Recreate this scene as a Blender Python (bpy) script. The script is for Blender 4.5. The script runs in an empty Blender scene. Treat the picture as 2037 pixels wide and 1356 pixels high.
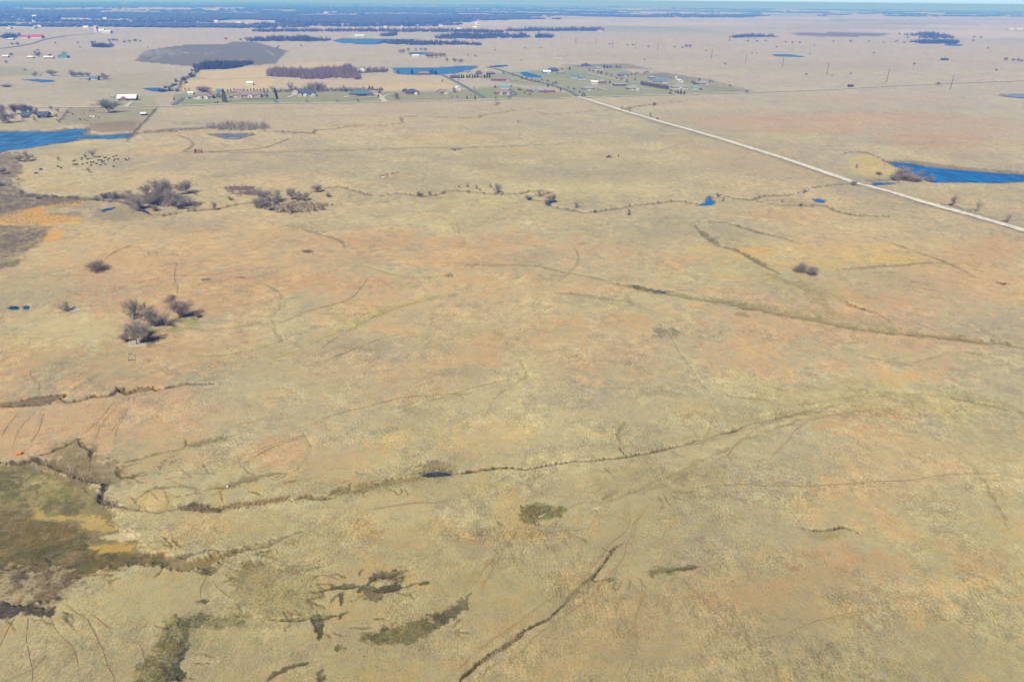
import bpy, bmesh, math, random
import numpy as np
from mathutils import Vector, Matrix

# ------------------------------------------------------------------ camera
scene = bpy.context.scene
COL = scene.collection
W0, H0, F0 = 2037.0, 1356.0, 1358.0          # photograph size and focal length in its pixels (24 mm lens)
CAM_Z = 120.0                                 # drone height above the prairie
PITCH = math.radians(26.55)
ROLL = math.radians(0.557)
R_EARTH = 7.43e6                              # with normal refraction
cam_data = bpy.data.cameras.new('camera')
cam_data.sensor_width = 36.0
cam_data.lens = 24.0
cam_data.clip_start = 1.0
cam_data.clip_end = 200000.0
cam = bpy.data.objects.new('camera', cam_data)
COL.objects.link(cam)
CAM_ROT = Matrix.Rotation(math.radians(90) - PITCH, 3, 'X') @ Matrix.Rotation(ROLL, 3, 'Z')
cam.matrix_world = Matrix.Translation((0, 0, CAM_Z)) @ CAM_ROT.to_4x4()
scene.camera = cam

# ------------------------------------------------------------------ sky, sun, exposure
SUN_ELEV = math.radians(50)
SUN_DIR = Vector((-math.sin(math.radians(20)) * math.cos(SUN_ELEV), -math.cos(math.radians(20)) * math.cos(SUN_ELEV), math.sin(SUN_ELEV)))
world = bpy.data.worlds.new('World')
scene.world = world
world.use_nodes = True
wn = world.node_tree
bg = wn.nodes['Background']
sky = wn.nodes.new('ShaderNodeTexSky')
sky.sky_type = 'NISHITA'
sky.sun_disc = False
sky.sun_elevation = SUN_ELEV
sky.sun_rotation = math.atan2(SUN_DIR.x, SUN_DIR.y)
sky.altitude = 300.0
sky.air_density = 0.25
sky.dust_density = 0.0
sky.ozone_density = 1.5
wn.links.new(sky.outputs[0], bg.inputs[0])
bg.inputs[1].default_value = 0.05
sun_data = bpy.data.lights.new('sun', 'SUN')
sun_data.energy = 3.6
sun_data.angle = math.radians(0.53)
sun_data.color = (1.0, 0.97, 0.93)
sun = bpy.data.objects.new('sun', sun_data)
COL.objects.link(sun)
sun.rotation_euler = SUN_DIR.to_track_quat('Z', 'Y').to_euler()
sun.location = (-60, -100, 200)
scene.view_settings.view_transform = 'Standard'
scene.view_settings.look = 'None'
scene.view_settings.exposure = 1.12
scene.view_settings.gamma = 1.0
scene.view_settings.use_curve_mapping = False
scene.render.engine = 'CYCLES'
cy = scene.cycles
cy.max_bounces = 6
cy.diffuse_bounces = 2
cy.glossy_bounces = 2
cy.transmission_bounces = 2
cy.transparent_max_bounces = 8
cy.volume_bounces = 0
cy.volume_max_steps = 64
cy.use_denoising = True
cy.denoiser = 'OPENIMAGEDENOISE'
cy.denoising_input_passes = 'RGB_ALBEDO_NORMAL'
cy.denoising_prefilter = 'ACCURATE'
cy.use_adaptive_sampling = False

# ------------------------------------------------------------------ numeric helpers
def lin(c, k=1.0):
    """display colour 0..255 -> linear reflectance, scaled"""
    out = []
    for v in c[:3]:
        v = v / 255.0
        out.append((v / 12.92 if v <= 0.04045 else ((v + 0.055) / 1.055) ** 2.4) * k)
    return np.array(out)

def _hash(ix, iy, seed):
    h = (ix.astype(np.int64) * 374761393 + iy.astype(np.int64) * 668265263 + seed * 2147483647) & 0xFFFFFFFF
    h = ((h ^ (h >> 13)) * 1274126177) & 0xFFFFFFFF
    h = (h ^ (h >> 16)) & 0xFFFFFFFF
    return h.astype(np.float64) / 4294967295.0

def vnoise(x, y, seed=0):
    fx, fy = np.floor(x), np.floor(y)
    tx, ty = x - fx, y - fy
    tx = tx * tx * tx * (tx * (tx * 6 - 15) + 10)
    ty = ty * ty * ty * (ty * (ty * 6 - 15) + 10)
    ix, iy = fx.astype(np.int64), fy.astype(np.int64)
    a, b = _hash(ix, iy, seed), _hash(ix + 1, iy, seed)
    c, d = _hash(ix, iy + 1, seed), _hash(ix + 1, iy + 1, seed)
    return (a + (b - a) * tx) * (1 - ty) + (c + (d - c) * tx) * ty

def fbm(x, y, octaves=4, seed=0, gain=0.5):
    s, a, tot = 0.0, 1.0, 0.0
    ca, sa = math.cos(0.6), math.sin(0.6)
    for o in range(octaves):
        s = s + a * vnoise(x, y, seed + o * 17)
        tot += a
        a *= gain
        x, y = (x * ca - y * sa) * 2.03 + 11.7, (x * sa + y * ca) * 2.03 + 5.3
    return s / tot

def sstep(e0, e1, x):
    t = np.clip((x - e0) / (e1 - e0), 0, 1)
    return t * t * (3 - 2 * t)

def relief(x, y):
    """height of the open prairie: earth curvature plus gentle swells"""
    r2 = x * x + y * y
    r = np.sqrt(r2)
    z = -r2 / (2 * R_EARTH)
    near = 1.0 / (1.0 + (r / 1500.0) ** 2)
    z = z + near * 5.0 * (fbm(x / 330.0 + 3.1, y / 330.0 + 8.7, 3, 5) - 0.5)
    z = z + near * 0.9 * (fbm(x / 45.0, y / 45.0, 2, 9) - 0.5)
    far = sstep(3500, 9000, r)
    z = z + far * 26.0 * (fbm(x / 5200.0 + 0.4, y / 5200.0 + 0.2, 2, 21) - 0.5)
    return z

_rot = np.array(CAM_ROT)
_pc = {}
def pix_many(pts):
    """the points of the open prairie seen at photograph pixels"""
    q = np.array(pts, float)
    d = (_rot @ np.stack([(q[:, 0] - W0 / 2) / F0, (H0 / 2 - q[:, 1]) / F0, -np.ones(len(q))])).T
    d /= np.linalg.norm(d, axis=1, keepdims=True)
    lo, hi = np.full(len(q), 60.0), np.full(len(q), 70000.0)
    # curved, smooth prairie first, then settle on the swells
    A = (d[:, 0] ** 2 + d[:, 1] ** 2) / (2 * R_EARTH)
    disc = np.maximum(d[:, 2] ** 2 - 4 * A * CAM_Z, 0)
    t = (-d[:, 2] - np.sqrt(disc)) / (2 * A)
    for k in range(9):
        err = relief(d[:, 0] * t, d[:, 1] * t) - (CAM_Z + d[:, 2] * t)
        t = np.clip(t - 0.8 * err / np.maximum(-d[:, 2], 0.012), 60, 70000)
    return np.stack([d[:, 0] * t, d[:, 1] * t], 1)
def PP(pts):
    pts = [tuple(p) for p in pts]
    new = [p for p in dict.fromkeys(pts) if p not in _pc]
    if new:
        for p, w in zip(new, pix_many(new)):
            _pc[p] = w
    return np.array([_pc[p] for p in pts])
def P(px, py):
    return PP([(px, py)])[0]
def mpp(px, py):
    """metres per photograph pixel, sideways, at the ground seen there"""
    p = P(px, py)
    depth = -(_rot.T @ np.array([p[0], p[1], -CAM_Z]))[2]
    return depth / F0

# ------------------------------------------------------------------ the ground sheet
K = 0.56                                      # display colour -> reflectance in this light
def C(*rgb):
    return lin(rgb, K)

def row_radius(py):
    a = PITCH - math.atan((H0 / 2 - py) / F0)
    return CAM_Z / math.tan(a)
radii = list(np.geomspace(3, row_radius(1380), 46)[:-1])
py = 1380.0
while py > 8:
    radii.append(row_radius(py)); py -= 2.0
r = radii[-1]
radii = [q for q in radii if q < 9000]
r = radii[-1]
while r < 75000:
    r *= 1.028
    radii.append(r)
RAD = np.array(radii)
AZ = np.radians(np.concatenate([np.linspace(-115, -58, 36)[:-1], np.linspace(-58, 58, 1120), np.linspace(58, 115, 36)[1:]]))
NR, NA = len(RAD), len(AZ)
rr, aa = np.meshgrid(RAD, AZ, indexing='ij')
GX, GY = (rr * np.sin(aa)).ravel(), (rr * np.cos(aa)).ravel()
GR = rr.ravel()
GZ = relief(GX, GY)

def wobble(x, y, amp, seed=0, wl=None):
    wl = wl or max(amp * 4, 1.0)
    return (x + amp * 2 * (fbm(x / wl, y / wl, 3, 101 + seed) - 0.5), y + amp * 2 * (fbm(x / wl + 40, y / wl + 9, 3, 131 + seed) - 0.5))

# --- grass colours ---------------------------------------------------
TAN, STRAW, PINK, RUST = C(192, 179, 146), C(205, 191, 150), C(204, 171, 134), C(200, 157, 117)
OLIVE, GREY, GOLD = C(178, 168, 128), C(166, 158, 138), C(212, 178, 118)
n1 = fbm(GX / 150 + 2.2, GY / 150 + 7.1, 4, 31)
n2 = fbm(GX / 70 + 1.2, GY / 70 + 3.1, 4, 47)
n3 = fbm(GX / 26, GY / 26, 4, 63)
n4 = fbm(GX / 9, GY / 9, 3, 77)
n5 = fbm(GX / 420 + 9, GY / 420 + 4, 3, 83)
def mixc(a, b, t):
    return a + (b - a) * t[:, None]
GC = np.repeat(TAN[None, :], len(GX), 0)
n6 = fbm(GX / 2.4 + 5, GY / 2.4, 3, 91, 0.6)
n7 = fbm(GX / 0.8 + 1.7, GY / 0.8 + 4.4, 2, 97, 0.6)
n7 = 0.5 + (n7 - 0.5) * (1 - 0.6 * sstep(180, 420, GR))
wx_, wy_ = wobble(GX, GY, 22, 19, wl=45)
n1w = fbm(wx_ / 120 + 2.2, wy_ / 120 + 7.1, 3, 31)
nearw = 1 - 0.72 * sstep(300, 480, GR)
det = 0.55 * (n4 - 0.5) + 0.6 * (n6 - 0.5)
GC = mixc(GC, STRAW, 0.85 * sstep(0.46, 0.60, n2 + det * 0.9))
GC = mixc(GC, PINK, nearw * 0.9 * sstep(0.49, 0.55, n1w * 0.75 + n5 * 0.25 + det * 0.55))
GC = mixc(GC, RUST, nearw * 0.65 * sstep(0.56, 0.66, n1 * 0.5 + n3 * 0.5 + det * 0.9))
GC = mixc(GC, OLIVE, 0.7 * sstep(0.53, 0.63, 0.5 * (1 - n1w) + 0.5 * n3 + det * 0.9))
GC = mixc(GC, GREY, 0.8 * sstep(0.57, 0.66, 0.45 * (1 - n2) + 0.55 * n3 + det * 1.0))
GC = mixc(GC, GOLD, nearw * 0.55 * sstep(0.62, 0.72, n2 * 0.5 + n4 * 0.5 + det * 0.6))
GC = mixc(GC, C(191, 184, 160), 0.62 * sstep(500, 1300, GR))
GC *= (1 + 0.26 * (n4 - 0.5) + 0.30 * (n6 - 0.5) + 0.14 * (n3 - 0.5))[:, None]
GSPECK = 0.55 * sstep(0.47, 0.6, 1 - n1w) * sstep(0.45, 0.65, n3)   # dark weed clumps among the grass
GBARE = np.zeros(len(GX))                                        # grain fades where there is no grass

def near_box(pts, m):
    return np.nonzero((GX > pts[:, 0].min() - m) & (GX < pts[:, 0].max() + m) & (GY > pts[:, 1].min() - m) & (GY < pts[:, 1].max() + m))[0]

def seg_dist(x, y, pts, closed=False):
    best = np.full(len(x), 1e18)
    n = len(pts)
    for i in range(n if closed else n - 1):
        a, b = pts[i], pts[(i + 1) % n]
        d = b - a
        t = np.clip(((x - a[0]) * d[0] + (y - a[1]) * d[1]) / max(d @ d, 1e-9), 0, 1)
        best = np.minimum(best, (x - a[0] - t * d[0]) ** 2 + (y - a[1] - t * d[1]) ** 2)
    return np.sqrt(best)

def inside(x, y, pts):
    c = np.zeros(len(x), bool)
    n = len(pts)
    for i in range(n):
        x0, y0 = pts[i]; x1, y1 = pts[(i + 1) % n]
        if y0 == y1:
            continue
        hit = ((y0 > y) != (y1 > y)) & (x < (x1 - x0) * (y - y0) / (y1 - y0) + x0)
        c ^= hit
    return c

def ragged(idx, m, amt=1.0):
    """grass grows into a patch tuft by tuft, not as a gradient"""
    e = 4 * m * (1 - m) * amt
    return sstep(0.22, 0.78, np.clip(m + e * (2.4 * (n6[idx] - 0.5) + 3.2 * (n7[idx] - 0.5) + 0.8 * (n4[idx] - 0.5)), 0, 1))

def paint(idx, m, col, speck=None, bare=None):
    GC[idx] = GC[idx] * (1 - m[:, None]) + col[None, :] * m[:, None]
    if speck is not None:
        GSPECK[idx] = GSPECK[idx] * (1 - m) + speck * m
    if bare is not None:
        GBARE[idx] = GBARE[idx] * (1 - m) + bare * m

def area_mask(pts_px, soft=0.1, warp=0.12, world_pts=False):
    """soft-edged patch of ground; soft and warp are shares of its size"""
    pts = pts_px if world_pts else PP(pts_px)
    x, y = pts[:, 0], pts[:, 1]
    ext = np.array([np.ptp(x), np.ptp(y)])
    size = math.sqrt(max(0.5 * abs(np.dot(x, np.roll(y, 1)) - np.dot(y, np.roll(x, 1))), 0.01))
    s, w = soft * size, warp * size
    idx = near_box(pts, s * 2 + w * 2 + 1)
    qx, qy = wobble(GX[idx], GY[idx], w, len(pts), wl=max(w * 3, size * 0.22)) if warp else (GX[idx], GY[idx])
    d = seg_dist(qx, qy, pts, True) * np.where(inside(qx, qy, pts), 1, -1)
    return idx, ragged(idx, sstep(-s, s, d))

def area(pts_px, col, op=1.0, soft=0.1, warp=0.12, speck=None, bare=None, gap=0.0, sink=0.0):
    idx, m = area_mask(pts_px, soft, warp)
    if sink:
        GZ[idx] -= sink * m
    m = m * op
    if gap:
        m = m * (1 - gap + gap * sstep(0.40, 0.58, n3[idx] * 0.3 + n4[idx] * 0.35 + n6[idx] * 0.35))
    paint(idx, m, col, speck, bare)

def blob(cx, cy, rx, ry, col, op=0.6, soft=0.3, warp=0.25, speck=None, bare=None, gap=0.3):
    pts = [(cx + rx * math.cos(t), cy + ry * math.sin(t)) for t in np.linspace(0, 2 * math.pi, 13)[:-1]]
    area(pts, col, op, soft, warp, speck, bare, gap)

def smooth_line(pts_px, step=None, wander=0.0, seed=0):
    p = PP(pts_px)
    out = []
    n = len(p)
    for i in range(n - 1):
        p0, p1, p2, p3 = p[max(i - 1, 0)], p[i], p[i + 1], p[min(i + 2, n - 1)]
        L = np.linalg.norm(p2 - p1)
        st = step or max(0.8, np.linalg.norm(p1) / 160)
        k = max(2, int(L / st))
        for t in np.arange(k) / k:
            out.append(0.5 * ((2 * p1) + (p2 - p0) * t + (2 * p0 - 5 * p1 + 4 * p2 - p3) * t * t + (3 * p1 - p0 - 3 * p2 + p3) * t ** 3))
    out.append(p[-1])
    out = np.array(out)
    if wander:
        d = np.gradient(out, axis=0)
        nrm = np.stack([-d[:, 1], d[:, 0]], 1) / (np.linalg.norm(d, axis=1, keepdims=True) + 1e-9)
        s = np.concatenate([[0], np.cumsum(np.linalg.norm(np.diff(out, axis=0), axis=1))])
        off = wander * 2 * (fbm(s / (wander * 9) + seed * 3.7, s * 0 + seed, 3, 200 + seed) - 0.5)
        out = out + nrm * off[:, None]
    return out

def mottle(pts_px, cols, op=0.8, soft=0.02, warp=0.04, wl=6.0, seed=0, speck=None, bare=None, sink=0.0):
    """a patch broken up by several ground covers"""
    idx, m = area_mask(pts_px, soft, warp)
    if sink:
        GZ[idx] -= sink * m
    x, y = GX[idx], GY[idx]
    paint(idx, m * op, cols[0], speck, bare)
    for k, c in enumerate(cols[1:]):
        n = 0.55 * fbm(x / wl + 13.1 * k + seed, y / wl + 7.7 * k, 4, 611 + 29 * k + seed, 0.6) + 0.45 * n6[idx]
        paint(idx, m * op * sstep(0.49, 0.56, n), c)

def channel(pts_px, width, col, op=1.0, depth=0.0, soft=0.5, warp=0.3, speck=None, bare=None, gap=0.0, wander=0.0, wvar=0.5, halo=0.4):
    """a ditch, creek or soft track: width in metres, cut `depth` metres into the sheet"""
    pts = smooth_line(pts_px, wander=wander)
    idx = near_box(pts, width * 3.5 + 2)
    if not len(idx):
        return
    w = width * warp
    gx, gy = GX[idx], GY[idx]
    x, y = wobble(gx, gy, w * 1.5, 7, wl=width * 2.2) if w else (gx, gy)
    d = seg_dist(x, y, pts)
    e = np.minimum(np.hypot(gx - pts[0][0], gy - pts[0][1]), np.hypot(gx - pts[-1][0], gy - pts[-1][1]))
    total = np.linalg.norm(np.diff(pts, axis=0), axis=1).sum()
    v = 0.5 * fbm(gx / (width * 11), gy / (width * 11), 2, 151) + 0.5 * fbm(gx / (width * 3), gy / (width * 3), 2, 157)
    wl = width * np.clip(1 + wvar * 3.2 * (v - 0.5), 0.12, 2.2) * (0.25 + 0.75 * sstep(0, min(total * 0.3, width * 7), e))
    if halo:
        h = halo * (1 - sstep(wl * 0.3, wl * 1.7, d)) * sstep(0.42, 0.58, n4[idx] * 0.45 + n6[idx] * 0.55)
        paint(idx, h * op, 0.5 * col + 0.5 * OLIVE, 0.6)
    m = ragged(idx, 1 - sstep(wl * 0.5 * (1 - soft * 1.2), wl * 0.5 * (1 + soft * 1.9), d), min(1.0, 0.25 + width * 0.25))
    if depth:
        GZ[idx] -= 1.6 * depth * (1 - sstep(wl * 0.2, wl * 0.62, d))
    m = m * op
    if gap:
        m = m * (1 - gap + gap * sstep(0.42, 0.56, n4[idx] * 0.45 + n6[idx] * 0.55))
    paint(idx, m, col, speck, bare)

# --- where cattle walk (photograph pixels)
TRAILS = [
 [(46, 818), (30, 833), (13, 848), (3, 870)], [(67, 816), (43, 846), (34, 870), (29, 893)], [(82, 814), (77, 846), (65, 880)], [(233, 796), (194, 835), (155, 869)],
 [(240, 805), (201, 848), (188, 887), (181, 910)], [(248, 807), (222, 848), (205, 872)], [(259, 802), (235, 843), (229, 880)], [(67, 730), (69, 753), (80, 764), (79, 787)],
 [(134, 781), (173, 759), (205, 742)], [(183, 893), (184, 920), (182, 941)], [(22, 1227), (8, 1250), (0, 1270), (-10, 1300)], [(56, 1227), (50, 1264), (61, 1299), (73, 1328), (72, 1362)],
 [(96, 1227), (108, 1252), (130, 1281), (147, 1308), (149, 1333)], [(120, 1205), (147, 1218), (172, 1232), (188, 1260), (204, 1286), (213, 1313), (232, 1362)], [(172, 1227), (228, 1257)],
 [(91, 1301), (71, 1331), (17, 1356)], [(255, 1267), (282, 1281), (292, 1305), (302, 1333)], [(422, 1139), (415, 1154), (406, 1189)], [(427, 1146), (445, 1165), (466, 1188)],
 [(1244, 992), (1246, 1036), (1239, 1054), (1215, 1079), (1174, 1126), (1153, 1150), (1106, 1179), (1056, 1224), (1009, 1256), (938, 1300), (882, 1352)],
 [(1289, 1004), (1265, 1042), (1253, 1082), (1236, 1118), (1183, 1176), (1124, 1221), (1074, 1259), (1035, 1297), (976, 1327), (944, 1360)],
 [(1281, 1153), (1283, 1174), (1262, 1247), (1267, 1285), (1259, 1324), (1245, 1362)], [(1030, 1040), (1015, 1070), (999, 1091), (977, 1135), (952, 1170)],
 [(999, 1091), (976, 1112), (953, 1132), (938, 1153), (906, 1188)], [(1327, 979), (1400, 972), (1500, 961), (1629, 966), (1755, 959), (1820, 955), (1894, 944), (1992, 940)],
 [(1519, 921), (1555, 890), (1587, 854), (1611, 835), (1673, 823), (1761, 810)], [(1440, 912), (1481, 872), (1505, 856)], [(603, 728), (662, 711), (721, 688), (780, 668), (821, 662)],
 [(618, 845), (691, 818), (765, 799), (818, 789), (889, 783), (942, 771), (1015, 756)], [(547, 647), (618, 616), (691, 597), (720, 570), (736, 550)], [(740, 548), (765, 560), (795, 580)],
 [(206, 521), (221, 506), (245, 493), (319, 474), (393, 461), (479, 452)], [(350, 590), (352, 570), (349, 545), (357, 520)], [(907, 440), (912, 455), (914, 470)], [(900, 442), (903, 458), (908, 472)],
 [(1143, 494), (1152, 510), (1150, 530)], [(1437, 1306), (1480, 1290), (1560, 1260), (1660, 1232), (1750, 1215)], [(1437, 1200), (1470, 1240), (1500, 1300)], [(1345, 1140), (1400, 1190), (1450, 1250)],
 [(500, 905), (560, 880), (620, 862)], [(480, 920), (540, 890), (600, 870)], [(735, 1012), (800, 1003), (905, 990)], [(1125, 1013), (1143, 1003), (1158, 998)],
]

# --- broad tints of the grass ----------------------------------------
for b in [(860, 640, 300, 55), (760, 740, 230, 75), (590, 905, 120, 55), (1180, 690, 140, 70), (250, 530, 130, 40), (760, 470, 320, 16),
          (1150, 505, 260, 26), (1000, 575, 420, 30), (1850, 570, 170, 50), (1800, 960, 230, 110), (1080, 1290, 200, 60), (1340, 1230, 140, 90),
          (110, 850, 110, 45), (330, 820, 180, 32), (1600, 640, 190, 30), (960, 700, 70, 50), (700, 1150, 60, 20), (1620, 1190, 240, 90)]:
    blob(*b, PINK, 0.48, speck=0.05)
for b in [(1720, 828, 170, 22), (1650, 240, 300, 22), (1900, 280, 130, 20), (820, 478, 230, 10), (640, 560, 190, 14), (560, 900, 70, 28), (1740, 595, 60, 10),
          (1560, 430, 120, 12), (1960, 500, 80, 30), (1250, 640, 60, 12), (1490, 1180, 120, 30), (1700, 1130, 120, 35), (1960, 1120, 70, 30)]:
    blob(*b, RUST, 0.5, speck=0.0)
for b in [(1500, 800, 290, 50), (1300, 865, 220, 50), (500, 715, 150, 42), (150, 700, 150, 70), (340, 1240, 250, 80), (1930, 1050, 110, 80), (1950, 850, 90, 60),
          (1320, 960, 130, 36), (300, 930, 200, 50), (1000, 1180, 110, 60), (560, 1060, 130, 40), (80, 580, 90, 40), (1730, 560, 200, 22), (1560, 560, 120, 30)]:
    blob(*b, OLIVE, 0.42, speck=0.35)
for b in [(1000, 855, 130, 55), (640, 1010, 190, 26), (120, 650, 110, 40), (1040, 740, 35, 45), (700, 440, 180, 14), (1130, 375, 260, 12), (480, 1190, 60, 24),
          (250, 1220, 150, 60), (1120, 940, 220, 18), (540, 640, 60, 40), (1250, 1140, 80, 30), (1480, 770, 90, 22), (200, 650, 130, 30)]:
    blob(*b, STRAW, 0.6)
for b in [(960, 868, 90, 34), (1290, 745, 60, 7), (810, 1068, 55, 20), (700, 1040, 45, 16), (1380, 820, 40, 18), (470, 575, 60, 12), (1030, 300, 40, 4),
          (330, 262, 90, 6), (890, 276, 90, 7), (1000, 1075, 50, 14), (290, 1290, 60, 14), (120, 372, 40, 6), (40, 350, 25, 12), (310, 300, 60, 8), (1320, 625, 40, 10)]:
    blob(*b, GOLD, 0.5, gap=0.6)
for b in [(1330, 660, 26, 12), (1265, 960, 60, 18), (1410, 935, 40, 12), (1240, 850, 60, 10), (1580, 770, 60, 10), (1060, 510, 60, 14), (650, 450, 90, 8),
          (930, 740, 50, 10), (760, 690, 120, 20), (120, 1310, 50, 14), (560, 1310, 60, 16), (1300, 1310, 90, 20), (1560, 1270, 90, 20)]:
    blob(*b, GREY, 0.6, gap=0.5, speck=0.3)
# closest grass toned darker olive-brown, mostly lens vignetting put into its colour
idx = np.nonzero(GR < 175)[0]
paint(idx, 0.55 * (1 - sstep(88, 200, GR[idx])), C(155, 140, 98))

# --- left reed beds, brush ground, mud --------------------------------
BRUSH = C(118, 108, 92)
area([(-40, 385), (60, 387), (180, 392), (180, 401), (90, 412), (0, 430), (-40, 440)], BRUSH, 0.8, 0.08, gap=0.4, speck=0.6)
area([(-40, 450), (95, 449), (90, 470), (60, 495), (20, 525), (-40, 540)], BRUSH, 0.7, 0.15, gap=0.6, speck=0.6)
area([(-40, 305), (25, 306), (40, 335), (28, 350), (20, 378), (-40, 384)], C(110, 96, 90), 0.75, 0.2, gap=0.5, speck=0.6)
area([(100, 425), (160, 420), (165, 432), (110, 436)], BRUSH, 0.6, 0.2, gap=0.5)
REED = C(224, 172, 84)
area([(-30, 434), (0, 430), (49, 417), (137, 401), (177, 399), (175, 407), (137, 409), (86, 419), (81, 427), (137, 431), (170, 439), (157, 445), (98, 448), (29, 448), (-30, 446)], REED, 0.9, 0.08, 0.14, gap=0.5)
area([(81, 471), (105, 452), (130, 461), (123, 476), (98, 484)], REED, 0.8, 0.15, gap=0.4)
area([(17, 497), (39, 486), (47, 493), (24, 503)], REED, 0.7, 0.2, gap=0.4)
area([(440, 1012), (452, 1002), (570, 988), (574, 995), (520, 1003)], C(200, 160, 100), 0.8, 0.1, gap=0.3)
blob(370, 405, 26, 5, C(100, 84, 84), 0.7)
blob(475, 374, 30, 4, C(104, 82, 82), 0.8, soft=0.15)
blob(500, 384, 26, 5, C(110, 88, 88), 0.8, soft=0.15)
area([(1462, 493), (1541, 492), (1728, 484), (1760, 479), (1822, 499), (1880, 521), (1775, 528), (1650, 534), (1550, 541), (1509, 518)], C(212, 182, 118), 0.55, 0.04, 0.08, gap=0.75)
blob(1770, 517, 70, 8, C(220, 190, 105), 0.7, gap=0.3)
blob(1490, 500, 40, 6, C(218, 175, 105), 0.7, gap=0.3)
# meadow by the creek clumps
blob(590, 405, 60, 14, C(170, 150, 118), 0.5)
area([(230, 405), (330, 412), (350, 425), (280, 436), (200, 440), (170, 425)], C(142, 130, 104), 0.55, 0.2, gap=0.5, speck=0.4)

# --- marsh at the lower left -------------------------------------------
MUD, MOSS = C(112, 96, 60), C(118, 110, 58)
area([(-60, 925), (0, 922), (60, 918), (120, 935), (170, 955), (200, 985), (235, 1015), (245, 1050), (275, 1062), (290, 1095), (345, 1108), (440, 1100), (525, 1080), (542, 1068),
      (480, 1100), (420, 1122), (330, 1128), (215, 1122), (165, 1150), (128, 1190), (100, 1204), (0, 1200), (-60, 1200)], C(134, 119, 78), 0.85, 0.03, 0.045, speck=0.5, bare=0.5, sink=0.6)
area([(-60, 1000), (40, 1000), (150, 1040), (190, 1080), (260, 1100), (210, 1122), (160, 1150), (110, 1175), (-60, 1150)], C(98, 84, 50), 0.65, 0.2, 0.15, bare=0.6, gap=0.4)
blob(58, 1068, 34, 20, C(72, 92, 40), 0.85, bare=0.5)
blob(70, 1096, 40, 14, C(78, 96, 42), 0.6)
area([(-20, 930), (50, 940), (60, 985), (20, 1000), (-20, 1000)], C(118, 118, 70), 0.6, 0.2, gap=0.5, speck=0.7)
area([(130, 965), (170, 965), (205, 1000), (180, 1020), (110, 1000)], C(132, 132, 84), 0.6, 0.2, speck=0.3)
SAND = C(204, 176, 104)
area([(56, 1010), (80, 1002), (101, 1020), (170, 1021), (196, 1023), (239, 1044), (244, 1052), (175, 1053), (149, 1033), (61, 1029)], SAND, 0.75, 0.12, 0.15, bare=0.7, gap=0.3, speck=0)
area([(191, 1063), (234, 1056), (280, 1056), (273, 1069), (212, 1072)], C(212, 196, 160), 0.85, 0.12, 0.12, bare=0.8, speck=0)
area([(159, 1081), (215, 1078), (268, 1076), (265, 1092), (172, 1095)], C(206, 170, 84), 0.8, 0.15, 0.12, bare=0.8, speck=0)
area([(300, 1100), (330, 1096), (330, 1108), (305, 1112)], C(110, 82, 50), 0.6, 0.2)
BLACK, WET = C(58, 56, 56), C(70, 68, 46)
area([(-60, 1176), (0, 1180), (25, 1188), (49, 1197), (98, 1200), (122, 1203), (98, 1228), (88, 1222), (58, 1224), (40, 1219), (22, 1227), (0, 1222), (-60, 1226)], BLACK, 0.92, 0.08, 0.1, bare=0.7, speck=0.5)
area([(0, 1150), (60, 1150), (120, 1165), (125, 1190), (60, 1192), (0, 1180)], C(170, 150, 112), 0.55, 0.2, gap=0.7, speck=0.8)
area([(0, 1120), (60, 1115), (150, 1125), (160, 1145), (60, 1160), (0, 1150)], C(84, 72, 58), 0.6, 0.25, gap=0.5)

# --- creeks, ditches, gullies ------------------------------------------
SOIL, DARK = C(96, 80, 52), C(80, 72, 54)
channel([(-40, 383), (60, 388), (130, 391), (190, 397), (235, 399), (260, 404), (280, 417), (305, 425), (330, 427), (360, 420), (400, 416), (440, 412), (480, 405), (510, 402), (560, 405), (590, 400), (611, 387),
         (622, 379), (673, 370), (695, 376), (732, 386), (762, 389), (798, 384), (838, 390), (880, 384), (889, 378), (910, 378), (939, 381), (971, 384), (998, 385), (1027, 384), (1042, 381), (1057, 378),
         (1089, 379), (1095, 382), (1071, 387), (1052, 390), (1054, 396), (1071, 398), (1090, 397), (1088, 406), (1101, 411), (1138, 417), (1160, 421), (1180, 421), (1196, 418), (1253, 409), (1306, 403),
         (1348, 399), (1371, 403), (1395, 408)], 2.6, C(104, 88, 62), 0.9, 1.1, 0.4, 0.25, bare=0.5, wander=1.2)
channel([(1418, 390), (1430, 387), (1460, 394), (1494, 397), (1512, 390), (1556, 388), (1588, 384), (1604, 378), (1619, 372), (1660, 367), (1697, 364), (1731, 365), (1775, 364)], 2.6, C(100, 92, 66), 0.85, 0.9, 0.4, 0.25, wander=0.8)
channel([(1494, 397), (1541, 406), (1590, 408), (1637, 409), (1658, 417), (1688, 425), (1737, 429), (1773, 430)], 2.4, C(112, 100, 72), 0.8, 0.7, 0.5, 0.25, wander=0.8)
area([(1500, 396), (1560, 398), (1640, 402), (1640, 410), (1560, 410)], C(150, 138, 104), 0.5, 0.2, gap=0.5, speck=0.5)
channel([(526, 259), (570, 262), (622, 264), (630, 258), (660, 256), (700, 250), (719, 251), (758, 250), (780, 247), (800, 243), (796, 236), (808, 231), (830, 231), (876, 232), (945, 234), (961, 228), (1004, 223), (1020, 219), (1040, 219)], 3.4, C(112, 96, 70), 0.9, 0.9, 0.5, 0.3, wander=2)
channel([(1069, 221), (1082, 226), (1103, 227), (1146, 224), (1174, 221), (1222, 218), (1240, 216), (1290, 208), (1370, 200)], 3.4, C(118, 100, 74), 0.85, 0.7, 0.5, wander=1.5)
channel([(965, 213), (984, 210), (992, 205), (987, 201)], 4, C(110, 90, 66), 0.85, 0.5)
channel([(265, 267), (300, 262), (350, 257), (420, 253), (480, 252), (526, 256)], 9, C(122, 108, 92), 0.75, 0.4, 0.4, speck=0.6)
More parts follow.
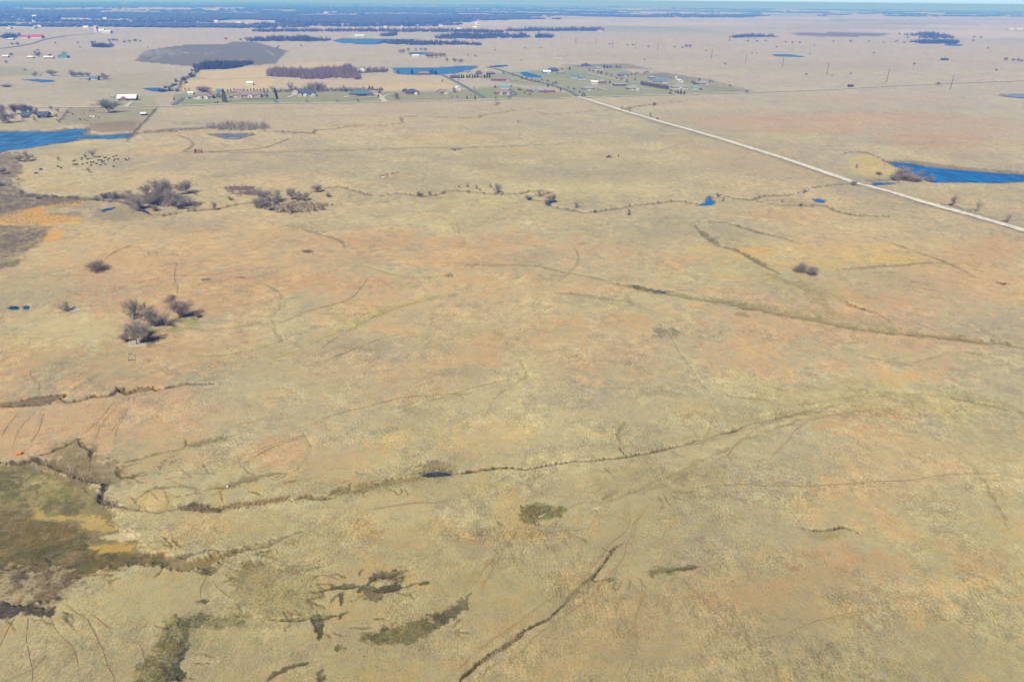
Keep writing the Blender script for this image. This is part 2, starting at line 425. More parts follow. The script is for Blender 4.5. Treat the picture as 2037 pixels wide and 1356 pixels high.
channel([(320, 243), (420, 246), (520, 248)], 3, C(120, 112, 96), 0.6, 0, 0.5)
channel([(660, 252), (680, 247), (710, 248), (735, 251)], 8, C(150, 140, 112), 0.6, 0.2, 0.5)
# left gully with bare banks
area([(-30, 804), (39, 798), (56, 791), (80, 788), (108, 785), (133, 781), (126, 792), (104, 799), (86, 804), (43, 807), (-30, 811)], C(108, 92, 66), 0.85, 0.06, 0.06, gap=0.25, bare=0.6)
channel([(39, 797), (56, 791), (80, 788), (108, 785), (134, 781)], 0.8, C(70, 60, 40), 0.9, 0.7)
channel([(-20, 808), (40, 806), (86, 804), (104, 800)], 0.9, C(84, 74, 46), 0.8, 0.5)
channel([(134, 781), (128, 790), (118, 792), (140, 797), (162, 794), (184, 787), (227, 784), (236, 771), (242, 778), (252, 781), (262, 778), (277, 770), (300, 769), (311, 774), (345, 769), (367, 763), (400, 763), (428, 760)],
        1.3, C(84, 70, 44), 0.92, 1.0, 0.35, 0.3, bare=0.6, wander=0.8)
area([(245, 782), (270, 776), (300, 771), (318, 773), (280, 781), (250, 787)], C(138, 108, 60), 0.75, 0.1, 0.1, bare=0.8)
area([(100, 797), (130, 796), (160, 798), (130, 803)], C(128, 112, 66), 0.5, 0.2)
# stream entering the marsh
channel([(-30, 918), (0, 916), (34, 916), (66, 910), (88, 916), (114, 929), (141, 937), (170, 949), (199, 955), (212, 966), (203, 982), (220, 999), (247, 1010), (285, 1013)], 2.6, C(60, 58, 52), 0.92, 0.7, 0.45, 0.35, speck=0.7, bare=0.4)
channel([(60, 912), (100, 920), (150, 930), (190, 945), (210, 960)], 8, C(122, 112, 84), 0.6, 0.2, 0.5, speck=0.7)
channel([(285, 1013), (345, 1012)], 2.5, C(150, 138, 96), 0.6, 0.3, 0.5, speck=0.6)
channel([(345, 1012), (385, 1008), (430, 1018)], 2.2, C(66, 60, 48), 0.9, 0.5, 0.4, speck=0.5)
channel([(582, 997), (592, 993), (606, 985), (624, 991), (645, 990), (665, 988)], 1.4, C(104, 88, 44), 0.9, 0.6, 0.4, bare=0.7)
channel([(650, 990), (672, 980), (709, 971), (753, 962), (797, 956), (836, 946)], 3.6, C(112, 106, 66), 0.85, 0.5, 0.4, speck=0.8)
channel([(690, 972), (709, 969), (760, 959), (800, 953)], 0.8, C(54, 52, 44), 0.9, 0.4)
channel([(836, 945), (860, 942), (898, 943)], 2.6, C(58, 62, 62), 0.95, 0.7, 0.3)
blob(868, 928, 36, 9, C(104, 100, 74), 0.6, gap=0.6, speck=0.8)
channel([(898, 943), (945, 936), (974, 932), (1003, 929), (1047, 931), (1106, 922), (1165, 914), (1239, 908), (1277, 901), (1321, 892), (1357, 882)], 0.75, C(78, 66, 38), 0.95, 0.6, 0.4, 0.4, wander=0.5, bare=0.5)
channel([(1350, 884), (1430, 861), (1520, 836), (1600, 815), (1650, 797)], 6, C(170, 158, 118), 0.55, 0.2, 0.8, gap=0.3, speck=0.6)
channel([(1350, 884), (1430, 861), (1520, 836), (1600, 815), (1650, 797)], 0.7, C(110, 100, 68), 0.7, 0.3, gap=0.7, wander=1)
channel([(1430, 861), (1445, 858), (1470, 850)], 1.2, C(70, 66, 54), 0.9, 0.4)
channel([(1228, 885), (1237, 897), (1245, 907)], 0.5, C(80, 70, 42), 0.8, 0.2)
# lower-right ditch
channel([(905, 1366), (913, 1356), (947, 1324), (982, 1297), (1015, 1277), (1041, 1256), (1071, 1238), (1091, 1228), (1115, 1206), (1130, 1194), (1145, 1174), (1171, 1151), (1198, 1122), (1221, 1091), (1242, 1076)],
        0.7, C(70, 62, 34), 0.92, 0.3, 0.5, 0.4, wander=0.3, bare=0.6)
area([(1118, 1198), (1140, 1172), (1172, 1148), (1180, 1162), (1165, 1182), (1140, 1196)], C(150, 140, 108), 0.7, 0.1, 0.1, speck=1.0)
# scarp on the right
channel([(1596, 1049), (1620, 1053), (1648, 1052), (1672, 1048), (1690, 1051), (1705, 1060)], 0.7, C(66, 56, 34), 0.95, 0.5, 0.3, 0.3)
area([(1596, 1052), (1648, 1055), (1700, 1056), (1672, 1070), (1630, 1076), (1605, 1066)], C(150, 146, 98), 0.6, 0.2, gap=0.4)
blob(1640, 1070, 14, 4, C(168, 130, 66), 0.7)
blob(1540, 1065, 60, 16, C(176, 168, 140), 0.6)
# gully with red soil right of centre
channel([(1684, 599), (1692, 604), (1705, 610), (1735, 618)], 1.6, C(96, 66, 34), 0.9, 0.8, 0.35)
blob(1690, 606, 8, 3.2, C(176, 130, 66), 0.8)
channel([(1640, 575), (1665, 588), (1684, 600)], 2.5, C(178, 160, 110), 0.6, 0.2)
channel([(1735, 618), (1760, 632), (1775, 645)], 0.8, C(128, 108, 70), 0.6, 0.1)
channel([(1985, 562), (1998, 565)], 1.5, C(70, 56, 38), 0.85, 0.4)
channel([(754, 353), (772, 347), (785, 343), (794, 341)], 3.0, C(112, 82, 46), 0.9, 0.7, 0.35)
blob(800, 349, 26, 4, C(192, 164, 124), 0.7)
blob(790, 358, 50, 5, C(158, 144, 122), 0.6, gap=0.5)
# grassy drains and wheel tracks as soft bands
channel([(900, 525), (985, 527), (1065, 529), (1115, 540), (1180, 552), (1224, 564)], 2.0, C(146, 130, 96), 0.6, 0.1, 0.7)
channel([(1224, 564), (1283, 576), (1318, 582), (1400, 594), (1462, 604), (1556, 623), (1619, 635), (1700, 650), (1775, 659), (1869, 668), (2037, 690), (2080, 696)], 4.2, C(126, 116, 76), 0.72, 0.35, 0.6, gap=0.25)
channel([(1250, 566), (1300, 577), (1330, 584)], 2.0, C(70, 72, 50), 0.8, 0.3)
channel([(1560, 618), (1640, 632), (1720, 645), (1800, 655)], 9, C(160, 150, 104), 0.45, 0, 0.8, gap=0.5)
blob(1698, 650, 17, 4, C(128, 136, 66), 0.8)
channel([(1109, 582), (1177, 589), (1262, 603)], 3, C(132, 122, 88), 0.65, 0.1, 0.7, gap=0.5)
channel([(1380, 448), (1400, 465), (1431, 487), (1460, 495), (1503, 518), (1550, 545)], 2.4, C(112, 102, 68), 0.75, 0.4, 0.6, gap=0.2)
channel([(1550, 545), (1600, 570), (1640, 600), (1660, 620)], 8, C(150, 138, 98), 0.55, 0.2, 0.7, gap=0.5, speck=0.4)
channel([(1400, 438), (1456, 446), (1500, 460), (1550, 471), (1580, 481)], 1.8, C(120, 106, 74), 0.75, 0.3, 0.5, wander=1)
channel([(1659, 537), (1760, 529), (1885, 522)], 2.0, C(140, 124, 84), 0.7, 0.1)
channel([(1760, 479), (1822, 501), (1888, 524), (1941, 552)], 2.2, C(136, 122, 84), 0.7, 0.1, gap=0.4)
channel([(538, 720), (618, 684), (700, 648), (765, 620), (800, 604), (883, 585)], 6.5, C(186, 172, 116), 0.6, 0.2, 0.6, speck=0.55)
channel([(640, 690), (700, 652), (760, 622), (885, 584)], 0.7, C(138, 116, 76), 0.6, 0.15, gap=0.5)
channel([(330, 300), (500, 303), (680, 299), (817, 295), (935, 293), (1080, 288), (1160, 282)], 4.0, C(150, 138, 106), 0.7, 0.1, 0.6)
channel([(600, 455), (645, 468), (668, 474), (682, 482), (686, 492)], 1.6, C(128, 118, 88), 0.7, 0.3, 0.6, speck=0.5)
channel([(560, 445), (610, 452), (650, 462)], 7, C(160, 148, 116), 0.6, 0.1, 0.7, gap=0.4)
channel([(300, 545), (370, 548), (420, 545), (480, 538)], 2.0, C(178, 128, 74), 0.5, 0.1, 0.6)
channel([(380, 570), (420, 560), (470, 553)], 1.4, C(170, 120, 66), 0.6, 0.2, gap=0.4)
channel([(265, 560), (300, 556), (330, 550)], 1.6, C(176, 130, 74), 0.6, 0.1)
blob(478, 552, 12, 2.5, C(104, 100, 86), 0.8)
blob(411, 556, 9, 2, C(96, 84, 62), 0.8)
blob(612, 500, 12, 3.2, C(116, 92, 62), 0.9, soft=0.12, warp=0.1, gap=0)
blob(893, 547, 9, 3, C(116, 106, 72), 0.8)
blob(1477, 626, 14, 4, C(142, 120, 66), 0.7)
blob(1266, 578, 6, 2, C(150, 138, 76), 0.7)
channel([(1112, 560), (1145, 530), (1150, 510), (1143, 494)], 0.9, C(150, 132, 104), 0.6)
blob(1325, 662, 24, 9, C(126, 122, 98), 0.7, gap=0.7, speck=0.8)
blob(1650, 795, 6, 2.5, C(62, 52, 40), 0.9, soft=0.15, gap=0)
blob(1553, 788, 5, 1.6, C(70, 58, 40), 0.9, gap=0)
channel([(1890, 790), (1925, 795), (1970, 805), (2020, 818)], 1.6, C(84, 82, 60), 0.8, 0.3, 0.5, gap=0.4, speck=0.6)
channel([(1880, 790), (1950, 798), (2060, 822)], 7, C(152, 146, 108), 0.5, 0.1, 0.7, gap=0.4, speck=0.6)
blob(1600, 810, 160, 18, C(170, 160, 116), 0.4)
# dark wet hollows near the bottom
channel([(540, 1231), (580, 1229), (625, 1227), (650, 1225), (673, 1224)], 1.3, C(76, 74, 48), 0.92, 0.2, 0.35, 0.4, bare=0.3)
channel([(630, 1226), (632, 1245), (631, 1262)], 1.5, C(76, 74, 46), 0.92, 0.2, 0.35, 0.4)
channel([(638, 1176), (660, 1172), (690, 1166), (724, 1164)], 1.2, C(78, 74, 48), 0.92, 0.2, 0.35, 0.4)
blob(640, 1180, 7, 12, C(78, 76, 50), 0.9, soft=0.2, gap=0.1)
channel([(728, 1160), (745, 1148), (775, 1142), (808, 1134)], 1.5, C(82, 78, 52), 0.88, 0.2, 0.4, 0.4)
blob(740, 1176, 24, 13, C(70, 72, 50), 0.88, soft=0.25, gap=0.3, speck=0.6)
channel([(745, 1174), (775, 1170), (802, 1166)], 1.7, C(66, 66, 50), 0.9, 0.2, 0.4, 0.4)
channel([(830, 1161), (849, 1157)], 0.9, C(80, 74, 48), 0.85, 0.1)
area([(850, 1220), (875, 1220), (912, 1198), (936, 1182), (930, 1210), (885, 1244), (868, 1236)], C(64, 66, 58), 0.9, 0.12, 0.12, gap=0.2, speck=0.4)
area([(715, 1268), (770, 1248), (850, 1228), (880, 1242), (840, 1266), (820, 1280), (740, 1284)], C(112, 108, 66), 0.75, 0.15, 0.12, gap=0.3, speck=0.9)
blob(748, 1270, 20, 13, C(66, 66, 48), 0.85, soft=0.25, gap=0.3)
blob(680, 1288, 13, 5, C(72, 72, 48), 0.85, soft=0.25, gap=0.2)
channel([(520, 1366), (540, 1346), (565, 1332), (586, 1321), (616, 1315)], 1.2, C(80, 78, 54), 0.85, 0.15, 0.5, 0.4)
blob(639, 1346, 8, 16, C(76, 66, 46), 0.85, soft=0.3, gap=0.5)
channel([(380, 1262), (372, 1275), (362, 1295), (348, 1320), (346, 1340), (356, 1362)], 2.6, C(60, 62, 48), 0.92, 0.2, 0.4, 0.4)
area([(320, 1250), (350, 1225), (420, 1222), (480, 1225), (490, 1240), (420, 1245), (385, 1252), (340, 1310), (330, 1360), (250, 1360), (290, 1320), (310, 1290)], C(130, 126, 86), 0.5, 0.2, speck=1.0)
blob(402, 1196, 12, 5, C(70, 74, 50), 0.9, soft=0.25, gap=0.1)
blob(574, 1136, 26, 6, C(84, 82, 62), 0.8, soft=0.35, gap=0.3)
area([(440, 1130), (540, 1110), (640, 1150), (630, 1225), (540, 1228), (470, 1200)], C(150, 142, 104), 0.45, 0.25, speck=0.75)
blob(1316, 1136, 26, 9, C(112, 108, 62), 0.8, soft=0.3, gap=0.3)
channel([(1330, 1134), (1365, 1129), (1390, 1125)], 1.2, C(84, 78, 54), 0.85, 0.1, 0.5)
blob(1213, 1152, 10, 4, C(96, 92, 56), 0.7)
area([(1034, 1016), (1050, 1004), (1080, 1004), (1125, 1012), (1120, 1022), (1085, 1034), (1050, 1042), (1036, 1032)], C(122, 120, 58), 0.8, 0.12, 0.15, gap=0.3, speck=0.5)
blob(1058, 1013, 18, 7, C(92, 96, 60), 0.75)
area([(890, 1066), (950, 1050), (1040, 1045), (1160, 1050), (1120, 1075), (1010, 1082), (930, 1086)], C(170, 152, 112), 0.4, 0.2, speck=0.8)
area([(95, 888), (150, 872), (160, 876), (185, 895), (180, 930), (120, 915)], C(128, 122, 82), 0.55, 0.15, speck=0.4)
channel([(80, 905), (120, 890), (150, 875), (158, 869)], 0.8, C(66, 58, 36), 0.9, 0.4)
channel([(156, 870), (163, 885), (178, 893), (184, 893), (178, 915)], 0.8, C(80, 70, 42), 0.85, 0.4)
channel([(235, 920), (275, 912), (295, 905), (330, 897), (365, 890), (371, 872)], 0.9, C(104, 94, 58), 0.75, 0.3, 0.6, gap=0.3)
channel([(233, 925), (236, 945), (245, 950)], 1.4, C(96, 88, 54), 0.8, 0.2)
channel([(370, 885), (400, 882), (430, 874), (460, 866)], 1.8, C(120, 110, 66), 0.55, 0.1, 0.7, gap=0.5)
channel([(390, 980), (420, 968), (455, 962), (500, 950), (560, 938)], 2.2, C(126, 116, 74), 0.65, 0.2, 0.6, gap=0.4, speck=0.5)
channel([(275, 990), (310, 970), (385, 968), (392, 978), (350, 988)], 0.8, C(110, 98, 62), 0.7, 0.1, gap=0.3)
channel([(340, 1104), (372, 1104), (385, 1100), (430, 1090)], 1.0, C(96, 88, 78), 0.8, 0.5)
channel([(430, 1095), (470, 1092), (520, 1088), (560, 1070), (600, 1055)], 1.0, C(92, 88, 54), 0.75, 0.2, 0.5, gap=0.3)
channel([(400, 1126), (420, 1138), (432, 1128), (440, 1118)], 1.4, C(92, 88, 60), 0.7, 0.2)
blob(440, 1105, 40, 8, C(120, 104, 56), 0.6)

# --- lawns, hayfields, dark pasture around the houses ---------------------
LAWN, PAST = C(138, 158, 98), C(158, 152, 116)
area([(340, 187), (430, 184), (560, 182), (700, 181), (760, 183), (900, 182), (1000, 170), (1130, 186), (1140, 194), (960, 197), (760, 203), (545, 205), (345, 209)], C(146, 150, 106), 0.9, 0.02, 0.02, gap=0.2)
for b in [(420, 203, 70, 3), (500, 201, 40, 3), (665, 202, 30, 3), (730, 199, 36, 3.5), (960, 185, 24, 10), (1065, 192, 40, 3), (1000, 193, 28, 3), (1220, 188, 60, 4), (1130, 148, 60, 7), (1300, 150, 30, 5), (1180, 133, 40, 3), (380, 187, 22, 3)]:
    blob(*b, LAWN, 0.75, gap=0.2)
area([(215, 192), (236, 188), (308, 192), (312, 212), (215, 213)], C(160, 162, 114), 0.8, 0.05, 0.03)
area([(140, 215), (312, 214), (288, 240), (270, 250), (150, 248), (118, 243)], C(148, 144, 108), 0.75, 0.06, 0.05, gap=0.3)
area([(170, 247), (285, 240), (272, 262), (200, 264), (180, 258)], C(140, 120, 96), 0.7, 0.1, 0.08, bare=0.4)
area([(0, 240), (115, 236), (112, 246), (0, 252)], C(178, 172, 118), 0.7, 0.1)
area([(930, 150), (1035, 144), (1150, 130), (1210, 128), (1260, 145), (1330, 150), (1440, 172), (1490, 182), (1384, 187), (1160, 194), (1100, 172), (1000, 166)], C(148, 154, 112), 0.85, 0.02, 0.02, gap=0.25)
area([(1110, 129), (1250, 127), (1300, 138), (1190, 136)], C(132, 132, 112), 0.75, 0.04, 0)
area([(1275, 149), (1320, 144), (1420, 160), (1340, 158)], C(134, 130, 118), 0.8, 0.04, 0)
area([(1335, 158), (1420, 160), (1500, 182), (1440, 184)], C(146, 146, 120), 0.6, 0.06, 0.03)
area([(278, 110), (289, 101), (332, 94), (373, 89), (452, 88), (460, 83), (505, 83), (573, 102), (561, 112), (548, 128), (500, 130), (400, 134), (352, 130), (268, 122)], C(114, 115, 97), 0.92, 0.004, 0.0, bare=0.3)
area([(215, 150), (350, 140), (345, 180), (230, 178)], C(172, 168, 128), 0.6, 0.1, 0.08)
area([(120, 160), (240, 158), (260, 175), (130, 178)], C(160, 162, 118), 0.5, 0.1, 0.1)
area([(-60, 138), (40, 132), (80, 142), (60, 150), (0, 153), (-60, 154)], C(148, 160, 112), 0.75, 0.05, 0.05)
area([(-60, 120), (200, 118), (350, 140), (340, 205), (-60, 212)], C(182, 174, 142), 0.45, 0.05, 0.05, gap=0.3)
HAY = C(216, 192, 140)
area([(350, 181), (370, 158), (457, 159), (544, 156), (546, 174), (500, 180), (430, 181)], HAY, 0.8, 0.02, 0.02)
area([(384, 150), (399, 142), (487, 135), (560, 130), (700, 122), (700, 130), (545, 139), (542, 153), (438, 157)], HAY, 0.75, 0.03, 0.03)
area([(547, 155), (600, 156), (700, 160), (780, 150), (870, 150), (905, 172), (780, 180), (600, 174), (547, 173)], C(206, 186, 146), 0.7, 0.03, 0.03, gap=0.2)
area([(690, 174), (760, 169), (905, 169), (920, 176), (760, 180), (690, 179)], HAY, 0.7, 0.05, 0.02)
area([(-20, 215), (312, 214), (400, 211), (460, 207), (1146, 196), (1230, 216), (1100, 240), (700, 262), (350, 240), (300, 246), (310, 216)], C(196, 180, 142), 0.35, 0.05, 0.05)
area([(1500, 300), (1600, 326), (1690, 356), (1640, 362), (1400, 340), (1300, 260)], C(190, 166, 134), 0.4, 0.1)
area([(1690, 312), (1730, 303), (1765, 322), (1800, 345), (1740, 352), (1700, 345)], C(206, 184, 124), 0.75, 0.06, 0.06)
area([(1766, 318), (1830, 322), (1920, 334), (2060, 344), (2060, 352), (1900, 341), (1815, 327)], C(140, 126, 108), 0.75, 0.08, 0.05)
channel([(1672, 309), (1690, 303), (1715, 302), (1740, 310), (1762, 320)], 2.5, C(120, 104, 78), 0.8, 0.4)
channel([(1705, 360), (1760, 358), (1810, 357)], 3.0, C(110, 100, 72), 0.7, 0.2, gap=0.3)
channel([(1870, 405), (1905, 412), (1950, 426), (2000, 440), (2037, 446)], 3.0, C(120, 116, 92), 0.7, 0.4, 0.5)
channel([(352, 182), (366, 160), (386, 150), (400, 130)], 6, C(96, 94, 72), 0.8, 0, 0.5)
channel([(312, 214), (290, 240), (266, 267), (250, 285)], 3.0, C(110, 104, 78), 0.7, 0, 0.5)
channel([(140, 215), (128, 230), (117, 245)], 4, C(118, 116, 80), 0.7, 0, 0.6)
blob(903, 297, 16, 2, C(120, 108, 78), 0.85)
channel([(1505, 184), (1440, 170), (1330, 150), (1250, 128)], 3, C(150, 140, 120), 0.6)

for q in [(335, 655, 26, 5), (372, 640, 30, 6), (300, 660, 14, 4)]:
    blob(*q, C(142, 148, 84), 0.65, gap=0.4)
for q in [(930, 640, 120, 26), (560, 780, 120, 26), (1400, 720, 60, 30), (1000, 790, 60, 20), (640, 620, 60, 14), (1180, 600, 120, 10), (1300, 800, 80, 16), (850, 1020, 120, 16), (1500, 900, 80, 30), (430, 680, 60, 20), (1650, 700, 120, 16)]:
    blob(*q, C(192, 180, 142), 0.5, gap=0.6, speck=0.4)
# --- swales draining the mid pasture, and faint drains far off
for t, w in [([(1318, 640), (1345, 690), (1365, 720), (1392, 762), (1418, 800), (1412, 850), (1395, 900)], 2.6), ([(1040, 715), (1046, 745), (1020, 765), (985, 790), (960, 830)], 4.0), ([(612, 858), (620, 885), (612, 905), (596, 925), (575, 940)], 2.2),
             ([(780, 818), (840, 800), (900, 785), (1000, 765)], 5.0), ([(380, 700), (440, 705), (520, 690), (600, 660)], 6.0), ([(1260, 830), (1230, 860), (1235, 885)], 3.0), ([(1130, 300), (1180, 330), (1150, 370)], 5.0), ([(1440, 780), (1560, 800), (1650, 795), (1760, 780), (1880, 790)], 5.5),
             ([(1180, 1000), (1260, 975), (1340, 940), (1420, 905), (1500, 870), (1600, 830)], 5.0), ([(520, 560), (560, 590), (540, 640), (560, 680)], 4.0), ([(700, 520), (800, 548), (900, 548)], 4.0), ([(300, 640), (420, 655), (520, 640)], 5.0), ([(1700, 700), (1800, 720), (1920, 700), (2040, 735)], 5.0), ([(1900, 880), (1960, 960), (2000, 1050)], 4.0)]:
    channel(t, w, C(196, 182, 140), 0.5, 0.12, 0.8, 0.4, speck=0.5, gap=0.4, wander=2.0, halo=0.2)
    channel(t, w * 0.22, C(132, 120, 84), 0.5, 0.1, 0.8, 0.4, gap=0.7, wander=2.0, halo=0)
for t, w in [([(1370, 101), (1440, 103), (1470, 105)], 8), ([(1400, 122), (1480, 127), (1560, 129), (1700, 126)], 7), ([(1540, 149), (1600, 150), (1660, 147)], 5), ([(1880, 165), (1930, 152), (1982, 143)], 5), ([(1505, 203), (1600, 202), (1760, 198), (1790, 196)], 5), ([(1240, 115), (1330, 118), (1420, 116)], 8),
             ([(1820, 118), (1880, 121), (1950, 118)], 7), ([(1060, 108), (1120, 112), (1210, 105)], 7), ([(690, 97), (760, 101), (860, 99)], 8), ([(600, 118), (660, 121), (770, 112)], 6), ([(20, 168), (80, 172), (150, 165), (220, 170)], 5), ([(60, 190), (140, 186), (210, 188)], 4), ([(1700, 222), (1790, 226), (1870, 224)], 4), ([(1180, 262), (1260, 268), (1340, 272)], 4),
             ([(460, 318), (560, 322), (660, 316)], 4), ([(860, 325), (960, 330), (1040, 322)], 4), ([(560, 228), (640, 232), (720, 226)], 5), ([(1440, 225), (1520, 236), (1600, 240)], 5), ([(360, 345), (420, 350), (480, 346)], 3), ([(900, 260), (1000, 268), (1060, 262)], 5)]:
    channel(t, w, C(158, 148, 122), 0.45, 0.0, 0.8, 0.4, gap=0.4, wander=w, halo=0)
for q in [(1650, 130, 200, 10), (1300, 110, 160, 6), (1850, 215, 150, 8), (900, 105, 120, 5), (200, 105, 150, 8), (1500, 220, 180, 8), (1200, 340, 200, 14), (700, 330, 200, 12), (1450, 330, 120, 20)]:
    blob(*q, C(178, 168, 142), 0.5, gap=0.5)
for q in [(1750, 200, 200, 8), (1950, 250, 100, 12), (1500, 250, 120, 8), (1350, 205, 120, 5)]:
    blob(*q, C(200, 168, 138), 0.5, gap=0.4)
for t in ([(300, 120), (330, 110), (385, 104), (420, 108)], [(405, 112), (425, 104), (440, 100)], [(515, 98), (535, 104), (545, 112)], [(430, 122), (470, 118), (500, 120)]):
    channel(t, 4.5, C(184, 172, 144), 0.6, 0, 0.8, 0.3, halo=0, gap=0.4)
# --- mottled covers over the marsh and the wet hollows
mottle([(-60, 940), (60, 935), (120, 945), (170, 965), (200, 995), (150, 1020), (60, 1000), (-60, 1005)], [C(156, 146, 98), C(178, 164, 114), C(122, 116, 70), C(110, 104, 74)], 0.75, 0.06, 0.1, 5.0, 1)
mottle([(-60, 1120), (60, 1110), (170, 1125), (165, 1148), (128, 1188), (100, 1200), (-60, 1192)], [C(124, 108, 82), C(164, 148, 112), C(88, 78, 64), C(182, 166, 130)], 0.75, 0.05, 0.1, 4.0, 2)
mottle([(200, 1100), (290, 1098), (345, 1112), (330, 1126), (215, 1122), (170, 1140), (140, 1120)], [C(112, 102, 62), C(134, 124, 78), C(86, 80, 52)], 0.7, 0.06, 0.1, 4.0, 3)
mottle([(50, 1040), (150, 1040), (200, 1085), (180, 1105), (60, 1120), (-40, 1110), (-40, 1050)], [C(118, 102, 62), C(104, 94, 58), C(142, 122, 74), C(92, 90, 52)], 0.65, 0.15, 0.15, 7.0, 4)
mottle([(-40, 305), (28, 306), (44, 335), (28, 352), (24, 380), (60, 386), (170, 392), (165, 402), (80, 412), (-40, 430)], [C(144, 130, 112), C(172, 156, 124), C(116, 100, 92), C(128, 116, 98)], 0.8, 0.05, 0.1, 11.0, 5)
mottle([(-40, 450), (100, 450), (90, 472), (60, 497), (20, 530), (-40, 545)], [C(150, 136, 112), C(182, 164, 122), C(120, 106, 94)], 0.75, 0.08, 0.12, 9.0, 6)
mottle([(715, 1268), (770, 1248), (850, 1228), (880, 1242), (840, 1266), (820, 1280), (740, 1284)], [C(118, 112, 70), C(86, 84, 54), C(150, 140, 92)], 0.7, 0.06, 0.12, 2.2, 7)
mottle([(320, 1250), (350, 1225), (420, 1222), (490, 1226), (480, 1240), (420, 1246), (385, 1254), (345, 1310), (330, 1365), (250, 1365), (300, 1300)], [C(146, 138, 94), C(112, 108, 70), C(168, 154, 108), C(94, 92, 60)], 0.55, 0.08, 0.12, 2.2, 8)
mottle([(440, 1128), (540, 1108), (640, 1150), (632, 1225), (540, 1230), (470, 1205)], [C(164, 152, 108), C(126, 118, 82), C(180, 164, 116)], 0.5, 0.15, 0.15, 2.6, 9)
mottle([(640, 985), (700, 966), (800, 948), (905, 925), (905, 950), (800, 965), (700, 985)], [C(150, 140, 92), C(112, 106, 68), C(176, 162, 112)], 0.45, 0.1, 0.12, 2.4, 10)
mottle([(1200, 940), (1300, 925), (1450, 920), (1460, 950), (1330, 990), (1220, 985)], [C(172, 158, 120), C(142, 130, 104), C(188, 172, 124)], 0.5, 0.2, 0.2, 4.0, 11)
mottle([(1480, 755), (1700, 765), (1900, 785), (2040, 815), (1900, 830), (1650, 800), (1480, 800)], [C(194, 180, 134), C(160, 148, 108), C(206, 190, 142)], 0.5, 0.15, 0.2, 6.0, 12)
mottle([(900, 1058), (1040, 1045), (1160, 1050), (1110, 1078), (1000, 1084), (910, 1084)], [C(176, 160, 122), C(140, 124, 98), C(204, 172, 116)], 0.5, 0.15, 0.2, 2.6, 13)
# rivulets feeding the wet ground, each a short wandering thread
_rr = random.Random(31)
def rivulets(cx, cy, rx, ry, n, length, col, w=0.45, toward=None):
    for k in range(n):
        a = _rr.uniform(0, 6.283)
        x, y = cx + rx * math.cos(a), cy + ry * math.sin(a)
        d = a + _rr.uniform(-0.5, 0.5) if toward is None else toward + _rr.uniform(-0.6, 0.6)
        pts = [(x, y)]
        for s_ in range(_rr.randint(3, 5)):
            d += _rr.uniform(-0.55, 0.55)
            L = length * _rr.uniform(0.6, 1.3)
            x, y = x + L * math.cos(d), y + L * 0.62 * math.sin(d)
            pts.append((x, y))
        channel(pts, w * _rr.uniform(0.6, 1.3), col, _rr.uniform(0.45, 0.85), 0.12, 0.7, 0.5, gap=0.35, wander=0.5, halo=0.25)
DK = C(88, 82, 54)
rivulets(60, 1215, 70, 12, 9, 13, C(78, 70, 50), 0.4, 1.4)
rivulets(360, 1290, 30, 45, 16, 11, DK)
rivulets(540, 1170, 80, 45, 22, 12, C(104, 98, 66), 0.4)
rivulets(730, 1165, 70, 18, 12, 9, DK)
rivulets(820, 1250, 80, 22, 14, 9, DK, 0.4)
rivulets(630, 1240, 50, 18, 8, 8, DK, 0.4)
rivulets(150, 935, 100, 25, 14, 12, C(84, 76, 50), 0.5)
rivulets(260, 950, 60, 35, 12, 14, C(110, 100, 64), 0.45)
rivulets(400, 1105, 110, 14, 14, 13, C(96, 88, 56), 0.45)
rivulets(1060, 1060, 90, 14, 14, 9, C(132, 112, 84), 0.35)
rivulets(1240, 1120, 40, 30, 8, 10, C(120, 106, 70), 0.3)
rivulets(1280, 960, 80, 24, 12, 12, C(140, 124, 92), 0.4)
rivulets(460, 960, 90, 16, 12, 12, C(114, 104, 66), 0.45)
rivulets(780, 955, 80, 14, 10, 9, C(110, 104, 66), 0.45)
rivulets(70, 1150, 70, 25, 12, 11, C(76, 66, 50), 0.5)
# trodden ground beside the paths
for t in TRAILS:
    channel(t, 0.9, C(160, 138, 98), 0.3, 0.0, 0.8, 0.3, gap=0.6, halo=0)
# verges and ditches of the gravel road
ROAD_PTS = [(1150, 193), (1308, 240), (1449, 280), (1579, 321), (1700, 362), (1837, 401), (1963, 436), (2140, 488)]
channel(ROAD_PTS, 17, C(168, 158, 124), 0.55, 0.25, 0.5, 0.1, halo=0, wvar=0.3, gap=0.4)
channel([(x + 6, y + 6) for x, y in ROAD_PTS], 2.6, C(142, 132, 96), 0.5, 0.2, 0.6, 0.2, halo=0, gap=0.4)

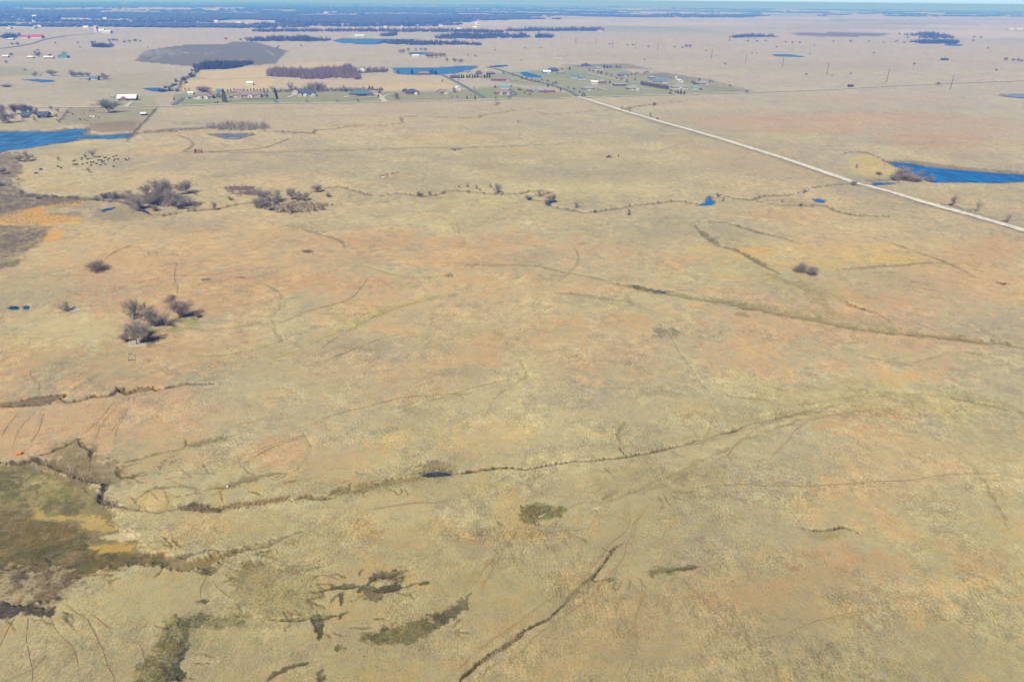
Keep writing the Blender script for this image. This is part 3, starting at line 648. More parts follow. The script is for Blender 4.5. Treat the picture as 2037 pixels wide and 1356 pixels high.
# --- far country: hedged fields, darker floors under the woods ------------
d_road = P(1146, 195) - P(0, 214)
ang = math.atan2(d_road[1], d_road[0])
fu, fv = GX * math.cos(ang) + GY * math.sin(ang), -GX * math.sin(ang) + GY * math.cos(ang)
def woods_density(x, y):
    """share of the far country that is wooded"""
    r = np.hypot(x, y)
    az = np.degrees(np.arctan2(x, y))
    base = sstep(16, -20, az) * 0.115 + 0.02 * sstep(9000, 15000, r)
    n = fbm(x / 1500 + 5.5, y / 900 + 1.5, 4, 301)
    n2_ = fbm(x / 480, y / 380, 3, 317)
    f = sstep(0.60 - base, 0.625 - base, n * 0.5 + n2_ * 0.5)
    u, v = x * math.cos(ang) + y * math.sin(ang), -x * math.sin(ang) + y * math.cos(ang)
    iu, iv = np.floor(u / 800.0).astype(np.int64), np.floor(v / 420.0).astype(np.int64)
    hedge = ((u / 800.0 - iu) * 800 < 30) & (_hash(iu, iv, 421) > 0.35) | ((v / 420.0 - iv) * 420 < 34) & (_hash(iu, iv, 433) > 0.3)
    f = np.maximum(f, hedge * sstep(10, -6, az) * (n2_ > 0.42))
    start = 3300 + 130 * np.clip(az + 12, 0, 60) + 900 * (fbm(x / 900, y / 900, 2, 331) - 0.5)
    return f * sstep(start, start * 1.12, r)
ci, cj = np.floor(fu / 800.0), np.floor(fv / 420.0)
cell = _hash(ci.astype(np.int64), cj.astype(np.int64), 401)
farm = sstep(2600, 4200, GR)
cellcol = np.stack([lin((204, 196, 174), K), lin((192, 184, 162), K), lin((178, 174, 150), K), lin((216, 206, 184), K), lin((134, 156, 116), K)])
pick = np.minimum((cell * 4.5).astype(int), 4)
GC = GC * (1 - 0.6 * farm[:, None]) + cellcol[pick] * (0.6 * farm[:, None])
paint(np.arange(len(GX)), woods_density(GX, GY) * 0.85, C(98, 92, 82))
area([(1570, 66), (1640, 65), (1770, 66), (1755, 72), (1660, 74), (1590, 72)], C(118, 104, 98), 0.85, 0.03, 0.02)
area([(390, 41), (398, 36), (478, 36), (486, 40)], C(96, 150, 110), 0.9, 0.02, 0)
area([(488, 42), (500, 33), (620, 36), (700, 34), (820, 42), (800, 47), (640, 49), (540, 44)], C(214, 200, 172), 0.9, 0.03, 0.05)

# --- ponds and lakes --------------------------------------------------------
PONDS = {
 'lake_left': [(-90, 263), (0, 262), (60, 262), (118, 262), (134, 258), (171, 257), (176, 260), (162, 264), (170, 268), (187, 270), (216, 269), (240, 268), (265, 266), (262, 270), (255, 274), (225, 276), (196, 276), (149, 275), (157, 280), (100, 287), (49, 295), (12, 299), (0, 304), (-90, 318)],
 'pond_dam': [(1764, 321), (1779, 322), (1814, 325), (1826, 328), (1858, 334), (1900, 338), (1960, 343), (2037, 348), (2130, 354), (2130, 359), (2037, 361), (1990, 365), (1920, 364), (1856, 364), (1838, 357), (1820, 348), (1800, 338), (1780, 329)],
 'creek_pool': [(1408, 391), (1414, 390), (1416, 397), (1422, 402), (1418, 407), (1405, 409), (1386, 410), (1395, 406), (1404, 402)],
 'round_pool': [(1618, 397), (1624, 395), (1632, 396), (1641, 400), (1638, 403), (1630, 403), (1622, 401)],
 'roadside_pool': [(1733, 366), (1745, 363), (1772, 364), (1790, 363), (1770, 367), (1742, 368)],
 'stock_pond': [(415, 268), (448, 266), (503, 266), (505, 269), (493, 271), (480, 275), (469, 277), (455, 277), (442, 274)],
 'pasture_pond': [(283, 176), (300, 175), (316, 175), (334, 179), (325, 181), (310, 182), (292, 179)],
 'farm_pond_far_left': [(46, 159), (75, 158), (110, 160), (104, 163), (86, 164), (62, 161)],
 'long_lake': [(784, 135), (833, 135), (876, 135), (896, 133), (926, 131), (949, 132), (942, 137), (930, 141), (905, 146), (876, 148), (850, 149), (817, 149), (790, 147)],
 'reedy_pond': [(971, 132), (990, 130), (1012, 129), (1010, 131), (1000, 133), (980, 133)],
 'lawn_pond': [(1035, 145), (1046, 144), (1068, 149), (1081, 152), (1070, 154), (1055, 154), (1040, 150)],
 'reservoir': [(664, 81), (681, 77), (710, 77), (742, 77), (790, 78), (831, 78), (812, 81), (770, 82), (752, 88), (717, 88), (685, 86), (670, 84)],
 'house_pond_far': [(812, 106), (831, 104), (863, 105), (850, 107), (839, 109), (819, 110)],
 'prairie_pond': [(1526, 109), (1556, 108), (1578, 109), (1600, 113), (1573, 114), (1540, 111)],
 'edge_pond': [(1986, 190), (2017, 187), (2040, 187), (2090, 187), (2090, 195), (2037, 195), (2001, 192)],
 'thin_pond': [(1878, 89), (1895, 88), (1916, 89), (1914, 91), (1890, 91)],
 'twin_pool_west': [(16, 613), (21, 609), (33, 608), (38, 611), (37, 614), (26, 616)],
 'twin_pool_east': [(46, 612), (49, 608), (56, 608), (59, 611), (55, 615), (48, 615)],
 'dry_pool': [(134, 617), (142, 612), (156, 612), (159, 615), (150, 619), (139, 620)],
 'thicket_pool': [(198, 420), (210, 415), (228, 412), (230, 414), (220, 417), (206, 421)],
 'bend_pool': [(283, 419), (288, 417), (295, 423), (291, 424), (286, 422)],
 'ditch_pool': [(1311, 581), (1318, 579), (1326, 582), (1320, 583)],
 'cattail_pool': [(839, 946), (852, 940), (872, 938), (896, 941), (898, 945), (876, 947), (855, 948)],
 'clump_pool': [(533, 417), (540, 413), (556, 413), (552, 417), (540, 419)],
 'oxbow_pool_west': [(1048, 396), (1053, 392), (1058, 393), (1057, 397), (1051, 399)],
 'oxbow_pool_east': [(1087, 405), (1094, 398), (1102, 398), (1099, 404), (1092, 407)],
 'ford_pool': [(985, 0), (986, 0), (986, 1)],
}
PONDS.pop('ford_pool')
LEVEL = {}
SHORE = C(126, 108, 80)
for nm, pts_px in PONDS.items():
    pts = PP(pts_px)
    size = math.sqrt(np.ptp(pts[:, 0]) * np.ptp(pts[:, 1]))
    curv = -(pts ** 2).sum(1) / (2 * R_EARTH)
    lev = float(np.median(relief(pts[:, 0], pts[:, 1]) - curv)) - 0.10
    LEVEL[nm] = lev
    m0 = min(max(size * 0.25, 2.0), 30.0)
    idx = near_box(pts, m0 + 5)
    d = seg_dist(GX[idx], GY[idx], pts, True) * np.where(inside(GX[idx], GY[idx], pts), 1, -1)
    gc = -(GX[idx] ** 2 + GY[idx] ** 2) / (2 * R_EARTH)
    bank = min(0.5, 0.05 * size)
    target = gc + lev + np.where(d > 0, -np.minimum(1.2, 0.12 + d * 0.25), np.minimum(0.9, 0.10 + (-d) * 0.10))
    t = sstep(-m0, -0.2 * m0, d)
    GZ[idx] = GZ[idx] * (1 - t) + target * t
    rim = sstep(-m0 * 0.28, -m0 * 0.05, d)
    if nm not in ('prairie_pond', 'thin_pond', 'lawn_pond'):
        paint(idx, ragged(idx, rim) * 0.75, SHORE, 0.3, 0.5)

# --- mesh --------------------------------------------------------------------
gi = np.arange(NR * NA).reshape(NR, NA)
quads = np.stack([gi[:-1, :-1], gi[:-1, 1:], gi[1:, 1:], gi[1:, :-1]], -1).reshape(-1, 4)[:, ::-1]
def mesh_from(name, verts, faces_flat, loops_per_face):
    me = bpy.data.meshes.new(name)
    nf = len(loops_per_face)
    me.vertices.add(len(verts)); me.vertices.foreach_set('co', np.asarray(verts, np.float32).ravel())
    me.loops.add(len(faces_flat)); me.loops.foreach_set('vertex_index', np.asarray(faces_flat, np.int32))
    me.polygons.add(nf)
    starts = np.concatenate([[0], np.cumsum(loops_per_face)[:-1]]).astype(np.int32)
    me.polygons.foreach_set('loop_start', starts)
    me.update(calc_edges=True)
    return me
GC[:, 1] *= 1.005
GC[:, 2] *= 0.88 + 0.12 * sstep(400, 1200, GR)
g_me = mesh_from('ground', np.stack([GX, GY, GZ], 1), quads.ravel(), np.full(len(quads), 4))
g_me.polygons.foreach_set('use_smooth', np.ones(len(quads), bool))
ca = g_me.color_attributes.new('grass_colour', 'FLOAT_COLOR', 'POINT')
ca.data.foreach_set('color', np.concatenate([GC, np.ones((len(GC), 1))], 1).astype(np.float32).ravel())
for nm, arr in (('weeds', GSPECK), ('bare', GBARE)):
    at = g_me.attributes.new(nm, 'FLOAT', 'POINT')
    at.data.foreach_set('value', arr.astype(np.float32))
ground = bpy.data.objects.new('ground', g_me)
COL.objects.link(ground)
ground['kind'] = 'structure'
ground['label'] = 'rolling dry prairie in tan, straw and rust tones'

GZ2 = GZ.reshape(NR, NA)
def ground_z(x, y):
    x, y = np.atleast_1d(np.asarray(x, float)), np.atleast_1d(np.asarray(y, float))
    rq = np.hypot(x, y); aq = np.arctan2(x, y)
    i = np.clip(np.searchsorted(RAD, rq) - 1, 0, NR - 2); j = np.clip(np.searchsorted(AZ, aq) - 1, 0, NA - 2)
    u = np.clip((rq - RAD[i]) / (RAD[i + 1] - RAD[i]), 0, 1); v = np.clip((aq - AZ[j]) / (AZ[j + 1] - AZ[j]), 0, 1)
    return (GZ2[i, j] * (1 - u) + GZ2[i + 1, j] * u) * (1 - v) + (GZ2[i, j + 1] * (1 - u) + GZ2[i + 1, j + 1] * u) * v
def gz(p):
    return float(ground_z(p[0], p[1])[0])

# ------------------------------------------------------------------ materials
def new_mat(name):
    m = bpy.data.materials.new(name)
    m.use_nodes = True
    nt = m.node_tree
    return m, nt, nt.nodes['Principled BSDF']
def N(nt, t, **kw):
    n = nt.nodes.new(t)
    for k, v in kw.items():
        if k in n.inputs:
            n.inputs[k].default_value = v
        else:
            setattr(n, k, v)
    return n
def math_node(nt, op, a, b=None, clamp=False):
    n = nt.nodes.new('ShaderNodeMath'); n.operation = op; n.use_clamp = clamp
    for i, v in enumerate((a, b)):
        if v is None:
            continue
        if hasattr(v, 'links'):
            nt.links.new(v, n.inputs[i])
        else:
            n.inputs[i].default_value = v
    return n.outputs[0]
def ramp(nt, fac, lo, hi, a=0.0, b=1.0):
    n = nt.nodes.new('ShaderNodeMapRange'); n.clamp = True
    n.interpolation_type = 'SMOOTHSTEP'
    nt.links.new(fac, n.inputs[0])
    for i, v in zip((1, 2, 3, 4), (lo, hi, a, b)):
        n.inputs[i].default_value = v
    return n.outputs[0]
def mix_col(nt, fac, a, b, mode='MIX'):
    n = nt.nodes.new('ShaderNodeMix'); n.data_type = 'RGBA'; n.blend_type = mode
    for v, s in ((fac, n.inputs[0]), (a, n.inputs[6]), (b, n.inputs[7])):
        if hasattr(v, 'links'):
            nt.links.new(v, s)
        elif isinstance(v, (int, float)):
            s.default_value = v
        else:
            s.default_value = (*v[:3], 1)
    return n.outputs[2]

gm, nt, bs = new_mat('prairie_grass')
geo = nt.nodes.new('ShaderNodeNewGeometry')
attr = N(nt, 'ShaderNodeAttribute', attribute_name='grass_colour')
aw = N(nt, 'ShaderNodeAttribute', attribute_name='weeds')
ab = N(nt, 'ShaderNodeAttribute', attribute_name='bare')
def noise(scale, detail=2.0, rough=0.55, mapping=None, dims='3D'):
    n = N(nt, 'ShaderNodeTexNoise', noise_dimensions=dims)
    n.inputs['Scale'].default_value = scale; n.inputs['Detail'].default_value = detail; n.inputs['Roughness'].default_value = rough
    if mapping:
        mp = nt.nodes.new('ShaderNodeMapping')
        mp.inputs['Rotation'].default_value = (0, 0, mapping[0]); mp.inputs['Scale'].default_value = mapping[1]
        nt.links.new(geo.outputs['Position'], mp.inputs['Vector']); nt.links.new(mp.outputs[0], n.inputs['Vector'])
    else:
        nt.links.new(geo.outputs['Position'], n.inputs['Vector'])
    return n.outputs['Fac']
tuft = noise(2.2, 5.0, 0.68)
lodge = noise(1.0, 2.0, 0.6, (math.radians(32), (3.6, 0.7, 1.0)))
patch = noise(0.22, 6.0, 0.7)
broad = noise(0.035, 3.0, 0.6)
grain = math_node(nt, 'ADD', ramp(nt, tuft, 0.34, 0.66, -0.17, 0.17), ramp(nt, lodge, 0.34, 0.66, -0.13, 0.13))
grain = math_node(nt, 'ADD', grain, ramp(nt, patch, 0.36, 0.64, -0.12, 0.12))
grain = math_node(nt, 'ADD', grain, ramp(nt, broad, 0.3, 0.7, -0.06, 0.06))
clumpy = noise(0.05, 4.0, 0.6)
keep = math_node(nt, 'MULTIPLY', ramp(nt, clumpy, 0.38, 0.62, 0.3, 1.35), math_node(nt, 'SUBTRACT', 1.0, math_node(nt, 'MULTIPLY', ab.outputs['Fac'], 0.5)))
val = math_node(nt, 'ADD', 1.0, math_node(nt, 'MULTIPLY', grain, keep))
col = mix_col(nt, 1.0, attr.outputs['Color'], val, 'MULTIPLY')
hue = noise(0.45, 6.0, 0.7)
col = mix_col(nt, ramp(nt, hue, 0.52, 0.62, 0, 0.24), col, C(205, 160, 104))
hue2 = noise(0.3, 6.0, 0.72)
col = mix_col(nt, ramp(nt, hue2, 0.52, 0.62, 0, 0.28), col, C(152, 148, 124))
clump = noise(1.3, 5.0, 0.72)
thr = math_node(nt, 'SUBTRACT', 0.675, math_node(nt, 'MULTIPLY', aw.outputs['Fac'], 0.19))
weed = math_node(nt, 'MULTIPLY', math_node(nt, 'SUBTRACT', clump, thr), 9.0, True)
col = mix_col(nt, math_node(nt, 'MULTIPLY', weed, 0.72), col, C(92, 86, 58))
nt.links.new(col, bs.inputs['Base Color'])
bs.inputs['Roughness'].default_value = 0.95
bs.inputs['Specular IOR Level'].default_value = 0.08
bmp = nt.nodes.new('ShaderNodeBump')
bmp.inputs['Strength'].default_value = 0.55; bmp.inputs['Distance'].default_value = 0.35
nt.links.new(math_node(nt, 'ADD', tuft, math_node(nt, 'MULTIPLY', lodge, 0.6)), bmp.inputs['Height'])
nt.links.new(bmp.outputs[0], bs.inputs['Normal'])
g_me.materials.append(gm)

# ------------------------------------------------------------------ water sheets
def water_material(name, body, rough, ripple):
    m, nt, bs = new_mat(name)
    geo = nt.nodes.new('ShaderNodeNewGeometry')
    n = nt.nodes.new('ShaderNodeTexNoise'); n.inputs['Scale'].default_value = 0.9; n.inputs['Detail'].default_value = 3
    mp = nt.nodes.new('ShaderNodeMapping'); mp.inputs['Scale'].default_value = (1.0, 0.35, 1); mp.inputs['Rotation'].default_value = (0, 0, 0.5)
    nt.links.new(geo.outputs['Position'], mp.inputs[0]); nt.links.new(mp.outputs[0], n.inputs['Vector'])
    n2 = nt.nodes.new('ShaderNodeTexNoise'); n2.inputs['Scale'].default_value = 0.06; n2.inputs['Detail'].default_value = 3
    nt.links.new(geo.outputs['Position'], n2.inputs['Vector'])
    b = nt.nodes.new('ShaderNodeBump'); b.inputs['Strength'].default_value = ripple; b.inputs['Distance'].default_value = 0.25
    nt.links.new(n.outputs['Fac'], b.inputs['Height']); nt.links.new(b.outputs[0], bs.inputs['Normal'])
    n3_ = nt.nodes.new('ShaderNodeTexNoise'); n3_.inputs['Scale'].default_value = 0.22; n3_.inputs['Detail'].default_value = 4
    mp2 = nt.nodes.new('ShaderNodeMapping'); mp2.inputs['Scale'].default_value = (1.0, 0.18, 1); mp2.inputs['Rotation'].default_value = (0, 0, 0.9)
    nt.links.new(geo.outputs['Position'], mp2.inputs[0]); nt.links.new(mp2.outputs[0], n3_.inputs['Vector'])
    both = math_node(nt, 'ADD', math_node(nt, 'MULTIPLY', n2.outputs['Fac'], 0.5), math_node(nt, 'MULTIPLY', n3_.outputs['Fac'], 0.5))
    c = mix_col(nt, ramp(nt, both, 0.40, 0.60), tuple(v * 0.72 for v in body), tuple(min(1, v * 1.28) for v in body))
    nt.links.new(c, bs.inputs['Base Color'])
    bs.inputs['Roughness'].default_value = rough
    bs.inputs['IOR'].default_value = 1.2
    return m
M_DEEP = water_material('deep_blue_water', (0.002, 0.085, 0.235), 0.25, 0.7)
M_BLUE = water_material('lake_water', (0.022, 0.105, 0.22), 0.25, 0.7)
M_MUDDY = water_material('muddy_water', (0.13, 0.14, 0.12), 0.12, 0.4)
M_DARKW = water_material('dark_pool_water', (0.030, 0.034, 0.036), 0.2, 0.4)
M_DARKW.node_tree.nodes['Principled BSDF'].inputs['IOR'].default_value = 1.08
M_POOL = water_material('pool_water', (0.012, 0.05, 0.12), 0.22, 0.5)
M_SALT = water_material('milky_water', (0.34, 0.32, 0.30), 0.3, 0.3)
def water_sheet(name, key, mat, label):
    pts = PP(PONDS[key])
    bm = bmesh.new()
    c = pts.mean(0)
    # rounded shoreline, spread a little under the bank
    n = len(pts)
    out = []
    for i in range(n):
        p0, p1, p2, p3 = pts[i - 1], pts[i], pts[(i + 1) % n], pts[(i + 2) % n]
        for t in (0, 0.34, 0.67):
            out.append(0.5 * ((2 * p1) + (p2 - p0) * t + (2 * p0 - 5 * p1 + 4 * p2 - p3) * t * t + (3 * p1 - p0 - 3 * p2 + p3) * t ** 3))
    vs = [bm.verts.new((q[0], q[1], LEVEL[key] - (q[0] ** 2 + q[1] ** 2) / (2 * R_EARTH) + 0.02 + 0.00004 * np.linalg.norm(q))) for q in out]
    f = bm.faces.new(vs)
    if f.normal.z < 0:
        f.normal_flip()
    bmesh.ops.triangulate(bm, faces=[f])
    me = bpy.data.meshes.new(name); bm.to_mesh(me); bm.free()
    me.materials.append(mat)
    o = bpy.data.objects.new(name, me); COL.objects.link(o)
    o['kind'] = 'structure'; o['label'] = label
    return o
for nm, key, mat, lab in [
    ('lake', 'lake_left', M_BLUE, 'blue lake reaching in from the left edge below the dark-roofed house'),
    ('pond', 'pond_dam', M_DEEP, 'deep blue dammed pond beyond the white gravel road'),
    ('pool', 'creek_pool', M_DEEP, 'small bright blue pool in the creek bend'),
    ('pool', 'round_pool', M_DEEP, 'small oval blue pool left of the gravel road'),
    ('pool', 'roadside_pool', M_DEEP, 'narrow pool on the creek below the dam trees'),
    ('pond', 'stock_pond', M_MUDDY, 'grey muddy stock pond under the creek thicket'),
    ('pond', 'pasture_pond', M_BLUE, 'small blue pond in the pasture beside the dark fence row'),
    ('pond', 'farm_pond_far_left', M_BLUE, 'pale farm pond near the left edge'),
    ('lake', 'long_lake', M_BLUE, 'long blue lake behind the lakeside houses'),
    ('pond', 'reedy_pond', M_DEEP, 'narrow pond beyond the end of the long lake'),
    ('pond', 'lawn_pond', M_DEEP, 'deep blue pond on the lawns of the housing estate'),
    ('lake', 'reservoir', M_BLUE, 'wide blue reservoir on the far prairie'),
    ('pond', 'house_pond_far', M_BLUE, 'far pond behind a cluster of bare trees'),
    ('pond', 'prairie_pond', M_BLUE, 'thin blue pond behind the line of poles'),
    ('pond', 'edge_pond', M_MUDDY, 'pale pond at the right edge beyond the road'),
    ('pond', 'thin_pond', M_BLUE, 'thin far pond under a row of trees'),
    ('pool', 'twin_pool_west', M_POOL, 'larger of two small dark blue pools at the left edge'),
    ('pool', 'twin_pool_east', M_POOL, 'smaller of two small dark blue pools at the left edge'),
    ('pool', 'dry_pool', M_SALT, 'whitish drying pool beside a small bare tree'),
    ('pool', 'thicket_pool', M_POOL, 'blue pool beside dead stems at the creek thicket'),
    ('pool', 'bend_pool', M_POOL, 'tiny pool under the thicket trees'),
    ('pool', 'ditch_pool', M_POOL, 'tiny dark blue pool in the grassy drain'),
    ('pool', 'cattail_pool', M_DARKW, 'dark pool at the head of the reedy ditch'),
    ('pool', 'clump_pool', M_DARKW, 'dark pool among the creek clump trees'),
    ('pool', 'oxbow_pool_west', M_POOL, 'left of two tiny pools at the creek oxbow'),
    ('pool', 'oxbow_pool_east', M_POOL, 'right of two tiny pools at the creek oxbow')]:
    water_sheet(nm, key, mat, lab)

# ------------------------------------------------------------------ building kit
class MB:
    """collects faces and becomes ONE mesh object"""
    def __init__(self):
        self.v, self.f = [], []
    def add(self, verts, faces):
        o = len(self.v)
        self.v.extend([tuple(map(float, q)) for q in verts])
        self.f.extend([tuple(o + i for i in f) for f in faces])
        return self
    def box(self, x0, x1, y0, y1, z0, z1):
        return self.add([(x0, y0, z0), (x1, y0, z0), (x1, y1, z0), (x0, y1, z0), (x0, y0, z1), (x1, y0, z1), (x1, y1, z1), (x0, y1, z1)],
                        [(0, 3, 2, 1), (4, 5, 6, 7), (0, 1, 5, 4), (1, 2, 6, 5), (2, 3, 7, 6), (3, 0, 4, 7)])
    def tube(self, p, q, r0, r1, n=5, cap=False):
        p, q = np.array(p, float), np.array(q, float)
        d = q - p; L = np.linalg.norm(d)
        if L < 1e-6:
            return self
        d = d / L
        a = np.cross(d, (0, 0, 1.0) if abs(d[2]) < 0.9 else (1.0, 0, 0)); a /= np.linalg.norm(a); b = np.cross(d, a)
        ring = lambda c, r: [c + r * (math.cos(2 * math.pi * k / n) * a + math.sin(2 * math.pi * k / n) * b) for k in range(n)]
        faces = [(k, (k + 1) % n, n + (k + 1) % n, n + k) for k in range(n)]
        if cap:
            faces += [tuple(range(n))[::-1], tuple(range(n, 2 * n))]
        return self.add(ring(p, r0) + ring(q, r1), faces)
    def mesh(self, name):
        me = bpy.data.meshes.new(name)
        me.from_pydata(self.v, [], self.f)
        me.update()
        return me
    def build(self, name, mat, parent=None, smooth=False):
        me = self.mesh(name)
        me.materials.append(mat)
        if smooth:
            me.polygons.foreach_set('use_smooth', [True] * len(me.polygons))
        return link(name, me, parent)
def link(name, data, parent=None):
    o = bpy.data.objects.new(name, data)
    COL.objects.link(o)
    o.parent = parent
    return o
def empty(name, loc, rz=0.0):
    o = link(name, None)
    o.empty_display_size = 0.5
    o.location = loc; o.rotation_euler = (0, 0, rz)
    return o
def tag(o, label, cat, group=None):
    o['label'] = label; o['category'] = cat
    if group:
        o['group'] = group
    return o
def at(px, py, dz=0.0):
    p = P(px, py)
    return Vector((p[0], p[1], gz(p) + dz))

def flat(name, rgb, rough=0.8, var=0.15, scale=1.5, k=K, spec=0.25, metal=0.0):
    """plain weathered surface: base colour with a little procedural unevenness"""
    m, nt, bs = new_mat(name)
    tc = nt.nodes.new('ShaderNodeTexCoord')
    n = nt.nodes.new('ShaderNodeTexNoise'); n.inputs['Scale'].default_value = scale; n.inputs['Detail'].default_value = 4
    nt.links.new(tc.outputs['Object'], n.inputs['Vector'])
    c = lin(rgb, k)
    col = mix_col(nt, ramp(nt, n.outputs['Fac'], 0.3, 0.7), tuple(c * (1 - var)), tuple(np.minimum(c * (1 + var), 0.9)))
    nt.links.new(col, bs.inputs['Base Color'])
    bs.inputs['Roughness'].default_value = rough
    bs.inputs['Specular IOR Level'].default_value = spec
    bs.inputs['Metallic'].default_value = metal
    return m
M = {}
for nm, rgb in dict(bark=(132, 120, 106), twig_grey=(172, 160, 142), twig_purple=(168, 150, 134), twig_brown=(166, 146, 122), twig_pale=(192, 180, 160), willow=(140, 146, 122),
                    cedar=(72, 84, 52), pine=(70, 88, 60), cedar_rust=(112, 88, 60), dead=(120, 110, 100), wood_pale=(188, 178, 160), pole=(104, 92, 80),
                    brush=(150, 136, 116), brush_purple=(148, 126, 114), woods=(84, 82, 74), reed_gold=(240, 200, 120), reed=(214, 190, 138), sedge=(160, 150, 92), dark_weed=(112, 106, 74),
                    cow=(30, 27, 26), cow_brown=(70, 46, 34), rust=(120, 70, 52), brick_pink=(186, 132, 112), concrete=(206, 202, 190), stone=(184, 174, 152), limestone=(206, 198, 180),
                    gravel=(226, 220, 206), asphalt=(122, 126, 124), paving=(206, 198, 180), dirt=(166, 144, 112), trail=(154, 128, 90),
                    wall_white=(228, 226, 218), wall_cream=(224, 212, 182), wall_tan=(196, 172, 140), wall_brick=(166, 108, 88), wall_stone=(186, 172, 156), wall_dark=(84, 74, 66), wall_teal=(120, 168, 176), wall_grey=(168, 168, 166),
                    roof_white=(244, 244, 244), roof_navy=(82, 94, 112), roof_teal=(86, 126, 138), roof_brown=(150, 136, 124), roof_grey=(158, 156, 154), roof_blue=(112, 138, 162), roof_red=(196, 84, 78), roof_aqua=(110, 176, 190),
                    trim=(236, 234, 228), glass=(52, 62, 72), door=(108, 70, 52), garage=(214, 208, 196), rubber=(34, 34, 34), car_white=(236, 236, 238), car_dark=(60, 66, 76), car_red=(150, 52, 46), car_silver=(176, 180, 184),
                    drum=(236, 150, 62), post=(110, 96, 80)).items():
    M[nm] = flat(nm, rgb)
M['glass'].node_tree.nodes['Principled BSDF'].inputs['Roughness'].default_value = 0.12
for k_ in ('car_white', 'car_dark', 'car_red', 'car_silver'):
    M[k_].node_tree.nodes['Principled BSDF'].inputs['Roughness'].default_value = 0.3

# ------------------------------------------------------------------ roads, drives, cattle paths
def strip(name, pts_px, width, mat, label, lift=0.05, wander=0.0, wvar=0.0, step=None, crown=0.0, seed=0, taper=False):
    pts = smooth_line(pts_px, step=step, wander=wander, seed=seed)
    d = np.gradient(pts, axis=0)
    nrm = np.stack([-d[:, 1], d[:, 0]], 1) / (np.linalg.norm(d, axis=1, keepdims=True) + 1e-9)
    s = np.concatenate([[0], np.cumsum(np.linalg.norm(np.diff(pts, axis=0), axis=1))])
    w = np.full(len(pts), width)
    if wvar:
        w = w * np.clip(1 + wvar * 2.6 * (fbm(s / (width * 9 + 1.5) + seed * 7.1, s * 0 + 0.5, 3, 171 + seed) - 0.5), 0.08, 2)
    if taper:
        w = w * np.minimum(1, 0.15 + np.minimum(s, s[-1] - s) / max(s[-1] * 0.15, 1e-3))
    cols = [-0.5, 0.0, 0.5] if crown else [-0.5, 0.5]
    v = []
    for c in cols:
        q = pts + nrm * (w * c)[:, None]
        z = ground_z(q[:, 0], q[:, 1]) + lift + 0.00035 * np.hypot(q[:, 0], q[:, 1]) + (crown if c == 0 else 0)
        v.append(np.column_stack([q, z]))
    nc, n = len(cols), len(pts)
    if crown:                                   # keep the carriageway level over small bumps
        base = (v[0][:, 2] + v[2][:, 2]) / 2
        for k in range(3):
            v[k][:, 2] = np.maximum(v[k][:, 2], base)
    verts = np.concatenate(v)
    faces = []
    for k in range(nc - 1):
        a = np.arange(n - 1) + k * n
        faces.append(np.stack([a, a + 1, a + 1 + n, a + n], 1)[:, ::-1])
    faces = np.concatenate(faces)
    me = mesh_from(name, verts, faces.ravel(), np.full(len(faces), 4))
    me.materials.append(mat)
    o = link(name, me)
    o['kind'] = 'structure'; o['label'] = label
    return o
m, nt, bs = new_mat('white_gravel')
geo = nt.nodes.new('ShaderNodeNewGeometry')
n1_ = nt.nodes.new('ShaderNodeTexNoise'); n1_.inputs['Scale'].default_value = 0.35; n1_.inputs['Detail'].default_value = 5
nt.links.new(geo.outputs['Position'], n1_.inputs['Vector'])
nt.links.new(mix_col(nt, ramp(nt, n1_.outputs['Fac'], 0.35, 0.68), tuple(C(202, 194, 178)), tuple(C(242, 236, 224))), bs.inputs['Base Color'])
bs.inputs['Roughness'].default_value = 0.95
M['gravel'] = m
strip('gravel_road', [(1150, 193), (1211, 211), (1308, 240), (1384, 261), (1449, 280), (1500, 296), (1579, 321), (1658, 348), (1700, 362), (1763, 379), (1837, 401), (1869, 410), (1963, 436), (2037, 458), (2140, 488)], 6.6, M['gravel'],
      'straight white gravel road running from the estate to the right edge', 0.14, crown=0.12, step=4, wvar=0.2)
strip('section_road', [(-120, 216), (0, 214), (196, 214), (312, 212), (400, 210), (457, 207), (560, 206), (680, 205.5), (766, 203.5), (876, 201.5), (965, 199), (1080, 197), (1146, 195), (1233, 192), (1384, 188), (1500, 184.5), (1684, 177), (1816, 170), (2037, 161), (2160, 156)], 5.2, M['paving'],
      'pale section road running left to right in front of the houses', 0.14, crown=0.1, step=15)
strip('estate_lane', [(877, 148.5), (916, 168), (945, 184), (963, 195)], 6.0, M['asphalt'], 'dark straight lane from the lakeside houses down to the section road', 0.14, step=12)
strip('estate_road', [(1148, 192), (1140, 186), (1122, 178), (1090, 167.5), (1057, 161), (1038, 154.5), (1010, 145), (985, 137), (966, 134)], 6.0, M['asphalt'], 'grey estate road curving up past the deep blue pond', 0.14, step=12)
strip('estate_road', [(1168, 146), (1190, 151), (1211, 156), (1244, 162), (1275, 164), (1310, 166)], 6.0, M['paving'], 'pale estate road between the right-hand houses', 0.14, step=12)
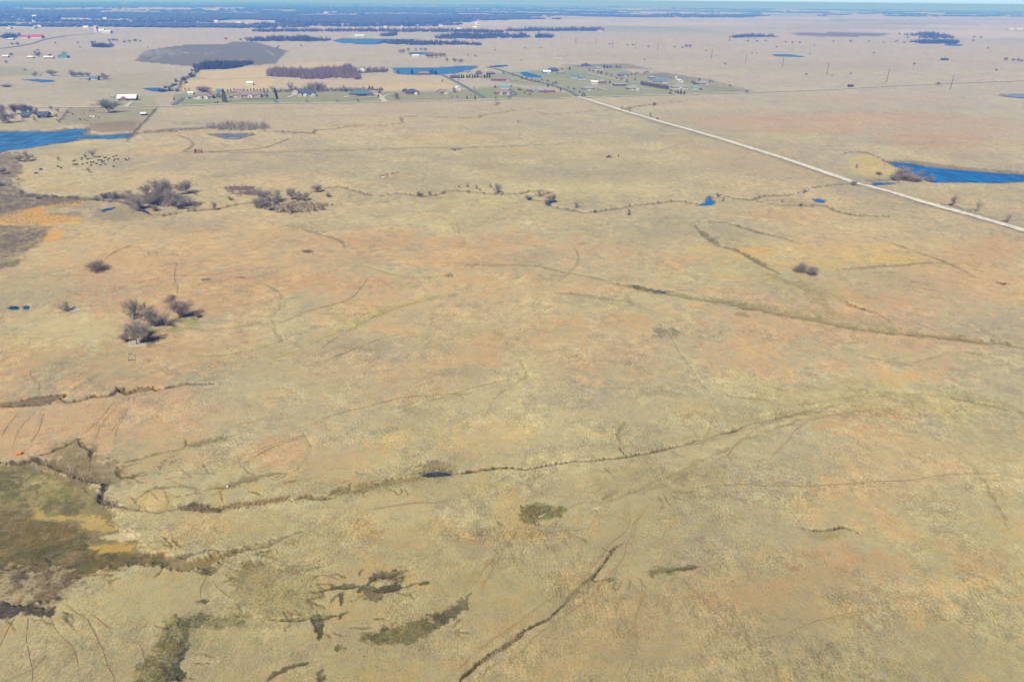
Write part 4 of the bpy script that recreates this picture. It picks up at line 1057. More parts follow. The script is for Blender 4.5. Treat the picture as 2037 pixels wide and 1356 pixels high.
for nm, pts, w, mt, lab in [
    ('driveway', [(250, 213), (256, 208), (263, 203)], 5, 'paving', 'pale drive to the white-roofed house'),
    ('driveway', [(346, 209), (352, 204), (358, 200), (366, 194)], 6, 'asphalt', 'dark drive left of the brown-roofed house'),
    ('driveway', [(551, 205), (547, 200), (542, 197), (520, 197), (480, 198)], 5, 'asphalt', 'dark curved drive beside the green hedge'),
    ('driveway', [(766, 203), (760, 196), (752, 188), (742, 186)], 7, 'paving', 'broad white drive to the teal-roofed house'),
    ('driveway', [(755, 193), (735, 194.5), (705, 195), (688, 194), (690, 192), (712, 192)], 5, 'paving', 'white loop drive in front of the teal-roofed house'),
    ('driveway', [(762, 194), (770, 190), (786, 187.5), (804, 186.5)], 4, 'paving', 'pale drive to the navy-roofed house'),
    ('driveway', [(572, 195), (582, 191), (590, 189)], 5, 'paving', 'pale drive to the cream gabled house'),
    ('driveway', [(1015, 197), (1012, 194.5), (1018, 190), (1027, 188), (1020, 182), (1012, 177)], 5, 'asphalt', 'winding drive to the brick house by the hedge'),
    ('driveway', [(1210, 180.5), (1194, 176), (1178, 172)], 5, 'paving', 'white drive to the grey-roofed house'),
    ('driveway', [(1386, 188), (1360, 189), (1342, 187), (1330, 182)], 5, 'paving', 'pale drive by the dark evergreens'),
    ('driveway', [(1015, 161), (1030, 161), (1060, 164)], 5, 'paving', 'pale drive to the long brown house'),
    ('driveway', [(1110, 183), (1128, 184)], 5, 'paving', 'pale drive to the large brick house')]:
    strip(nm, pts, w, M[mt], lab, 0.12, step=8)
strip('farm_road', [(-40, 99), (0, 97), (60, 88), (90, 79), (140, 71), (200, 66)], 8, M['dirt'], 'far farm road climbing past the red-roofed barns', 0.2, step=30)
strip('dirt_track', [(355, 270), (372, 276), (383, 285), (378, 294), (366, 300), (370, 303)], 2.2, M['dirt'], 'winding brown dirt track above the ruined brick shed', 0.06, step=3, wvar=0.3)
strip('dirt_track', [(415, 302), (480, 299), (520, 295), (545, 288), (575, 276)], 1.1, M['dirt'], 'thin dirt track right of the ruined brick shed', 0.06, step=4, wvar=0.4)
for i, t in enumerate(TRAILS):
    near = t[0][1] > 700
    strip('cattle_path', t, (0.08 if i < 9 else 0.15) if near else 0.2, M['trail'], 'thin trodden cattle path in the grass', 0.03, wander=1.6, wvar=1.3, step=0.8 if near else 1.6, seed=i, taper=True)

# ------------------------------------------------------------------ trees
def unit(v):
    return v / (np.linalg.norm(v) + 1e-9)
def grow_bare(seed, spread=1.0, stems=1, twigs=4800, upright=0.35, dead=False):
    """a leafless tree ten metres tall: wood (trunk and limbs) and crown (branchlets and twigs)"""
    rs = np.random.RandomState(seed)
    wood, crown = MB(), MB()
    tips = []
    def limb(p, d, L, r, lvl):
        segs = 3 if lvl < 2 else 2
        q = p
        for k in range(segs):
            d = unit(d + rs.normal(0, 0.17 if lvl else 0.06, 3) + np.array([0, 0, 0.05 + 0.08 * upright]))
            nq = q + d * (L / segs)
            r2 = r * (0.80 if lvl < 2 else 0.66)
            (wood if lvl < 3 else crown).tube(q, nq, r, r2, 5 if lvl == 0 else (4 if lvl < 3 else 3))
            if lvl >= 1:
                for t in (0.35, 0.85):
                    if lvl > 1 or k > 0:
                        tips.append((q + (nq - q) * t, d))
            q, r = nq, r2
            if lvl in (1, 2) and k < segs - 1 and rs.rand() < 0.8:
                a = unit(d + rs.normal(0, 0.8, 3))
                limb(q, a, L * 0.55, r * 0.6, lvl + 1)
        if lvl < 3:
            nb = {0: 6, 1: 3, 2: 2}[lvl]
            ph = rs.uniform(0, 6.28)
            for c in range(nb):
                side = np.array([math.cos(ph + c * 6.28 / nb), math.sin(ph + c * 6.28 / nb), 0]) + rs.normal(0, 0.35, 3)
                tilt = rs.uniform(0.45, 1.25) * spread
                a = unit(d * (0.6 + upright) + unit(side) * tilt + np.array([0, 0, upright * 0.4]))
                limb(q, a, L * rs.uniform(0.62, 0.85) * (2.6 if lvl == 0 else 1.0), r * rs.uniform(0.5, 0.68), lvl + 1)
    for s in range(stems):
        off = np.array([0, 0, -0.3]) if stems == 1 else np.array([rs.normal(0, 0.5), rs.normal(0, 0.5), -0.4])
        d0 = unit(np.array([rs.normal(0, 0.08 if stems == 1 else 0.5), rs.normal(0, 0.08 if stems == 1 else 0.5), 1.0]))
        limb(off, d0, 1.3 if stems == 1 else 0.7, 0.24 if stems == 1 else 0.11, 0)
    tp = np.array([t[0] for t in tips]); td = np.array([t[1] for t in tips])
    if not dead:
        pick = rs.randint(0, len(tp), twigs)
        p = tp[pick] + rs.normal(0, 0.28, (twigs, 3))
        d = td[pick] * 0.7 + rs.normal(0, 0.6, (twigs, 3)) + np.array([0, 0, 0.2])
        d /= np.linalg.norm(d, axis=1, keepdims=True)
        L = rs.uniform(0.5, 1.2, twigs)[:, None]
        w = np.cross(d, rs.normal(0, 1, (twigs, 3))); w /= np.linalg.norm(w, axis=1, keepdims=True)
        w *= rs.uniform(0.016, 0.034, twigs)[:, None]
        base = len(crown.v)
        vv = np.stack([p - w, p + w, p + d * L], 1).reshape(-1, 3)
        crown.v.extend(map(tuple, vv.tolist()))
        crown.f.extend([(base + 3 * i, base + 3 * i + 1, base + 3 * i + 2) for i in range(twigs)])
    # bring to ten metres tall, and note the width
    allv = np.array(wood.v + crown.v)
    s = 10.0 / np.percentile(allv[:, 2], 99.6)
    wood.v = [(a * s, b * s, c * s) for a, b, c in wood.v]; crown.v = [(a * s, b * s, c * s) for a, b, c in crown.v]
    q = np.array(crown.v or wood.v)
    width = np.percentile(q[:, 0], 97) - np.percentile(q[:, 0], 3)
    return wood, crown, width
def grow_conifer(seed, width=4.0, n=900, column=False):
    rs = np.random.RandomState(seed)
    wood, crown = MB(), MB()
    wood.tube((0, 0, -0.3), (0, 0, 8.5), 0.2, 0.05, 5)
    z = rs.uniform(0.03, 1.0, n) ** 1.15
    prof = (1 - z) ** (0.35 if column else 0.8) * (width / 2) * (0.75 + 0.5 * rs.rand(n))
    prof = np.maximum(prof, 0.12)
    a = rs.uniform(0, 2 * math.pi, n)
    p = np.stack([np.cos(a) * prof * rs.uniform(0.35, 1, n), np.sin(a) * prof * rs.uniform(0.35, 1, n), 0.25 + z * 9.6], 1)
    d = np.stack([np.cos(a), np.sin(a), np.full(n, 0.35)], 1) + rs.normal(0, 0.3, (n, 3)); d /= np.linalg.norm(d, axis=1, keepdims=True)
    w = np.cross(d, rs.normal(0, 1, (n, 3))); w /= np.linalg.norm(w, axis=1, keepdims=True)
    L = rs.uniform(0.35, 0.8, n)[:, None]
    vv = np.stack([p - w * 0.2, p + w * 0.2, p + d * L], 1).reshape(-1, 3)
    crown.v = list(map(tuple, vv.tolist())); crown.f = [(3 * i, 3 * i + 1, 3 * i + 2) for i in range(n)]
    return wood, crown, width
KIND = {}
for nm, args in dict(round_a=dict(seed=3, spread=1.0), round_b=dict(seed=8, spread=1.15), round_c=dict(seed=15, spread=0.9), wide=dict(seed=21, spread=1.35, upright=0.15), tall=dict(seed=27, spread=0.6, upright=0.7),
                     thin=dict(seed=33, spread=0.45, upright=0.9, twigs=1300), sparse=dict(seed=39, spread=1.0, twigs=1200), shrub=dict(seed=45, spread=0.9, stems=5, twigs=2600), snag=dict(seed=52, spread=0.5, upright=0.8, dead=True)).items():
    wv, cv, wd = grow_bare(**args)
    KIND[nm] = (wv.mesh('trunk'), cv.mesh('crown'), wd)
for nm, args in dict(cedar=dict(seed=61, width=4.6), pine=dict(seed=64, width=3.6), column=dict(seed=67, width=3.0, column=True), bushy=dict(seed=70, width=7.0, column=True)).items():
    wv, cv, wd = grow_conifer(**args)
    KIND[nm] = (wv.mesh('trunk'), cv.mesh('crown'), wd)
ONE = {}
def merged(kind):
    """trunk and crown in one mesh, for trees too small in view to show parts"""
    if kind not in ONE:
        a, b, wd = KIND[kind]
        bm = bmesh.new(); bm.from_mesh(a); bm.from_mesh(b)
        me = bpy.data.meshes.new('small_tree'); bm.to_mesh(me); bm.free()
        ONE[kind] = me
    return ONE[kind]
_rt = random.Random(5)
PXY = []
ORD = 'first second third fourth fifth sixth seventh eighth ninth tenth eleventh twelfth thirteenth fourteenth fifteenth sixteenth seventeenth eighteenth nineteenth twentieth twenty-first twenty-second'.split()
def use_mat(o, mat):
    if not o.data.materials:
        o.data.materials.append(mat)
    o.material_slots[0].link = 'OBJECT'
    o.material_slots[0].material = mat
def tree(px, py, hpx, kind, mat, label, wpx=None, group=None, name='bare_tree', cat='tree', sink=0.0):
    mp = mpp(px, py)
    H = hpx * mp * 1.06
    s = H / 10.0
    wd = KIND[kind][2]
    sx = s if wpx is None else wpx * mp / wd
    loc = at(px, py, -0.15 * s - sink)
    rz = _rt.uniform(0, 6.28)
    if hpx >= 9:
        o = empty(name, loc, rz)
        t = link('trunk', KIND[kind][0], o); use_mat(t, M['bark'])
        if len(KIND[kind][1].polygons):
            c = link('crown', KIND[kind][1], o); use_mat(c, M[mat])
    else:
        o = link(name, merged(kind)); use_mat(o, M[mat])
        o.location = loc; o.rotation_euler = (0, 0, rz)
    o.scale = (sx, sx, s)
    PXY.append((o, px, py))
    return tag(o, label, cat, group)

G, PU, BR, PL = 'twig_grey', 'twig_purple', 'twig_brown', 'twig_pale'
# cluster above the stone foundations
g = 'tree cluster above the stone foundations'
tree(268, 635, 42, 'round_c', G, 'upper left bare tree of the cluster above the stone foundations', 32, g)
tree(309, 649, 45, 'round_a', G, 'broad bare tree in the middle of the cluster above the foundations', 42, g)
tree(357, 633, 35, 'round_b', PU, 'bare tree at the right end of the cluster above the foundations', 42, g)
tree(345, 611, 25, 'round_c', PU, 'smaller bare tree at the upper right of the foundation cluster', 27, g)
tree(272, 685, 48, 'round_b', G, 'large bare tree rising from the pale stone foundation', 46, g)
tree(252, 679, 25, 'round_a', PU, 'short bare tree left of the pale stone foundation', 20, g)
tree(290, 664, 25, 'sparse', G, 'thin bare tree between the two largest cluster trees', 20, g)
tree(289, 617, 20, 'thin', PL, 'faint thin sapling at the top of the foundation cluster', 10, g)
tree(396, 631, 11, 'shrub', BR, 'small dark shrub right of the foundation cluster', 8, None, 'shrub', 'shrub')
tree(193, 539, 18, 'shrub', BR, 'low spreading bare shrub alone on the rust slope', 30, None, 'shrub', 'shrub')
for x, y, h, l in [(297, 510, 16, 'tallest of the dead grey stems on the rust slope'), (312, 510, 12, 'right-hand dead grey stem on the rust slope'), (289, 513, 10, 'left-hand dead grey stem on the rust slope')]:
    tree(x, y, h, 'snag', 'dead', l, 9, 'dead stems on the rust slope', 'dead_tree')
tree(132, 618, 18, 'round_a', G, 'small bare tree beside the whitish drying pool', 15)
# creek thicket, left
g = 'creek thicket left of centre'
for x, y, h, w, k, mt, l in [(330, 402, 45, 32, 'tall', G, 'tallest bare tree of the creek thicket'), (354, 414, 37, 38, 'round_a', G, 'broad bare tree at the front right of the creek thicket'),
    (370, 387, 26, 30, 'round_b', G, 'bare tree at the right back of the creek thicket'), (279, 416, 30, 35, 'round_c', G, 'leaning bare tree over the bend pool'),
    (306, 407, 24, 30, 'round_b', PU, 'low bare tree in the left middle of the creek thicket'), (317, 404, 32, 30, 'round_a', G, 'bare tree just left of the tallest thicket tree'),
    (292, 388, 20, 24, 'round_c', G, 'bare tree at the left back of the creek thicket'), (387, 389, 13, 10, 'sparse', G, 'thin bare tree at the right end of the creek thicket'),
    (233, 396, 16, 22, 'round_a', G, 'rounded bare tree left of the creek thicket'), (257, 391, 15, 12, 'thin', PL, 'upright bare tree behind the thicket edge'),
    (309, 420, 10, 10, 'shrub', BR, 'small bare bush in front of the creek thicket'), (265, 426, 10, 8, 'snag', 'dead', 'dead stump left of the bend pool'),
    (219, 395, 13, 14, 'round_c', G, 'third bare tree of the row left of the thicket'), (207, 396, 13, 13, 'round_b', PU, 'second bare tree of the row left of the thicket'), (190, 396, 12, 13, 'round_a', G, 'first bare tree of the row left of the thicket'),
    (342, 408, 30, 28, 'round_c', G, 'bare tree between the two tallest thicket trees')]:
    tree(x, y, h, k, mt, l, w, g)
for x, y, h, l in [(182, 423, 19, 'tallest dead stem beside the blue thicket pool'), (187, 420, 15, 'middle dead stem beside the blue thicket pool'), (193, 417, 15, 'right dead stem beside the blue thicket pool'), (196, 415, 12, 'shortest dead stem beside the blue thicket pool')]:
    tree(x, y, h, 'snag', 'dead', l, 5, 'dead stems by the thicket pool', 'dead_tree')
# creek clump, centre left
g = 'creek clump trees'
for x, y, h, w, k, mt, l in [(522, 400, 24, 26, 'round_b', G, 'tall bare tree at the left of the creek clump'), (519, 412, 18, 26, 'shrub', G, 'low bare tree under the left creek clump tree'), (549, 402, 23, 26, 'round_a', G, 'second bare tree of the creek clump'),
    (580, 397, 24, 16, 'tall', PL, 'upright bare tree at the back of the creek clump'), (594, 397, 21, 17, 'round_c', PL, 'pale bare tree right of the upright clump tree'), (606, 399, 16, 17, 'round_a', G, 'bare tree at the right end of the creek clump'),
    (631, 383, 15, 17, 'round_b', G, 'lone rounded bare tree on the creek right of the clump'), (553, 424, 15, 12, 'sparse', PL, 'first bare tree along the front bank of the clump'), (564, 423, 15, 14, 'sparse', BR, 'second bare tree along the front bank of the clump'),
    (580, 424, 21, 15, 'thin', BR, 'tallest bare tree along the front bank of the clump'), (597, 423, 12, 11, 'sparse', PL, 'last bare tree along the front bank of the clump'), (642, 418, 13, 9, 'thin', BR, 'slim bare tree at the right tip of the clump bank'),
    (625, 420, 9, 8, 'sparse', BR, 'small bare tree near the right tip of the clump bank'), (653, 392, 8, 8, 'shrub', G, 'faint small bush right of the creek clump')]:
    tree(x, y, h, k, mt, l, w, g)
tree(428, 418, 18, 'thin', BR, 'lone bare tree between the two creek clumps', 13)
tree(459, 399, 9, 'round_a', G, 'small round bush between the two creek clumps', 9, None, 'shrub', 'shrub')
# left side by the lake and herd
for x, y, h, w, k, mt, l in [(54, 321, 19, 18, 'round_a', G, 'bare tree near the left lake shore, largest of three'), (40, 321, 10, 13, 'round_b', G, 'bare tree near the left lake shore, left of three'), (66, 315, 9, 11, 'sparse', G, 'bare tree near the left lake shore, right of three'),
    (117, 321, 10, 6, 'thin', G, 'slim bare tree between lake and cattle herd'), (185, 314, 18, 22, 'sparse', BR, 'open spreading bare tree above the cattle herd'), (171, 317, 13, 9, 'thin', PL, 'pale bare tree left of the spreading tree at the herd'), (177, 343, 10, 6, 'thin', BR, 'thin sapling below the cattle herd'),
    (45, 389, 13, 11, 'round_c', G, 'bare tree on the dark brush line at the left edge'), (65, 389, 9, 16, 'shrub', G, 'low bush right of the tree on the left brush line'), (7, 347, 13, 14, 'round_b', G, 'dark bare tree at the left edge below the lake'), (3, 370, 11, 14, 'round_a', G, 'dark bare tree at the left edge above the brush line')]:
    tree(x, y, h, k, mt, l, w)
for x, y, h in [(78, 395, 6), (89, 390, 5), (108, 390, 6), (120, 393, 5), (150, 394, 6), (140, 391, 6)]:
    tree(x, y, h, 'shrub', G, 'low bare bush along the dark creek line at left', h * 1.6, 'bushes along the left creek line', 'shrub', 'shrub')
# along the middle creek
for x, y, h, w, k, mt, l in [(990, 384, 21, 14, 'round_c', G, 'dense bare tree on the middle creek'), (1072, 392, 18, 17, 'sparse', G, 'bare tree inside the creek oxbow'), (1099, 404, 18, 18, 'round_b', G, 'rounded bare tree at the right oxbow pool'),
    (1146, 414, 15, 16, 'sparse', BR, 'small bare tree right of the oxbow'), (834, 388, 10, 10, 'round_a', G, 'left of two small bare trees on the creek bank'), (855, 387, 8, 7, 'round_c', G, 'right of two small bare trees on the creek bank'),
    (1251, 428, 14, 8, 'thin', BR, 'slim bare tree below the straight creek reach'), (1252, 413, 10, 7, 'sparse', BR, 'slim bare tree on the straight creek reach'), (1183, 420, 7, 6, 'thin', BR, 'tiny sapling at the creek below the oxbow'),
    (1428, 391, 8, 7, 'round_a', G, 'small bare tree above the bright creek pool'), (1439, 401, 9, 5, 'thin', BR, 'small bare tree right of the bright creek pool'), (1555, 403, 8, 7, 'sparse', BR, 'small bare tree on the marshy creek strip, left'), (1594, 408, 7, 6, 'thin', BR, 'small bare tree on the marshy creek strip, right'),
    (930, 373, 8, 5, 'round_a', G, 'small dark tree left of the dense creek tree'), (913, 374, 5, 4, 'round_b', G, 'smallest dark bush left of the dense creek tree'), (948, 376, 9, 5, 'thin', G, 'slim dark tree near the dense creek tree'), (976, 373, 8, 5, 'thin', G, 'slim tree touching the dense creek tree'), (954, 380, 6, 6, 'sparse', BR, 'low bush under the slim dark tree')]:
    tree(x, y, h, k, mt, l, w)
for x, y, h, w, l in [(1585, 540, 12, 15, 'left bush of the three in the golden field'), (1596, 542, 19, 16, 'middle and tallest bush of the three in the golden field'), (1617, 547, 19, 17, 'right bush of the three in the golden field')]:
    tree(x, y, h, 'shrub', G, l, w, 'bushes in the golden field', 'shrub', 'shrub')
for x, y, h, w, k, l in [(1894, 410, 22, 14, 'thin', 'left of three bare trees beside the gravel road'), (1942, 421, 25, 13, 'sparse', 'middle of three bare trees beside the gravel road'), (2005, 442, 20, 15, 'sparse', 'right of three bare trees beside the gravel road')]:
    tree(x, y, h, k, PU, l, w, 'trees beside the gravel road')
tree(1696, 368, 9, 'shrub', G, 'small dark bush at the creek crossing of the road', 10, None, 'shrub', 'shrub')
# the dam
g = 'trees on the pond dam'
for x, y, h, w, k, mt, l in [(1829, 356, 16, 15, 'sparse', PU, 'open bare tree at the right end of the dam'), (1849, 363, 14, 14, 'round_a', PU, 'round bare tree at the water edge beyond the dam'), (1807, 346, 11, 14, 'round_b', PU, 'bare tree on the dam crest against the water'),
    (1792, 351, 14, 24, 'shrub', PU, 'dense bush in the middle of the dam'), (1779, 358, 12, 18, 'round_c', G, 'dense tree at the left foot of the dam'), (1805, 358, 12, 22, 'shrub', PU, 'dense bush at the right foot of the dam'), (1818, 362, 10, 18, 'shrub', G, 'low dark bush at the dam toe'),
    (1758, 336, 14, 7, 'snag', 'dead', 'forked dead tree on the yellow dam slope'), (1793, 335, 6, 8, 'round_a', G, 'small bush at the upper dam shore'), (1748, 348, 6, 10, 'shrub', BR, 'small bush on the yellow dam slope'), (1703, 335, 9, 5, 'thin', BR, 'thin sapling left of the dam')]:
    tree(x, y, h, k, mt, l, w, g)
for x, y, h, k, l in [(1237, 218, 8, 'sparse', 'left of two small trees at the upper gravel road'), (1253, 222, 11, 'sparse', 'right of two small trees at the upper gravel road'), (1294, 233, 9, 'thin', 'leaning small tree at the upper gravel road'), (1301, 210, 6, 'shrub', 'low bush beyond the upper gravel road'),
                      (986, 201, 10, 'thin', 'slim bare tree at the roadside culvert'), (1030, 245, 6, 'sparse', 'lone small tree below the winding upper creek'), (1308, 237, 4, 'shrub', 'tiny bush on the upper gravel road verge'), (905, 300, 4, 'shrub', 'tiny bush on the old track line')]:
    tree(x, y, h, k, BR, l)
# left house by the lake
for x, y, h, w, k, mt, l in [(217, 224, 25, 30, 'round_b', 'willow', 'big grey-green tree in front of the white-roofed house'), (14, 245, 26, 25, 'round_a', PU, 'large purple-grey tree at the left edge by the lake'), (7, 232, 22, 18, 'round_b', PU, 'purple-grey tree behind the left edge tree'),
    (32, 228, 20, 15, 'tall', PU, 'first of the purple tree row behind the dark-roofed house'), (46, 227, 19, 14, 'tall', PU, 'second of the purple tree row behind the dark-roofed house'), (54, 227, 18, 12, 'tall', PU, 'third of the purple tree row behind the dark-roofed house'), (62, 226, 15, 13, 'round_c', PU, 'fourth of the purple tree row behind the dark-roofed house'),
    (71, 226, 11, 12, 'round_a', PU, 'last of the purple tree row behind the dark-roofed house'), (95, 234, 10, 12, 'round_a', PU, 'round purple tree at the right end of the dark-roofed house'), (112, 233, 7, 7, 'round_a', PU, 'small round tree right of the dark-roofed house'),
    (103, 220, 10, 5, 'thin', BR, 'left of two thin trees by the section road'), (116, 225, 10, 6, 'thin', BR, 'right of two thin trees by the section road'), (70, 242, 7, 5, 'thin', BR, 'thin tree on the lawn in front of the dark-roofed house'), (47, 242, 6, 5, 'sparse', BR, 'small tree at the left end of the lake lawn'), (115, 243, 7, 6, 'sparse', BR, 'small tree at the lake pasture fence')]:
    tree(x, y, h, k, mt, l, w)
for x, y, h, w, k in [(70, 152, 9, 10, 'round_a'), (104, 151, 11, 16, 'round_b'), (83, 152, 6, 7, 'sparse'), (148, 153, 13, 17, 'round_a'), (163, 153, 9, 14, 'round_b'), (176, 153, 8, 12, 'round_c'), (208, 158, 12, 17, 'round_a'), (50, 141, 4, 5, 'round_a'), (13, 126, 6, 5, 'round_a'), (15, 173, 5, 14, 'shrub')]:
    tree(x, y, h, k, G, 'bare tree of the far left farmstead grove', w, 'farmstead grove trees far left')
# behind and around the houses
for x, y, h, w, k, mt, l in [(409, 184, 12, 20, 'shrub', PU, 'wide bare thicket behind the brown-roofed house'), (377, 182, 7, 7, 'sparse', PU, 'small bare tree left of the wide thicket'), (354, 183, 5, 9, 'bushy', 'cedar', 'dark bush at the corner of the fence row'), (369, 183, 8, 3, 'thin', PU, 'thin bare tree left of the wide thicket'),
    (435, 194, 9, 10, 'bushy', 'cedar', 'green rounded evergreen beside the columnar tree'), (447, 203, 23, 9, 'column', 'brush_purple', 'tall dark columnar tree between two houses'), (542, 181, 11, 13, 'sparse', PL, 'spreading bare tree at the hedge corner'), (521, 194, 6, 5, 'cedar', 'cedar', 'small evergreen at the right end of the long house'),
    (364, 202, 6, 7, 'sparse', BR, 'small bare tree by the dark drive'), (347, 199, 5, 4, 'cedar', 'cedar_rust', 'small rusty cedar by the fence row'), (428, 205, 3, 3, 'cedar', 'pine', 'left of two small cedars at the roadside'), (433, 205, 3.5, 4, 'cedar', 'pine', 'right of two small cedars at the roadside'),
    (579, 183, 19, 10, 'thin', PU, 'tall thin tree behind the cream gabled house'), (589, 182, 11, 6, 'thin', PL, 'thin tree right of the tall thin tree'), (606, 182, 13, 13, 'sparse', PL, 'open bare tree behind the cream gabled house'), (634, 182, 14, 8, 'tall', PU, 'upright bare tree at the brush right of the gabled house'),
    (684, 182, 11, 11, 'round_a', G, 'round bare tree in the hedgerow behind the teal-roofed house'), (735, 179, 8, 5, 'pine', 'pine', 'left of two dark conifers in the hedgerow'), (741, 179, 7, 5, 'pine', 'pine', 'right of two dark conifers in the hedgerow'), (755, 186, 6, 5, 'cedar', 'pine', 'upper evergreen at the white drive'), (753, 193.5, 6, 5, 'cedar', 'pine', 'lower evergreen at the white drive'),
    (611, 204.5, 7, 5, 'thin', BR, 'small bare tree on the verge before the gabled house'), (672, 204.5, 8, 9, 'sparse', BR, 'multi-stemmed bare tree on the verge'), (712, 204, 8, 6, 'thin', BR, 'bare tree on the lawn of the teal-roofed house'), (789, 197, 12, 10, 'round_c', BR, 'rusty oak on the lawn of the navy-roofed house'),
    (945, 198, 8, 3, 'column', 'pine', 'dark column cedar by the lane corner'), (929, 197, 6, 3, 'column', 'brush_purple', 'second young tree from the lane corner'), (910, 196, 6, 4, 'thin', BR, 'third young tree from the lane corner'), (899, 196, 5, 4, 'thin', BR, 'fourth young tree from the lane corner'), (943, 178.5, 6, 5, 'sparse', BR, 'small tree right of the dark lane'),
    (905, 185, 8, 8, 'round_a', G, 'round bare tree in front of the white barn'), (876, 186, 9, 6, 'round_c', G, 'bare tree before the tan house'), (880, 162.5, 4, 3, 'cedar', 'pine', 'small dark cedar on the hayfield'), (913, 162, 5, 4, 'sparse', BR, 'small bare tree beside the dark lane'),
    (792, 148, 7, 6, 'bushy', 'pine', 'evergreen at the left end of the long lake'), (820, 147.5, 11, 6, 'pine', 'pine', 'tall conifer on the long lake shore'), (830, 149, 8, 6, 'round_a', G, 'bare tree on the long lake shore'), (806, 149.5, 7, 6, 'sparse', G, 'open bare tree on the long lake shore'), (859, 147, 10, 11, 'bushy', 'pine', 'big dark evergreen at the lakeside house'), (867, 148, 8, 8, 'cedar', 'pine', 'second evergreen at the lakeside house'),
    (732, 144, 8, 8, 'cedar', 'pine', 'dark evergreen right of the white domed barn'), (952, 147.5, 6, 16, 'bushy', 'cedar', 'wide evergreen clump at the lake end'), (1001, 147, 6, 5, 'round_a', G, 'bare tree by the estate road bend'), (1115, 181, 5, 3, 'column', 'pine', 'small cedar right of the large brick house'),
    (1334, 187, 8, 8, 'bushy', 'pine', 'dark round evergreen at the end of the young tree row'), (1354, 187.5, 8, 6, 'cedar', 'pine', 'dark evergreen by the pale drive'), (1348, 187, 7, 4, 'column', 'pine', 'middle evergreen by the pale drive'), (1343, 185, 6, 3, 'column', 'brush_purple', 'slim tree by the pale drive'), (1361, 188, 6, 4, 'column', 'pine', 'right evergreen by the pale drive')]:
    tree(x, y, h, k, mt, l, w)
for k in range(13):
    tree(453 + k * 6.6, 183.6 - 0.05 * k, 5.5 + (k * 7 % 3) * 0.8, 'column', 'brush_purple', ORD[k] + ' tree from the left of the young row behind the long house', 3, 'young tree row behind the long house')
for k in range(6):
    tree(547 + k * 0.95, 182 + k * 3.1, 6, 'column', 'cedar', ORD[k] + ' evergreen from the back of the slanted green hedge', 4.5, 'slanted green hedge evergreens')
for k, (dx, h) in enumerate([(690, 9), (697, 10), (704, 8), (710, 9), (717, 8), (724, 11), (660, 8), (650, 8), (667, 7)]):
    tree(dx, 181.5, h - 1, 'thin', PL, 'thin bare tree of the hedgerow behind the houses', 6, 'hedgerow trees behind the houses')
for k, x in enumerate([897, 901, 905, 909, 913, 918, 922, 929, 934, 940, 945, 950, 964, 969, 974]):
    tree(x, 156 - 0.02 * (x - 897), 6 + (k % 3) * 0.7, 'pine', 'pine', ORD[k] + ' dark pine from the left of the windbreak below the long lake', 4.5, 'pine windbreak')
for k in range(22):
    t = k / 21
    tree(1275 + 54 * t, 168 + 9 * t + (k % 2) * 2.0, 6.5 + (k * 5 % 3) * 0.7, 'column', 'brush_purple', ORD[k] + ' tree from the back of the double young row by the estate drive', 3.2, 'double young tree row')
for x, y in [(1020, 151), (1038, 157), (1047, 158), (1058, 161), (1065, 164), (1072, 164), (1078, 161), (1090, 163), (1100, 168), (1106, 167), (1090, 173), (1130, 176), (1142, 179), (1153, 185), (1161, 188), (1158, 192), (1163, 192),
             (985, 175), (1017, 174), (1032, 180), (1036, 181), (1044, 186), (1054, 189), (1172, 141), (1180, 143), (1190, 145), (1196, 147), (1207, 149), (1216, 151), (1226, 158), (1236, 160), (1247, 163), (1105, 141), (1118, 139), (1133, 139), (1202, 135), (1208, 136), (1214, 135), (1226, 135), (1232, 136),
             (1256, 150), (1264, 150), (1268, 147), (1282, 147), (1288, 146), (1185, 163), (1213, 166), (1263, 160), (1377, 165), (1391, 162), (1381, 168), (1412, 164), (1417, 164), (1452, 172)]:
    h = 4 + _rt.random() * 2
    ev = _rt.random() < 0.3
    tree(x, y, h, 'cedar' if ev else 'round_a', 'cedar' if ev else BR, 'small garden tree of the right-hand housing estate', h * 0.9, 'garden trees of the estate')
